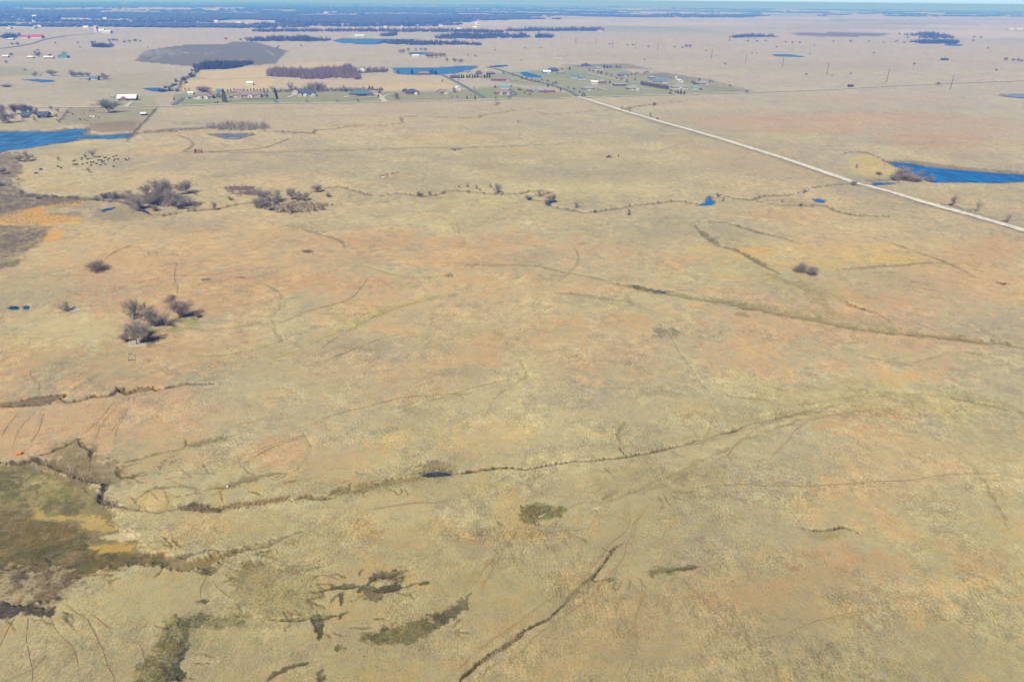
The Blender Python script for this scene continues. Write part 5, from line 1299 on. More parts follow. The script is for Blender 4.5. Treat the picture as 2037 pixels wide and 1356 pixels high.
# scattered far trees
for x, y, h in [(600, 93, 4), (555, 95, 4), (1045, 98, 3), (1075, 97, 3), (1222, 113, 2), (1282, 121, 3), (1212, 90, 4), (1259, 92, 4), (1290, 95, 4), (1248, 92, 3), (1341, 96, 4), (1357, 97, 4), (1365, 95, 6), (1374, 95, 6), (1404, 103, 3), (1450, 83, 4), (1487, 84, 4), (1505, 84, 4), (1523, 84, 4), (1562, 86, 4), (1575, 87, 4), (1590, 87, 4),
                (1442, 129, 4), (1485, 185, 6), (1545, 96, 4), (1658, 85, 4), (1692, 85, 5), (1738, 108, 4), (1728, 84, 3), (1757, 86, 3), (1781, 85, 3), (1785, 84, 4), (1788, 70, 4), (1799, 87, 4), (1817, 130, 5), (1935, 83, 4), (1964, 98, 4), (1982, 142, 5), (2001, 122, 7), (2016, 123, 6), (2024, 123, 6), (2031, 124, 5), (1692, 149, 4), (1655, 152, 3), (1604, 150, 4), (1866, 170, 6),
                (1502, 78, 3), (1505, 108, 3), (1496, 108, 3), (1610, 110, 3), (1620, 92, 3), (1832, 75, 4), (1805, 77, 4), (1938, 76, 4), (1950, 77, 4), (930, 112, 4), (904, 124, 8), (917, 126, 8), (890, 122, 6), (1036, 122, 3), (985, 101, 3), (945, 114, 4), (820, 109, 6), (803, 107, 8), (797, 106, 6), (813, 102, 6), (828, 102, 5), (838, 101, 5), (846, 102, 6), (860, 116, 9), (852, 116, 10), (868, 115, 9), (876, 114, 8), (884, 114, 8),
                (110, 88, 4), (155, 88, 4), (185, 88, 6), (190, 86, 4), (217, 84, 6), (226, 83, 6), (232, 83, 5), (248, 86, 5), (258, 85, 5), (270, 84, 6), (280, 84, 4), (294, 96, 3), (222, 94, 5), (160, 96, 3), (24, 90, 5), (36, 91, 6), (75, 102, 4), (70, 105, 4), (24, 112, 6), (78, 114, 10), (100, 114, 6), (129, 110, 6), (450, 80, 5), (490, 81, 6), (500, 82, 8), (480, 82, 5), (552, 98, 4)]:
    tree(x, y, h, 'round_b', G, 'small bare tree scattered on the far prairie', h * 1.05, 'scattered far prairie trees')

# ------------------------------------------------------------------ houses and barns
def gable_roof(mb, x0, x1, y0, y1, z, rise, over=0.5, t=0.22, along='x'):
    """pitched roof slabs with thickness; ridge runs along x or y"""
    if along == 'x':
        ym = (y0 + y1) / 2; run = (y1 - y0) / 2; dz = rise * over / run
        for s, ye in ((-1, y0 - over), (1, y1 + over)):
            a = [(x0 - over, ye, z - dz), (x1 + over, ye, z - dz), (x1 + over, ym, z + rise), (x0 - over, ym, z + rise)]
            b = [(p, q, r + t) for p, q, r in a]
            mb.add(a + b, [(0, 1, 2, 3), (7, 6, 5, 4), (0, 4, 5, 1), (1, 5, 6, 2), (2, 6, 7, 3), (3, 7, 4, 0)])
    else:
        xm = (x0 + x1) / 2; run = (x1 - x0) / 2; dz = rise * over / run
        for s, xe in ((-1, x0 - over), (1, x1 + over)):
            a = [(xe, y0 - over, z - dz), (xe, y1, z - dz), (xm, y1, z + rise), (xm, y0 - over, z + rise)]
            b = [(p, q, r + t) for p, q, r in a]
            mb.add(a + b, [(0, 1, 2, 3), (7, 6, 5, 4), (0, 4, 5, 1), (1, 5, 6, 2), (2, 6, 7, 3), (3, 7, 4, 0)])
def hip_roof(mb, x0, x1, y0, y1, z, rise, over=0.6, t=0.2):
    x0, x1, y0, y1 = x0 - over, x1 + over, y0 - over, y1 + over
    ym = (y0 + y1) / 2; h = (y1 - y0) / 2
    if x1 - x0 > 2 * h:
        ra, rb = (x0 + h, ym, z + rise), (x1 - h, ym, z + rise)
    else:
        ra, rb = ((x0 + x1) / 2 - 0.3, ym, z + rise), ((x0 + x1) / 2 + 0.3, ym, z + rise)
    base = [(x0, y0, z), (x1, y0, z), (x1, y1, z), (x0, y1, z)]
    eave = [(a, b, c + t) for a, b, c in base]
    mb.add(base + eave + [ra, rb], [(3, 2, 1, 0), (0, 1, 5, 4), (1, 2, 6, 5), (2, 3, 7, 6), (3, 0, 4, 7), (4, 5, 9, 8), (5, 6, 9), (6, 7, 8, 9), (7, 4, 8)])
ROAD_ANG = ang
MARKS = [(745, 82, 'wide reservoir'), (840, 107, 'far pond among bare trees'), (1560, 111, 'thin blue prairie pond'), (430, 108, 'large dark field'), (1850, 72, 'upper grove on the right prairie'), (1850, 86, 'lower grove on the right prairie'), (1670, 69, 'dark ploughed field'), (1058, 150, 'deep blue lawn pond'),
         (1415, 108, 'sixth nearest power pole'), (1263, 92, 'eighth power pole from the right'), (2010, 190, 'pale pond at the right edge'), (1763, 150, 'second nearest power pole'), (202, 92, 'far dark grove on the left prairie')]
def house(x0, x1, y, label, roof='hip', roofc='roof_grey', wall='wall_stone', depth=11, hw=2.9, rise=None, gables=(), garage=None, windows=3, door=True, chimney=False, porch=False, rot=0.0, name='house', cat='house', eave=0.6, scale=1.0):
    """x0..x1 is the front's span in the photograph; parts hang under one Empty at the front door"""
    cx = (x0 + x1) / 2
    MARKS.append((cx, y, label))
    mp = mpp(cx, y)
    w = (x1 - x0) * mp * scale
    p = at(cx, y)
    root = tag(empty(name, p, ROAD_ANG + math.radians(rot)), label, cat)
    hx = w / 2
    rise = rise or depth * 0.26
    d = depth
    zb = -1.0
    W_ = MB().box(-hx, hx, 0, d, zb, hw)
    if roof == 'gable':
        W_.add([(-hx, 0, hw), (-hx, d, hw), (-hx, d / 2, hw + rise), (hx, 0, hw), (hx, d, hw), (hx, d / 2, hw + rise)], [(0, 2, 1), (3, 4, 5)])
    elif roof == 'front':
        W_.add([(-hx, 0.0, hw), (hx, 0.0, hw), (0, 0.0, hw + rise), (-hx, d, hw), (hx, d, hw), (0, d, hw + rise)], [(0, 1, 2), (4, 3, 5)])
    R_ = MB()
    if roof == 'gable':
        gable_roof(R_, -hx, hx, 0, d, hw + 0.02, rise, eave)
    elif roof == 'front':
        gable_roof(R_, -hx, hx, 0, d, hw + 0.02, rise, eave, along='y')
    elif roof == 'hip':
        hip_roof(R_, -hx, hx, 0, d, hw + 0.01, rise, eave)
    elif roof == 'dome':
        n = 8
        pr = [(-hx * 1.03 * math.cos(math.pi * k / n), hw + rise * math.sin(math.pi * k / n)) for k in range(n + 1)]
        vs = [(a, -0.3, b) for a, b in pr] + [(a, d + 0.3, b) for a, b in pr]
        R_.add(vs, [(k, k + 1, n + 2 + k, n + 1 + k)[::-1] for k in range(n)] + [tuple(range(n + 1)), tuple(range(n + 1, 2 * n + 2))[::-1]])
    gi_ = 0
    for gx, gw, gd, gcol in gables:                       # cross gables facing the road
        a, b = gx * w - hx - gw / 2, gx * w - hx + gw / 2
        gr = gw * 0.34
        G_ = MB().box(a, b, -gd, 0.4, zb, hw)
        G_.add([(a, -gd, hw), (b, -gd, hw), ((a + b) / 2, -gd, hw + gr)], [(0, 1, 2)])
        G_.build('gable_front', M[gcol], root)
        gable_roof(R_, a, b, -gd, d * 0.42, hw + 0.03, gr, 0.35, along='y')
    wl = W_.build('wall', M[wall], root)
    rf = R_.build('roof', M[roofc], root)
    if chimney:
        MB().box(hx * 0.3, hx * 0.3 + 0.9, d * 0.45, d * 0.45 + 0.9, hw, hw + rise + 1.1).build('chimney', M['wall_brick'], rf)
    spots = [(-hx + w * (k + 0.5) / windows) for k in range(windows)] if windows else []
    yf = lambda x: min([0.0] + [-gd for gx, gw, gd, _ in gables if abs(gx * w - hx - x) < gw / 2 - 0.8])
    blocked = lambda x: any(abs(abs(gx * w - hx - x) - gw / 2) < 0.85 for gx, gw, gd, _ in gables)
    gsp = None
    if garage is not None:
        gsp = garage * w - hx
    for x in spots:
        if (gsp is not None and abs(x - gsp) < 3.4) or (door and abs(x) < 1.4) or blocked(x):
            continue
        f0 = yf(x)
        fr = MB().box(x - 0.85, x + 0.85, f0 - 0.06, f0 + 0.05, 0.8, 2.25).build('window', M['trim'], root)
        MB().box(x - 0.7, x + 0.7, f0 - 0.09, f0, 0.95, 2.1).build('pane', M['glass'], fr)
    if garage is not None:
        f0 = yf(gsp)
        MB().box(gsp - 2.4, gsp + 2.4, f0 - 0.08, f0 + 0.05, -0.2, 2.3).build('garage_door', M['garage'], root)
    if door:
        f0 = yf(0)
        MB().box(-0.6, 0.6, f0 - 0.07, f0 + 0.05, -0.2, 2.1).build('door', M['door'], root)
    if porch:
        Q = MB().box(-hx * 0.5, hx * 0.5, -2.6, -0.02, hw - 0.5, hw - 0.25)
        Q.build('porch_roof', M[roofc], root)
        for k in range(4):
            xx = -hx * 0.5 + 0.3 + k * (hx - 0.6) / 3
            MB().box(xx - 0.12, xx + 0.12, -2.5, -2.26, -0.3, hw - 0.5).build('porch_post', M['trim'], root)
    return root
H = house
H(236, 269, 200, 'white metal-roofed house with a red front gable', 'gable', 'roof_white', 'wall_dark', 11, 2.9, 3.6, gables=[(0.36, 7, 2.5, 'wall_brick')], windows=5, eave=1.0)
H(219, 224, 195.5, 'tiny white shed left of the white-roofed house', 'front', 'roof_white', 'wall_white', 4, 2.4, windows=0, name='shed', cat='shed')
H(46, 93, 235, 'long dark-roofed lakeside house with a glass centre gable', 'gable', 'roof_navy', 'wall_dark', 10, 2.8, 3.0, gables=[(0.5, 8, 2.5, 'wall_tan')], windows=7, rot=0)
H(281, 290, 230, 'small open cattle shed with a white roof', 'gable', 'roof_white', 'wall_dark', 4, 2.2, 0.9, windows=0, door=False, name='shed', cat='shed')  # closed dark walls stand in for the shade inside its open front
H(385, 422, 197, 'brown-roofed house with white front gables', 'hip', 'roof_brown', 'wall_stone', 16, 2.9, 4.6, gables=[(0.35, 6, 2.0, 'wall_white'), (0.66, 6, 2.0, 'wall_white')], windows=6, garage=0.12)
H(374, 384, 189, 'white carport left of the brown-roofed house', 'gable', 'roof_white', 'wall_white', 7, 2.6, 1.2, windows=0, garage=0.7, door=False, name='carport', cat='carport')
H(431, 443, 185, 'blue-roofed outbuilding behind the columnar tree', 'gable', 'roof_blue', 'wall_white', 9, 2.8, 2.0, windows=2, name='outbuilding', cat='building')
H(461, 484, 188, 'brown-roofed garage building with tan doors', 'hip', 'roof_brown', 'wall_tan', 11, 3.0, 3.6, windows=0, garage=0.6, door=False, name='outbuilding', cat='building')
H(466, 528, 194, 'very long brown-roofed house with a pale centre gable', 'hip', 'roof_brown', 'wall_stone', 15, 2.9, 4.4, gables=[(0.2, 5, 1.6, 'wall_tan'), (0.52, 6, 2.2, 'wall_white'), (0.8, 5, 1.6, 'wall_tan')], windows=9, garage=0.08, chimney=True)
H(491, 503, 170, 'white barn on the hayfield', 'gable', 'roof_white', 'wall_white', 10, 3.2, 1.8, windows=0, door=False, garage=0.5, name='barn', cat='barn')
H(594, 627, 192, 'cream house with dark blue roof and three gables', 'gable', 'roof_navy', 'wall_cream', 12, 3.0, 3.8, gables=[(0.1, 5, 2.2, 'wall_cream'), (0.42, 6, 2.2, 'wall_white'), (0.88, 6, 2.4, 'wall_cream')], windows=5)
H(581, 592, 188, 'white garage left of the cream gabled house', 'front', 'roof_white', 'wall_white', 8, 2.8, 1.8, windows=0, garage=0.5, door=False, name='garage', cat='garage')
H(696, 740, 191, 'teal-roofed brick house with a columned porch', 'hip', 'roof_teal', 'wall_brick', 13, 2.9, 4.0, windows=7, porch=True, chimney=True)
H(808, 833, 188.5, 'navy-roofed brick house with a white gable', 'hip', 'roof_navy', 'wall_brick', 13, 2.9, 4.2, gables=[(0.78, 4.5, 1.8, 'wall_white')], windows=5)
H(801, 812, 184.5, 'navy-roofed outbuilding behind the navy-roofed house', 'hip', 'roof_navy', 'wall_brick', 9, 2.7, 2.6, windows=2, name='outbuilding', cat='building')
H(869, 893, 187.5, 'tan house with a brown roof and pale gables', 'hip', 'roof_brown', 'wall_tan', 11, 2.8, 3.6, gables=[(0.15, 5, 2, 'wall_tan'), (0.8, 6, 2, 'wall_cream')], windows=4)
H(907, 917, 181, 'bright white barn beside the dark lane', 'front', 'roof_white', 'wall_white', 13, 3.6, 1.8, windows=0, garage=0.5, door=False, name='barn', cat='barn')
H(901, 907, 180.5, 'small grey shed left of the bright white barn', 'front', 'roof_grey', 'wall_grey', 6, 2.8, windows=0, name='shed', cat='shed')
H(833, 855, 148.5, 'brick house on the shore of the long lake', 'hip', 'roof_brown', 'wall_brick', 10, 2.8, 3.0, windows=4)
H(924, 937, 147, 'long tan barn near the lake end', 'gable', 'roof_brown', 'wall_cream', 9, 3.0, 2.0, windows=0, name='barn', cat='barn')
H(953, 961, 156, 'tan shed in the pine windbreak', 'gable', 'roof_brown', 'wall_tan', 6, 2.8, 1.5, windows=0, name='shed', cat='shed')
H(969, 985, 148.5, 'dark long house above the pine windbreak', 'hip', 'roof_brown', 'wall_dark', 10, 2.8, 3.0, windows=4)
H(979, 1014, 161.5, 'long brown house right of the pine windbreak', 'hip', 'roof_brown', 'wall_brick', 12, 2.8, 3.2, windows=6, garage=0.9)
H(985, 1018, 188.5, 'brown-roofed brick house with small gables by the winding drive', 'hip', 'roof_brown', 'wall_brick', 13, 2.9, 4.2, gables=[(0.33, 5, 1.8, 'wall_cream'), (0.76, 5, 1.8, 'wall_cream')], windows=5)
H(997, 1013, 178, 'white workshop with a teal roof behind the brick house', 'gable', 'roof_aqua', 'wall_white', 10, 3.4, 2.0, windows=0, garage=0.6, door=False, name='workshop', cat='building')
H(1062, 1105, 185, 'large red brick house with a grey roof', 'hip', 'roof_grey', 'wall_brick', 14, 3.0, 4.2, gables=[(0.06, 8, 4, 'wall_grey'), (0.5, 5, 1.6, 'wall_brick')], windows=8, chimney=True)
H(1051, 1064, 183, 'red brick wing left of the large brick house', 'hip', 'roof_grey', 'wall_brick', 9, 2.9, 2.8, windows=2, name='outbuilding', cat='building')
H(1081, 1096, 147, 'pale teal barn on the estate green', 'gable', 'roof_white', 'wall_teal', 12, 3.4, 2.2, windows=0, garage=0.7, door=False, name='barn', cat='barn')
H(1091, 1112, 143, 'dark house behind the pale teal barn', 'hip', 'roof_navy', 'wall_dark', 12, 2.9, 3.8, windows=4)
H(1110, 1125, 148.5, 'grey house right of the pale teal barn', 'hip', 'roof_grey', 'wall_stone', 11, 2.8, 3.4, windows=3)
H(1159, 1175, 134, 'navy house at the far top of the estate', 'hip', 'roof_navy', 'wall_grey', 13, 2.9, 4.4, windows=4)
H(1184, 1200, 139.5, 'white house with a grey roof near the estate top', 'hip', 'roof_grey', 'wall_white', 11, 2.8, 3.4, windows=3, garage=0.7)
H(1139, 1153, 156, 'white house with blue-grey roof in mid estate', 'gable', 'roof_blue', 'wall_white', 11, 3.2, 3.0, windows=3)
H(1152, 1165, 159, 'blue-roofed annex right of the white mid-estate house', 'hip', 'roof_blue', 'wall_white', 9, 2.6, 2.6, windows=2, garage=0.75, name='outbuilding', cat='building')
H(1176, 1190, 168.5, 'plain cream barn in the estate', 'gable', 'roof_white', 'wall_cream', 10, 4.0, 1.6, windows=0, door=False, name='barn', cat='barn')
H(1191, 1207, 166.5, 'red-brown house right of the cream barn', 'hip', 'roof_grey', 'wall_brick', 11, 2.9, 3.6, gables=[(0.75, 5, 1.8, 'wall_brick')], windows=3)
H(1160, 1184, 180.5, 'low grey-roofed house near the estate corner', 'hip', 'roof_grey', 'wall_stone', 13, 2.8, 3.8, windows=5, garage=0.5)
H(1249, 1274, 180, 'grey-roofed house with a white garage door', 'hip', 'roof_grey', 'wall_stone', 13, 2.9, 4.2, gables=[(0.78, 6, 2, 'wall_white')], windows=4, garage=0.36)
H(1232, 1251, 152.5, 'red brick house with blue-grey roof at the estate back', 'hip', 'roof_blue', 'wall_brick', 11, 2.9, 3.6, windows=4, garage=0.65)
H(1298, 1329, 166, 'long blue-roofed building behind the young tree row', 'gable', 'roof_blue', 'wall_cream', 15, 3.2, 3.4, windows=6, garage=0.85)
H(1292, 1305, 158, 'grey wing behind the long blue-roofed building', 'hip', 'roof_grey', 'wall_grey', 10, 2.8, 3.0, windows=2, name='outbuilding', cat='building')
H(1339, 1369, 178, 'white house with a wide grey roof and centre gable', 'hip', 'roof_grey', 'wall_white', 14, 2.9, 4.2, gables=[(0.45, 6, 2.2, 'wall_white')], windows=6)
H(1350, 1360, 164.5, 'white barn with a dark side door', 'front', 'roof_white', 'wall_white', 9, 3.0, 1.6, windows=0, garage=0.3, door=False, name='barn', cat='barn')
H(1344, 1348, 158, 'tiny white shed on the dark pasture', 'front', 'roof_white', 'wall_white', 5, 2.8, windows=0, door=False, name='shed', cat='shed')
H(1389, 1412, 169.5, 'grey-roofed house at the right end of the estate', 'hip', 'roof_grey', 'wall_stone', 13, 2.8, 3.8, windows=5, garage=0.8)
H(1379, 1390, 178.5, 'teal and white shed at the right end of the estate', 'gable', 'roof_aqua', 'wall_white', 7, 2.5, 1.3, windows=0, garage=0.7, door=False, name='shed', cat='shed')
H(1221, 1246, 171, 'low dark shed roof among the estate hedges', 'gable', 'roof_grey', 'wall_dark', 7, 2.2, 1.2, windows=0, door=False, name='shed', cat='shed')
H(710, 728, 145, 'white domed barn at the brush wood', 'dome', 'roof_white', 'wall_white', 14, 2.6, 4.0, windows=0, garage=0.5, door=False, name='barn', cat='barn')
H(160, 176, 160.5, 'weathered barn of the far left farmstead', 'gable', 'roof_grey', 'wall_tan', 9, 2.8, 2.2, windows=0, garage=0.4, door=False, name='barn', cat='barn')
H(180, 194, 160, 'blue barn of the far left farmstead', 'gable', 'roof_blue', 'wall_grey', 11, 3.6, 2.6, windows=0, garage=0.4, door=False, name='barn', cat='barn')
H(116, 133, 116, 'aqua barn on the far left prairie', 'front', 'roof_aqua', 'wall_teal', 16, 4, 4, windows=0, door=False, name='barn', cat='barn')
H(88, 105, 117, 'red-brown sheds beside the aqua barn', 'gable', 'roof_white', 'wall_brick', 8, 2.8, 2, windows=0, door=False, name='shed', cat='shed')
H(53, 65, 117, 'pale house left of the aqua barn', 'hip', 'roof_white', 'wall_tan', 9, 2.8, 2.6, windows=2)
H(6, 16, 115, 'pale shed at the far left edge', 'gable', 'roof_white', 'wall_grey', 8, 2.8, 1.8, windows=0, door=False, name='shed', cat='shed')
H(62, 82, 77, 'right-hand red-roofed barn on the far rise', 'gable', 'roof_red', 'wall_white', 24, 5, 6, windows=0, door=False, name='barn', cat='barn')
H(42, 55, 77, 'left-hand red-roofed barn on the far rise', 'gable', 'roof_red', 'wall_white', 20, 4.5, 5, windows=0, door=False, name='barn', cat='barn')
H(16, 26, 80, 'pale poultry house left of the red-roofed barns', 'gable', 'roof_white', 'wall_grey', 12, 3, 2, windows=0, door=False, name='barn', cat='barn')
H(820, 827, 113.5, 'left white barn under the far pond', 'gable', 'roof_white', 'wall_white', 10, 3, 2, windows=0, door=False, name='barn', cat='barn')
H(828, 833, 113.5, 'right white barn under the far pond', 'gable', 'roof_white', 'wall_white', 10, 3, 2, windows=0, door=False, name='barn', cat='barn')
H(706, 714, 74, 'left white farm building above the reservoir', 'gable', 'roof_white', 'wall_white', 16, 4, 3, windows=0, door=False, name='barn', cat='barn')
H(715, 724, 73.5, 'right white farm building above the reservoir', 'gable', 'roof_white', 'wall_white', 16, 4, 3, windows=0, door=False, name='barn', cat='barn')
H(1110, 1120, 115, 'lone white house on the open prairie', 'gable', 'roof_grey', 'wall_white', 8, 3, 2, windows=0, door=False)
H(1877, 1888, 120.5, 'dark teal house alone on the right prairie', 'hip', 'roof_teal', 'wall_dark', 12, 3, 3.5, windows=0, door=False)
H(2007, 2019, 60, 'left white farm building at the right edge', 'gable', 'roof_white', 'wall_white', 20, 4, 3, windows=0, door=False, name='barn', cat='barn')
H(2022, 2036, 60, 'right white farm building at the right edge', 'gable', 'roof_white', 'wall_white', 20, 4, 3, windows=0, door=False, name='barn', cat='barn')
H(188, 193, 65, 'tall white silo building at the far quarry', 'front', 'roof_white', 'wall_white', 25, 20, 4, windows=0, door=False, name='silo', cat='silo')
H(196, 206, 66, 'middle white quarry building', 'gable', 'roof_white', 'wall_white', 30, 8, 5, windows=0, door=False, name='quarry_building', cat='building')
H(207, 219, 67, 'right white quarry building', 'gable', 'roof_white', 'wall_white', 30, 6, 4, windows=0, door=False, name='quarry_building', cat='building')
H(1190, 1199, 63.5, 'red-roofed far barn at the wood belt', 'gable', 'roof_red', 'wall_white', 20, 5, 4, windows=0, door=False, name='barn', cat='barn')
H(1689, 1698, 173.5, 'small rust-coloured shed beyond the section road', 'gable', 'rust', 'rust', 5, 2.4, 1.0, windows=0, door=False, name='shed', cat='shed')

# water tanks beside the pasture herd
for x, l in ((182, 'left white water tank in the cattle pasture'), (188, 'right white water tank in the cattle pasture')):
    p = at(x, 233)
    t = tag(empty('water_tank', p), l, 'tank', 'water tanks in the pasture')
    MB().tube((0, 0, -0.2), (0, 0, 1.7), 1.7, 1.7, 14, True).build('shell', M['car_white'], t)
    MB().tube((0, 0, 1.7), (0, 0, 2.1), 1.7, 0.4, 14, True).build('lid', M['car_silver'], t)

# cars
def car(px, py, paint, label, rot=0.0):
    p = at(px, py, 0.1)
    t = tag(empty('car', p, ROAD_ANG + math.radians(rot)), label, 'car')
    prof = [(-2.3, 0.35), (2.3, 0.35), (2.35, 0.85), (1.3, 1.0), (0.7, 1.55), (-1.6, 1.6), (-2.25, 1.05)]
    n = len(prof)
    b = MB().add([(x, -0.9, z) for x, z in prof] + [(x, 0.9, z) for x, z in prof], [tuple(range(n)), tuple(range(n, 2 * n))[::-1]] + [(k, n + k, n + (k + 1) % n, (k + 1) % n) for k in range(n)])
    body = b.build('body', M[paint], t)
    MB().box(-1.4, 0.6, -0.93, -0.88, 1.05, 1.45).build('side_window', M['glass'], body)
    MB().box(-1.4, 0.6, 0.88, 0.93, 1.05, 1.45).build('side_window', M['glass'], body)
    for sx in (-1.4, 1.45):
        for sy in (-0.85, 0.85):
            MB().tube((sx, sy - 0.1, 0.33), (sx, sy + 0.1, 0.33), 0.33, 0.33, 10, True).build('wheel', M['rubber'], t)
    return t
car(967, 199.3, 'car_white', 'white car turning at the lane corner')
car(372, 197, 'car_white', 'white car left of the brown-roofed house')
car(377, 196, 'car_dark', 'dark car left of the brown-roofed house')
car(460, 194.5, 'car_dark', 'dark car at the left end of the long house')
car(862, 147.6, 'car_white', 'white car by the lakeside brick house')
car(1190, 181, 'car_silver', 'silver car at the low grey-roofed house')
car(1394, 178.5, 'car_dark', 'dark car beside the teal and white shed')

# transmission poles
for i, (bx, by, h) in enumerate([(1890, 178.5, 25.5), (1763.6, 163.5, 23), (1644.5, 147.7, 19.5), (1556, 133.7, 18), (1482.6, 126.6, 16), (1415, 117, 16), (1307.6, 102, 14), (1263.7, 97.8, 11), (1218, 96.5, 13), (1184.6, 90, 11), (1147.6, 87, 12), (1144.6, 86, 12), (1116, 79.5, 12), (1064.6, 75, 7)]):
    mp = mpp(bx, by); hh = h * mp * 1.08
    t = tag(empty('power_pole', at(bx, by), ROAD_ANG + 0.9), ['nearest tall power pole, standing below the section road', 'second nearest power pole, just beyond the section road', 'third nearest power pole, right of the thin blue pond', 'fourth nearest power pole, in front of the thin blue pond',
        'fifth nearest power pole, left of the thin blue pond', 'sixth nearest power pole on the open prairie', 'seventh power pole counted from the right', 'eighth power pole counted from the right', 'ninth power pole counted from the right', 'tenth power pole counted from the right', 'right pole of the close far pair', 'left pole of the close far pair', 'power pole left of the close pair', 'leftmost and smallest power pole'][i], 'pole', 'power pole line across the prairie')
    rr_ = 0.30 + 0.00008 * np.linalg.norm(P(bx, by))
    MB().tube((0, 0, -0.5), (0, 0, hh), rr_ * 1.2, rr_ * 0.8, 6, True).build('shaft', M['pole'], t)
    MB().box(-1.6, 1.6, -rr_ - 0.14, -rr_ + 0.06, hh - 1.6, hh - 1.35).build('crossarm', M['pole'], t)

# cattle
def cow_mesh():
    bm = bmesh.new()
    sk = [(0, 0, 1.15), (-0.75, 0, 1.2), (0.55, 0, 1.15), (0.95, 0, 1.3), (1.25, 0, 1.05), (1.55, 0, 0.85), (-1.0, 0, 1.1), (-1.08, 0, 0.6),
          (0.5, 0.25, 0.75), (0.52, 0.26, 0.35), (0.5, 0.26, 0.0), (0.5, -0.25, 0.75), (0.48, -0.26, 0.35), (0.5, -0.26, 0.0),
          (-0.75, 0.27, 0.75), (-0.85, 0.27, 0.38), (-0.78, 0.27, 0.0), (-0.75, -0.27, 0.75), (-0.88, -0.27, 0.38), (-0.8, -0.27, 0.0)]
    rad = [0.42, 0.36, 0.36, 0.22, 0.17, 0.11, 0.12, 0.05, 0.16, 0.08, 0.07, 0.16, 0.08, 0.07, 0.18, 0.09, 0.07, 0.18, 0.09, 0.07]
    ed = [(0, 1), (0, 2), (2, 3), (3, 4), (4, 5), (1, 6), (6, 7), (2, 8), (8, 9), (9, 10), (2, 11), (11, 12), (12, 13), (1, 14), (14, 15), (15, 16), (1, 17), (17, 18), (18, 19)]
    me = bpy.data.meshes.new('cow_bones'); me.from_pydata(sk, ed, []); me.update()
    o = bpy.data.objects.new('cow_bones', me); COL.objects.link(o)
    md = o.modifiers.new('skin', 'SKIN')
    for k, r_ in enumerate(rad):
        me.skin_vertices[0].data[k].radius = (r_, r_)
    me.skin_vertices[0].data[0].use_root = True
    dg = bpy.context.evaluated_depsgraph_get()
    out = bpy.data.meshes.new_from_object(o.evaluated_get(dg))
    bpy.data.objects.remove(o)
    # ears
    b2 = bmesh.new(); b2.from_mesh(out)
    for s in (-1, 1):
        v = [b2.verts.new(q) for q in ((1.22, s * 0.13, 1.14), (1.14, s * 0.34, 1.14), (1.28, s * 0.16, 1.08))]
        b2.faces.new(v)
    b2.to_mesh(out); b2.free()
    out.polygons.foreach_set('use_smooth', [True] * len(out.polygons))
    out.materials.append(M['cow'])
    return out
COW = cow_mesh()
def cow(px, py, label, group):
    o = link('cow', COW)
    o.location = at(px, py); o.rotation_euler = (0, 0, _rt.uniform(0, 6.28))
    o.scale = (0.72,) * 3
    if _rt.random() < 0.15:
        use_mat(o, M['cow_brown'])
    return tag(o, label, 'cow', group)
for zx, zy in [(515, 480), (535, 478), (580, 428), (600, 420), (840, 380), (885, 402), (1060, 305), (1085, 298), (1068, 355), (1090, 355), (1120, 350), (1185, 285), (1190, 262), (1200, 350), (1265, 335), (1270, 280), (1315, 320), (1330, 325), (1355, 315), (1400, 345), (1425, 295), (1440, 248), (1458, 292), (1458, 363),
               (1480, 300), (1482, 325), (1510, 308), (1515, 255), (1535, 255), (1525, 353), (1560, 290), (1580, 270), (1645, 243), (1650, 298), (1668, 283), (1685, 228), (1712, 278), (1645, 383), (1815, 275), (1830, 290), (1865, 270), (1320, 365)]:
    cow(zx / 7.275, 280 + zy / 7.275, 'black cow grazing in the herd below the lake', 'cattle herd below the lake')
for zx, zy in [(860, 290), (890, 287), (920, 308), (1065, 298), (1140, 268), (1180, 265), (1020, 380), (1075, 382), (1105, 393), (1140, 352), (1255, 350), (1010, 365)]:
    cow(zx / 6.366, 180 + zy / 6.366, 'cow in the pasture between lake and section road', 'pasture cattle beside the lake')

# ------------------------------------------------------------------ ruins, rocks and debris
def rock_mesh(seed, sx, sy, sz):
    rs = np.random.RandomState(seed)
    bm = bmesh.new(); bmesh.ops.create_icosphere(bm, subdivisions=1, radius=0.5)
    for v in bm.verts:
        k = 1 + rs.normal(0, 0.16)
        v.co = Vector((v.co.x * sx * k, v.co.y * sy * k, max(v.co.z, -0.2) * sz * k))
    me = bpy.data.meshes.new('rock'); bm.to_mesh(me); bm.free()
    return me
def rock(px, py, s, label, mat='limestone', seed=1, flatness=0.7, name='boulder', cat='boulder', group=None):
    me = rock_mesh(seed, s, s * 0.8, s * flatness); me.materials.append(M[mat])
    o = link(name, me); o.location = at(px, py, 0.08); o.rotation_euler = (0, 0, seed * 1.3)
    return tag(o, label, cat, group)
rock(453, 966, 1.25, 'pale layered boulder beside the olive drain', 'limestone', 4, 0.8)
rock(393, 991, 0.6, 'small pale stone above the marsh stream', 'limestone', 6)
for i, (x, y, s, l) in enumerate([(761, 353.5, 2.0, 'left white rock in the short red gully'), (764.5, 352.6, 2.4, 'largest white rock in the short red gully'), (776, 348, 1.7, 'right white rock in the short red gully')]):
    rock(x, y, s, l, 'roof_white', 10 + i, 0.6, 'rock', 'rock', 'white rocks in the short gully')
for i, (x, y, s) in enumerate([(284, 685.5, 0.8), (287.5, 684.5, 0.9), (281, 686.5, 0.6), (289, 680, 0.7), (279, 681, 0.7), (276, 683.5, 0.5)]):
    rock(x, y, s, 'white rubble stone at the right end of the pale foundation', 'limestone', 20 + i, 0.7, 'rubble_stone', 'stone', 'rubble on the pale foundation')
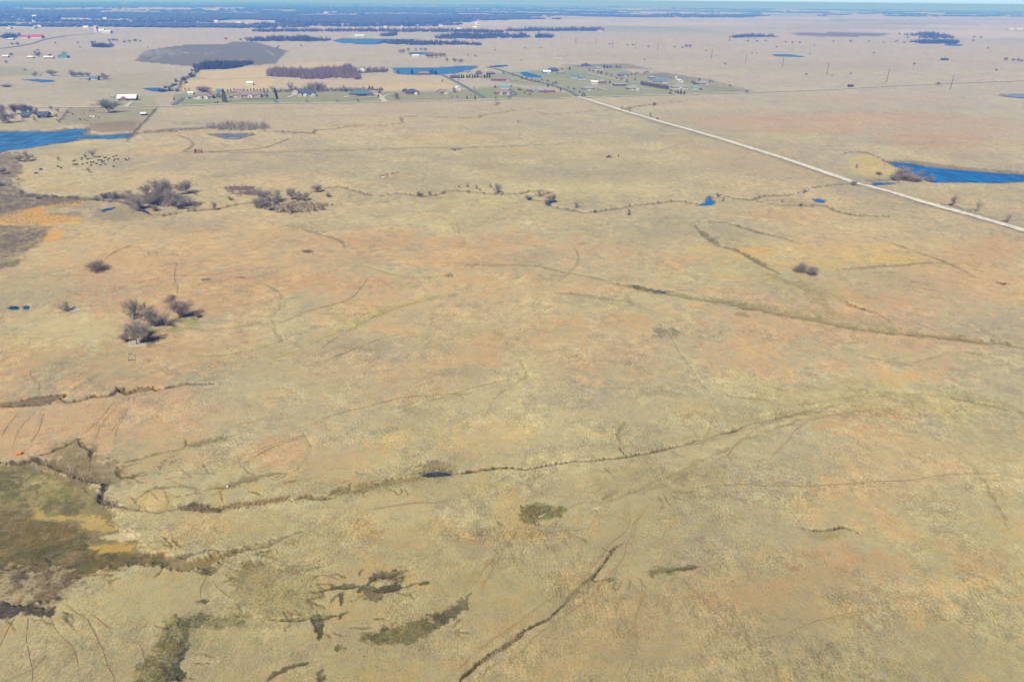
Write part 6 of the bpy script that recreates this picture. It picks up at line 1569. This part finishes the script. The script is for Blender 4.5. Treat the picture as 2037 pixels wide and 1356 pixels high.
def local(px, py):
    return np.array(P(px, py))
def foundation(corners_px, label, wall_h, wt, mat, cross=(), floor=None, name='stone_foundation'):
    c = [local(*q) for q in corners_px]
    o = sum(c) / 4
    z0 = gz(o)
    root = tag(empty(name, (o[0], o[1], z0)), label, 'foundation')
    segs = [(c[k], c[(k + 1) % 4]) for k in range(4)]
    for t in cross:
        segs.append((c[0] + (c[3] - c[0]) * t, c[1] + (c[2] - c[1]) * t))
    for k, (a, b) in enumerate(segs):
        d = unit(b - a); nn = np.array([-d[1], d[0]])
        a2, b2 = a - o - d * wt * 0.4 * (k % 2), b - o + d * wt * 0.4 * (k % 2)
        n = 6
        mb = MB()
        rs = np.random.RandomState(k + 3)
        for j in range(n):
            p, q = a2 + (b2 - a2) * (j + 0.02) / n, a2 + (b2 - a2) * (j + 0.98) / n
            hh = wall_h * rs.uniform(0.55, 1.1)
            w2 = nn * wt / 2 * rs.uniform(0.85, 1.1)
            zz = [gz(o + r_) - z0 - 0.3 for r_ in (p, q)]
            v = [(*(p - w2), zz[0]), (*(q - w2), zz[1]), (*(q + w2), zz[1]), (*(p + w2), zz[0])]
            v += [(x, y, z + 0.3 + hh) for x, y, z in v]
            mb.add(v, [(0, 3, 2, 1), (4, 5, 6, 7), (0, 1, 5, 4), (1, 2, 6, 5), (2, 3, 7, 6), (3, 0, 4, 7)])
        mb.build('wall', M[mat], root)
    if floor:
        v = [(*(q - o), gz(q) - z0 + 0.10) for q in c]
        MB().add(v + [(a, b, z - 0.4) for a, b, z in v], [(0, 1, 2, 3)[::-1], (0, 1, 5, 4), (1, 2, 6, 5), (2, 3, 7, 6), (3, 0, 4, 7)]).build('slab', M[floor], root)
    return root
foundation([(257, 688), (291, 687.5), (290, 679), (258, 679.5)], 'pale stone foundation slab under the large bare tree', 0.25, 0.4, 'limestone', floor='stone')
foundation([(254.5, 718.5), (269, 717.5), (268, 700), (255.5, 700.5)], 'small ruined foundation with cross walls below the tree cluster', 0.16, 0.2, 'stone', cross=(0.35, 0.62))
for i, (x, y, s) in enumerate([(257, 716.5, 0.7), (260, 716, 0.6), (264, 716, 0.6), (267, 715.5, 0.5), (258, 705.5, 0.6), (262, 704.5, 0.7), (266, 705.5, 0.5), (260, 702.5, 0.5)]):
    rock(x, y, s, 'rusty rubble piece inside the small ruined foundation', 'rust', 40 + i, 0.6, 'rubble_piece', 'rubble', 'rubble in the small foundation')
# pale stock pad by the gully
foundation([(253, 798), (265, 797), (264, 790), (254, 791)], 'low square stone kerb beside the left gully', 0.25, 0.35, 'stone', name='stone_kerb')
# ruined brick shed and rusty machine
def brick_ruin(px, py, label):
    mp = mpp(px, py)
    root = tag(empty('ruined_shed', at(px, py), ROAD_ANG), label, 'ruin')
    MB().box(-2.7, -1.9, -0.3, 2.6, -0.4, 2.9).build('wall', M['rust'], root)
    MB().box(-1.4, 0.1, -0.1, 0.25, -0.4, 1.7).build('wall', M['brick_pink'], root)
    MB().box(0.7, 1.7, -0.1, 0.25, -0.4, 1.9).build('wall', M['brick_pink'], root)
    MB().box(2.2, 2.7, -0.3, 2.6, -0.4, 2.3).build('wall', M['brick_pink'], root)
    MB().box(-1.9, 2.2, 2.3, 2.6, -0.4, 2.5).build('wall', M['brick_pink'], root)
    MB().box(-1.5, 2.0, -0.25, 0.35, 1.9, 2.2).build('lintel', M['brick_pink'], root)
    MB().box(-1.2, -0.5, 0.8, 1.8, -0.3, 0.9).build('rubble', M['rust'], root)
    return root
brick_ruin(394, 304.5, 'ruined pink brick shed with broken walls by the dirt track')
def machine(px, py, label):
    root = tag(empty('rusty_machine', at(px, py), ROAD_ANG), label, 'machine')
    MB().box(-2.4, 2.3, -0.7, 0.7, 0.35, 0.7).build('frame', M['rust'], root)
    MB().tube((0.9, -0.8, 1.3), (0.9, 0.8, 1.3), 0.75, 0.75, 12, True).build('drum', M['brick_pink'], root)
    MB().box(-0.6, 0.3, -0.6, 0.6, 0.7, 1.8).build('engine', M['rubber'], root)
    MB().tube((-2.3, 0, 0.6), (-3.4, 0, 1.1), 0.12, 0.08, 6, True).build('drawbar', M['rust'], root)
    for sx in (-1.7, 1.7):
        for sy in (-0.85, 0.85):
            MB().tube((sx, sy - 0.12, 0.4), (sx, sy + 0.12, 0.4), 0.45, 0.45, 10, True).build('wheel', M['rubber'], root)
    return root
machine(1211, 313.5, 'rusty abandoned farm machine on the upper prairie')
pp_ = tag(empty('stone_post', at(1230, 312.5)), 'single squat stone post right of the rusty machine', 'post')
MB().tube((0, 0, -0.3), (0, 0, 2.4), 0.42, 0.34, 7, True).build('shaft', M['post'], pp_)
MB().tube((0, 0, 2.4), (0, 0, 2.6), 0.46, 0.40, 7, True).build('cap', M['stone'], pp_)
# orange drum at the marsh
t = tag(empty('feed_drum', at(38.5, 903.5), math.radians(28)), 'orange plastic drum lying at the marsh edge', 'drum')
MB().tube((-0.62, 0, 0.40), (0.62, 0, 0.40), 0.42, 0.42, 16, True).build('shell', M['drum'], t)
for x in (-0.3, 0.3):
    MB().tube((x - 0.04, 0, 0.40), (x + 0.04, 0, 0.40), 0.45, 0.45, 16, True).build('rib', M['drum'], t)
MB().tube((0.62, 0, 0.40), (0.66, 0, 0.40), 0.36, 0.36, 16, True).build('end_cap', M['rust'], t)
# driftwood in the green bush patch
t = tag(empty('driftwood_log', at(1078, 1027), math.radians(24)), 'bleached forked log lying in the olive bush patch', 'log')
MB().tube((-1.1, 0, 0.2), (0.2, 0.05, 0.28), 0.15, 0.12, 7, True).tube((0.2, 0.05, 0.28), (1.3, 0.25, 0.42), 0.12, 0.05, 7, True).build('stem', M['limestone'], t)
MB().tube((-0.4, 0, 0.22), (0.7, -0.5, 0.25), 0.10, 0.04, 6, True).build('branch', M['wood_pale'], t)
MB().tube((-0.8, 0, 0.25), (-0.3, 0.45, 0.35), 0.08, 0.04, 6, True).build('branch', M['wood_pale'], t)
# concrete ford blocks on the creek
def ford(px, py, parts, label):
    root = tag(empty('concrete_ford', at(px, py), ROAD_ANG), label, 'ford')
    for x0, x1, y0, y1, h in parts:
        MB().box(x0, x1, y0, y1, -0.8, h).build('block', M['concrete'], root)
    return root
ford(1591, 385.5, [(-3.0, 2.2, -2.2, -0.4, 0.35), (-3.2, -1.6, -0.38, 7, 0.5), (0.5, 3.6, 6.0, 7.6, 0.3), (2.4, 3.8, -0.3, 5.8, 0.15)], 'broken concrete ford at the lower creek crossing')
ford(1612, 377, [(-1.6, 1.8, -2.0, 0.4, 0.4), (2.0, 3.4, 0.0, 6.5, 0.5), (-2.4, -1.2, 1.0, 5.0, 0.2)], 'broken concrete blocks just above the ford')
# pasture fence: posts and wires
def fence(pts_px, n, label):
    pts = smooth_line(pts_px, step=4)
    s = np.concatenate([[0], np.cumsum(np.linalg.norm(np.diff(pts, axis=0), axis=1))])
    q = np.stack([np.interp(np.linspace(0, s[-1], n), s, pts[:, k]) for k in (0, 1)], 1)
    o = at(*pts_px[0])
    root = tag(empty('wire_fence', o), label, 'fence')
    pm = MB().tube((0, 0, -0.4), (0, 0, 1.45), 0.10, 0.09, 5, True).mesh('post'); pm.materials.append(M['post'])
    tops = []
    for a in q:
        c = link('post', pm, root)
        c.location = (a[0] - o.x, a[1] - o.y, gz(a) - o.z)
        tops.append(np.array([a[0] - o.x, a[1] - o.y, gz(a) - o.z]))
    for h in (0.55, 0.9, 1.25):
        mb = MB()
        for a, b in zip(tops[:-1], tops[1:]):
            mb.tube(a + (0, 0, h), b + (0, 0, h), 0.02, 0.02, 3)
        mb.build('wire', M['rust'], root)
fence([(313, 214), (290, 240), (266, 267)], 60, 'pasture fence running down from the road to the lake')
fence([(141, 216), (128, 230), (116, 246)], 30, 'garden fence right of the dark-roofed lakeside house')

# tiny houses in the wooded country
fh = MB().box(-7, 7, -5, 5, -1, 4); gable_roof(fh, -7, 7, -5, 5, 4, 3, 0.6)
FH = fh.mesh('far_house')
FH.materials.append(M['roof_white'])
for k in range(46):
    px, py = _rt.choice([(_rt.uniform(5, 330), _rt.uniform(34, 62)), (_rt.uniform(180, 700), _rt.uniform(26, 52)), (_rt.uniform(700, 1010), _rt.uniform(50, 62))])
    o = link('far_house', FH); o.location = at(px, py); o.rotation_euler = (0, 0, ROAD_ANG + _rt.choice((0, 1.57)))
    s_ = _rt.uniform(0.9, 1.7); o.scale = (s_, s_, s_)
    tag(o, 'tiny white house in the far wooded country', 'house', 'tiny far houses')

# say of each scattered tree which landmark it stands nearest to
for o, px, py in PXY:
    if o.get('group') in ('scattered far prairie trees', 'garden trees of the estate', 'farmstead grove trees far left'):
        mx, my, ml = min(MARKS, key=lambda q: math.hypot(q[0] - px, (q[1] - py) * 2.5))
        dx, dy = px - mx, py - my
        side = ('right of' if dx > 0 else 'left of') if abs(dx) > 2.5 * abs(dy) else ('in front of' if dy > 0 else 'behind')
        far = ' well' if math.hypot(dx, dy) > 22 else ''
        kind = 'small garden tree' if 'garden' in o['group'] else ('bare grove tree' if 'grove' in o['group'] else 'tiny far tree')
        if 'garden' in o['group'] and o.material_slots[0].material == M['cedar']:
            kind = 'small evergreen garden tree'
        words = (kind + far + ' ' + side + ' the ' + ml).split()
        o['label'] = ' '.join(words[:16])

# ------------------------------------------------------------------ brush, woods, reeds: what nobody could count
def cover_points(pts_px, n, rs, warp=0.06):
    pts = PP(pts_px)
    lo, hi = pts.min(0), pts.max(0)
    out = np.zeros((0, 2))
    size = math.sqrt(np.prod(hi - lo))
    while len(out) < n:
        q = lo + rs.rand(n * 3, 2) * (hi - lo)
        wx, wy = wobble(q[:, 0], q[:, 1], warp * size, 3, wl=size * 0.2)
        out = np.concatenate([out, q[inside(wx, wy, pts)]])
    return out[:n]
def line_points(pts_px, n, width, rs):
    pts = smooth_line(pts_px)
    s = np.concatenate([[0], np.cumsum(np.linalg.norm(np.diff(pts, axis=0), axis=1))])
    t = rs.rand(n) * s[-1]
    q = np.stack([np.interp(t, s, pts[:, 0]), np.interp(t, s, pts[:, 1])], 1)
    return q + rs.normal(0, width / 2.5, (n, 2))
def sticks(name, q, h, blades, spread, bw, mat, label, cat, rs, hvar=0.35, lean=0.5, zoff=0.0):
    """one mesh of upright stalk fans standing at the points q"""
    n = len(q)
    z = ground_z(q[:, 0], q[:, 1]) + zoff
    hh = h * (1 + hvar * rs.normal(0, 1, n)).clip(0.35, 2.0)
    a = rs.uniform(0, 2 * math.pi, (n, blades)); rad = spread * np.sqrt(rs.rand(n, blades)) * 0.5
    bx = q[:, :1] + np.cos(a) * rad * 0.7; by = q[:, 1:] + np.sin(a) * rad * 0.7
    tx = bx + np.cos(a) * rad * lean + rs.normal(0, 0.12, (n, blades)) * spread; ty = by + np.sin(a) * rad * lean + rs.normal(0, 0.12, (n, blades)) * spread
    tz = z[:, None] + hh[:, None] * rs.uniform(0.55, 1.0, (n, blades))
    wa = rs.uniform(0, 2 * math.pi, (n, blades)); w = bw * rs.uniform(0.6, 1.3, (n, blades))
    wx, wy = np.cos(wa) * w, np.sin(wa) * w
    zb = np.repeat(z[:, None], blades, 1) - 0.05
    v = np.stack([np.stack([bx - wx, by - wy, zb], -1), np.stack([bx + wx, by + wy, zb], -1), np.stack([tx, ty, tz], -1)], 2).reshape(-1, 3)
    me = mesh_from(name, v, np.arange(len(v)), np.full(len(v) // 3, 3))
    me.materials.append(M[mat])
    o = link(name, me)
    o['kind'] = 'stuff'; o['label'] = label; o['category'] = cat
    return o
rs = np.random.RandomState(11)
# reeds and weeds close by
sticks('golden_reeds', cover_points([(0, 431), (49, 418), (137, 402), (175, 400), (172, 407), (137, 409), (86, 419), (81, 427), (137, 431), (170, 439), (157, 445), (98, 448), (0, 446)], 1300, rs, 0.2), 0.7, 4, 1.2, 0.10, 'reed_gold', 'golden reed bed at the left edge', 'reeds', rs)
sticks('pale_reeds', line_points([(440, 1011), (500, 1003), (572, 992)], 500, 1.6, rs), 1.0, 5, 0.5, 0.035, 'reed', 'pale tan reeds along the stream right of the marsh', 'reeds', rs)
sticks('ditch_reeds', np.concatenate([line_points([(655, 986), (709, 971), (753, 962), (797, 956), (836, 946)], 900, 3.0, rs), line_points([(845, 935), (890, 925)], 160, 2.5, rs)]), 0.7, 5, 0.45, 0.035, 'reed', 'straw reed clumps in the wet ditch left of the dark pool', 'reeds', rs)
sticks('stream_reeds', np.concatenate([line_points([(200, 985), (220, 999), (250, 1011), (290, 1013)], 420, 1.8, rs), line_points([(350, 1011), (400, 1009), (425, 1016)], 300, 2.0, rs), line_points([(90, 915), (150, 935), (200, 955)], 420, 4.0, rs)]), 0.55, 5, 0.4, 0.035, 'reed', 'pale reed clumps along the dark marsh stream', 'reeds', rs)
sticks('ditch_sedge', np.concatenate([line_points([(960, 1315), (1000, 1288), (1041, 1256)], 300, 0.9, rs), cover_points([(1118, 1198), (1140, 1172), (1172, 1148), (1180, 1162), (1165, 1182), (1140, 1196)], 260, rs), line_points([(1171, 1151), (1221, 1091)], 120, 0.6, rs)]), 0.45, 5, 0.35, 0.03, 'reed', 'sedge tufts in the diagonal ditch at the bottom', 'sedge', rs)
sticks('bush_patch', np.concatenate([cover_points([(1034, 1016), (1050, 1004), (1080, 1004), (1125, 1012), (1120, 1022), (1085, 1034), (1050, 1042), (1036, 1032)], 380, rs, 0.22)]), 0.7, 6, 0.7, 0.06, 'sedge', 'olive bush patch round the bleached log', 'bush', rs)
sticks('wet_weeds', np.concatenate([cover_points([(715, 1268), (770, 1248), (850, 1228), (880, 1242), (840, 1266), (820, 1280), (740, 1284)], 500, rs), cover_points([(850, 1220), (875, 1220), (912, 1198), (936, 1182), (930, 1210), (885, 1244), (868, 1236)], 200, rs), cover_points([(320, 1250), (350, 1225), (480, 1225), (420, 1245), (385, 1252), (340, 1310), (330, 1360), (270, 1356)], 600, rs)]), 0.4, 5, 0.4, 0.035, 'sedge', 'olive weeds on the wet hollows near the bottom', 'weeds', rs)
sticks('dark_weeds', np.concatenate([cover_points([(440, 1130), (540, 1110), (640, 1150), (630, 1225), (540, 1228), (470, 1200)], 700, rs), cover_points([(890, 1066), (950, 1050), (1040, 1045), (1160, 1050), (1120, 1075), (1010, 1082), (930, 1086)], 500, rs),
      cover_points([(1220, 950), (1300, 940), (1440, 925), (1440, 950), (1330, 985), (1230, 985)], 320, rs), cover_points([(1230, 840), (1330, 850), (1320, 885), (1220, 880)], 180, rs), cover_points([(1300, 645), (1340, 645), (1350, 680), (1310, 675)], 160, rs),
      cover_points([(1500, 760), (1700, 770), (1690, 800), (1500, 800)], 260, rs), cover_points([(640, 660), (760, 680), (820, 700), (700, 700)], 150, rs), line_points([(1880, 788), (1960, 802), (2040, 822)], 200, 5, rs), line_points([(618, 684), (700, 648), (765, 620)], 260, 4, rs),
      cover_points([(-20, 930), (50, 940), (60, 985), (20, 1000), (-20, 1000)], 200, rs), cover_points([(0, 1120), (150, 1125), (130, 1190), (0, 1180)], 400, rs)]), 0.28, 5, 0.42, 0.03, 'dark_weed', 'dark weed clumps scattered over the pasture', 'weeds', rs)
def shore_points(key, n, w):
    pts = PP(PONDS[key] + PONDS[key][:1])
    s = np.concatenate([[0], np.cumsum(np.linalg.norm(np.diff(pts, axis=0), axis=1))])
    t = rs.rand(n) * s[-1]
    q = np.stack([np.interp(t, s, pts[:, 0]), np.interp(t, s, pts[:, 1])], 1) + rs.normal(0, w, (n, 2))
    return q[(vnoise(q[:, 0] / (w * 12), q[:, 1] / (w * 12), 77) > 0.42)]
sticks('shore_reeds', np.concatenate([shore_points('lake_left', 1500, 1.6), shore_points('pond_dam', 1100, 1.3), shore_points('stock_pond', 300, 1.0), shore_points('creek_pool', 120, 0.8), shore_points('round_pool', 120, 0.8), shore_points('long_lake', 600, 4), shore_points('roadside_pool', 120, 0.8)]), 0.9, 5, 1.0, 0.09, 'brush', 'brown reeds fringing the ponds and the left lake', 'reeds', rs)
# brush belts and woods farther off
B = [
 ('brush_belt', [(542, 140), (614, 141), (654, 138), (688, 132), (712, 142), (790, 139), (790, 144), (720, 146), (702, 159), (619, 158), (595, 153), (542, 153)], 2600, 6.5, 6, 5.0, 0.5, 'brush_purple', 'purple-brown brush wood behind the hayfields', 'brush'),
 ('brush_belt', [(389, 140), (406, 128), (450, 126), (505, 127), (486, 134), (440, 139)], 900, 7, 6, 7.0, 0.6, 'woods', 'dark brush wood at the corner of the dark field', 'brush'),
 ('hedgerow', [(613, 174), (642, 172), (648, 182), (613, 183)], 260, 6, 6, 4.0, 0.4, 'brush', 'dense hedgerow brush right of the gabled house', 'brush'),
 ('hedgerow', [(545, 181), (760, 178), (760, 181), (545, 184)], 420, 3.5, 6, 4.0, 0.35, 'brush', 'low hedgerow brush behind the houses', 'brush'),
 ('creek_brush', [(400, 255), (430, 250), (470, 247), (525, 251), (535, 257), (500, 260), (430, 260)], 380, 4.5, 7, 3.0, 0.16, 'twig_grey', 'grey creek brush above the stock pond', 'brush'),
 ('creek_brush', [(270, 268), (330, 258), (400, 254), (400, 259), (330, 263), (275, 270)], 260, 1.8, 6, 2.5, 0.14, 'twig_grey', 'grey reedy brush at the head of the left lake', 'brush'),
 ('thicket_brush', [(185, 393), (260, 390), (395, 402), (400, 410), (340, 412), (250, 404), (190, 398)], 700, 3.0, 9, 2.2, 0.07, 'twig_grey', 'grey underbrush of the creek thicket', 'brush'),
 ('thicket_brush', [(340, 404), (400, 403), (402, 409), (345, 411)], 120, 1.6, 8, 1.8, 0.07, 'brush_purple', 'purple low brush in front of the creek thicket', 'brush'),
 ('thicket_brush', [(445, 376), (475, 370), (520, 374), (515, 388), (470, 390)], 200, 1.5, 8, 1.8, 0.07, 'brush_purple', 'dark red-brown brush left of the creek clump', 'brush'),
 ('clump_brush', [(510, 404), (560, 402), (640, 404), (660, 410), (640, 420), (560, 424), (515, 416)], 460, 2.0, 8, 1.8, 0.06, 'brush', 'grey brush on the creek clump bank', 'brush'),
 ('edge_brush', [(-20, 386), (170, 392), (175, 400), (90, 412), (-20, 430)], 340, 0.9, 8, 1.6, 0.05, 'brush', 'dark brush above the golden reeds', 'brush'),
 ('edge_brush', [(-20, 450), (95, 450), (60, 495), (-20, 530)], 260, 0.8, 8, 1.5, 0.05, 'brush', 'dark brush below the golden reeds', 'brush'),
 ('dam_brush', [(1770, 352), (1800, 348), (1840, 358), (1830, 364), (1780, 360)], 160, 2.4, 8, 1.8, 0.08, 'brush_purple', 'low brush at the foot of the pond dam', 'brush'),
 ('fence_brush', [(350, 183), (364, 160), (384, 150), (400, 130), (403, 131), (388, 151), (368, 161), (354, 184)], 260, 4, 6, 3.5, 0.4, 'woods', 'dark brushy fence row beside the hayfields', 'brush'),
 ('far_belt', [(500, 78), (560, 76), (600, 75), (655, 80), (648, 83), (500, 83)], 420, 9, 6, 12, 1.4, 'woods', 'far tree belt left of the reservoir', 'trees'),
 ('far_belt', [(752, 86), (800, 83), (960, 87), (955, 91), (800, 90)], 460, 8, 6, 10, 1.2, 'woods', 'far tree belt in front of the reservoir', 'trees'),
 ('far_belt', [(860, 78), (900, 70), (960, 69), (1052, 71), (1050, 76), (900, 78)], 520, 10, 6, 14, 1.6, 'woods', 'far tree belt right of the reservoir', 'trees'),
 ('far_belt', [(1065, 71), (1102, 71), (1102, 76), (1065, 76)], 120, 9, 6, 12, 1.4, 'woods', 'short far tree belt left of the pole line', 'trees'),
 ('far_belt', [(760, 70), (788, 67), (788, 72), (762, 73)], 90, 10, 6, 14, 1.6, 'woods', 'far grove above the reservoir', 'trees'),
 ('far_belt', [(1000, 61), (1180, 58), (1200, 62), (1000, 63)], 420, 10, 6, 16, 2.0, 'woods', 'far tree belt beyond the pole line', 'trees'),
 ('far_belt', [(1815, 69), (1850, 66), (1890, 75), (1850, 78), (1818, 75)], 240, 10, 6, 12, 1.4, 'woods', 'upper of two groves on the right prairie', 'trees'),
 ('far_belt', [(1800, 84), (1850, 82), (1900, 82), (1905, 88), (1840, 88)], 300, 10, 6, 10, 1.2, 'woods', 'lower of two groves on the right prairie', 'trees'),
 ('far_belt', [(1453, 73), (1490, 71), (1520, 73), (1535, 71), (1540, 74), (1453, 76)], 140, 9, 6, 12, 1.4, 'woods', 'far clumps left of the dark ploughed field', 'trees'),
 ('far_belt', [(180, 92), (220, 89), (222, 95), (190, 95)], 120, 7, 6, 9, 1.2, 'woods', 'far dark grove on the left prairie', 'trees'),
 ('far_belt', [(10, 72), (38, 71), (34, 76), (10, 77)], 90, 9, 6, 14, 1.6, 'woods', 'far grove left of the red-roofed barns', 'trees'),
 ('far_belt', [(500, 60), (760, 59), (1000, 62), (1000, 65), (760, 63), (500, 64)], 700, 9, 6, 18, 2.2, 'woods', 'long thin far tree belt', 'trees'),
 ('far_belt', [(500, 48), (640, 49), (800, 47), (860, 34), (960, 32), (950, 40), (900, 50), (800, 53), (640, 54), (500, 56)], 1500, 11, 6, 26, 3.2, 'woods', 'broad far wood belt behind the pale fields', 'trees'),
 ('far_belt', [(1290, 30), (1340, 29), (1520, 32), (1500, 36), (1330, 36)], 700, 11, 6, 36, 4.5, 'woods', 'far wood belt under the right horizon', 'trees'),
]
for nm, poly, n, h, bl, sp, bw, mt, lab, cat in B:
    sticks(nm, cover_points(poly, n, rs, 0.14), h, bl, sp, bw, mt, lab, cat, rs, hvar=0.5)
# the wooded far country as one mass
def far_woods():
    n = 46000
    az = np.radians(rs.uniform(-52, 48, n * 4))
    yy = rs.uniform(10.5, 66, n * 4)
    a = PITCH - np.arctan((H0 / 2 - yy) / F0)
    disc = np.sqrt(np.maximum(np.tan(a) ** 2 - 2 * CAM_Z / R_EARTH, 0))
    r = (np.tan(a) - disc) * R_EARTH
    r = np.where(disc <= 0, 42000 * rs.rand(n * 4), r)
    q = np.stack([r * np.sin(az), r * np.cos(az)], 1)
    keep = (r > 3000) & (rs.rand(n * 4) < woods_density(q[:, 0], q[:, 1]))
    q, r = q[keep][:n], r[keep][:n]
    m = len(q)
    w = (5 + r * 0.0028) * rs.uniform(0.6, 1.3, m)
    h = rs.uniform(8, 14, m)
    z = ground_z(q[:, 0], q[:, 1])
    base = np.array([(1, 0, 0.45), (0, 1, 0.5), (-1, 0, 0.4), (0, -1, 0.5), (0.1, 0.05, 1.0), (0, 0, -0.1)])
    v = base[None] * np.stack([w, w, h], 1)[:, None, :] * (1 + rs.normal(0, 0.14, (m, 6, 3)))
    ra = rs.uniform(0, 6.28, m)
    ca_, sa_ = np.cos(ra)[:, None], np.sin(ra)[:, None]
    vx, vy = v[:, :, 0] * ca_ - v[:, :, 1] * sa_, v[:, :, 0] * sa_ + v[:, :, 1] * ca_
    v = np.stack([vx + q[:, :1], vy + q[:, 1:], v[:, :, 2] + z[:, None]], -1).reshape(-1, 3)
    f = np.array([(0, 1, 4), (1, 2, 4), (2, 3, 4), (3, 0, 4), (1, 0, 5), (2, 1, 5), (3, 2, 5), (0, 3, 5)])
    F = (np.arange(m)[:, None, None] * 6 + f[None]).reshape(-1, 3)
    me = mesh_from('far_woods', v, F.ravel(), np.full(len(F), 3))
    me.materials.append(M['woods'])
    o = link('far_woods', me)
    o['kind'] = 'stuff'; o['label'] = 'blue wooded country spread below the horizon'; o['category'] = 'woods'
far_woods()

# ------------------------------------------------------------------ air
def build_haze():
    bm = bmesh.new()
    bmesh.ops.create_cube(bm, size=1.0)
    top, bot = 123.0, -520.0
    bmesh.ops.scale(bm, vec=(190000, 190000, top - bot), verts=bm.verts)
    bmesh.ops.translate(bm, vec=(0, 0, (top + bot) / 2), verts=bm.verts)
    me = bpy.data.meshes.new('haze'); bm.to_mesh(me); bm.free()
    m = bpy.data.materials.new('haze_air'); m.use_nodes = True
    nt = m.node_tree
    for n in list(nt.nodes):
        nt.nodes.remove(n)
    out = nt.nodes.new('ShaderNodeOutputMaterial')
    v = nt.nodes.new('ShaderNodeVolumePrincipled')
    v.inputs['Color'].default_value = (0.085, 0.31, 1.0, 1)
    v.inputs['Density'].default_value = 2.7e-4
    v.inputs['Absorption Color'].default_value = (0.82, 0.82, 1, 1)
    v.inputs['Anisotropy'].default_value = 0.0
    nt.links.new(v.outputs[0], out.inputs['Volume'])
    me.materials.append(m)
    o = bpy.data.objects.new('haze', me); COL.objects.link(o)
    o['kind'] = 'stuff'; o['label'] = 'thin blue haze over the far country'; o['category'] = 'haze'
build_haze()
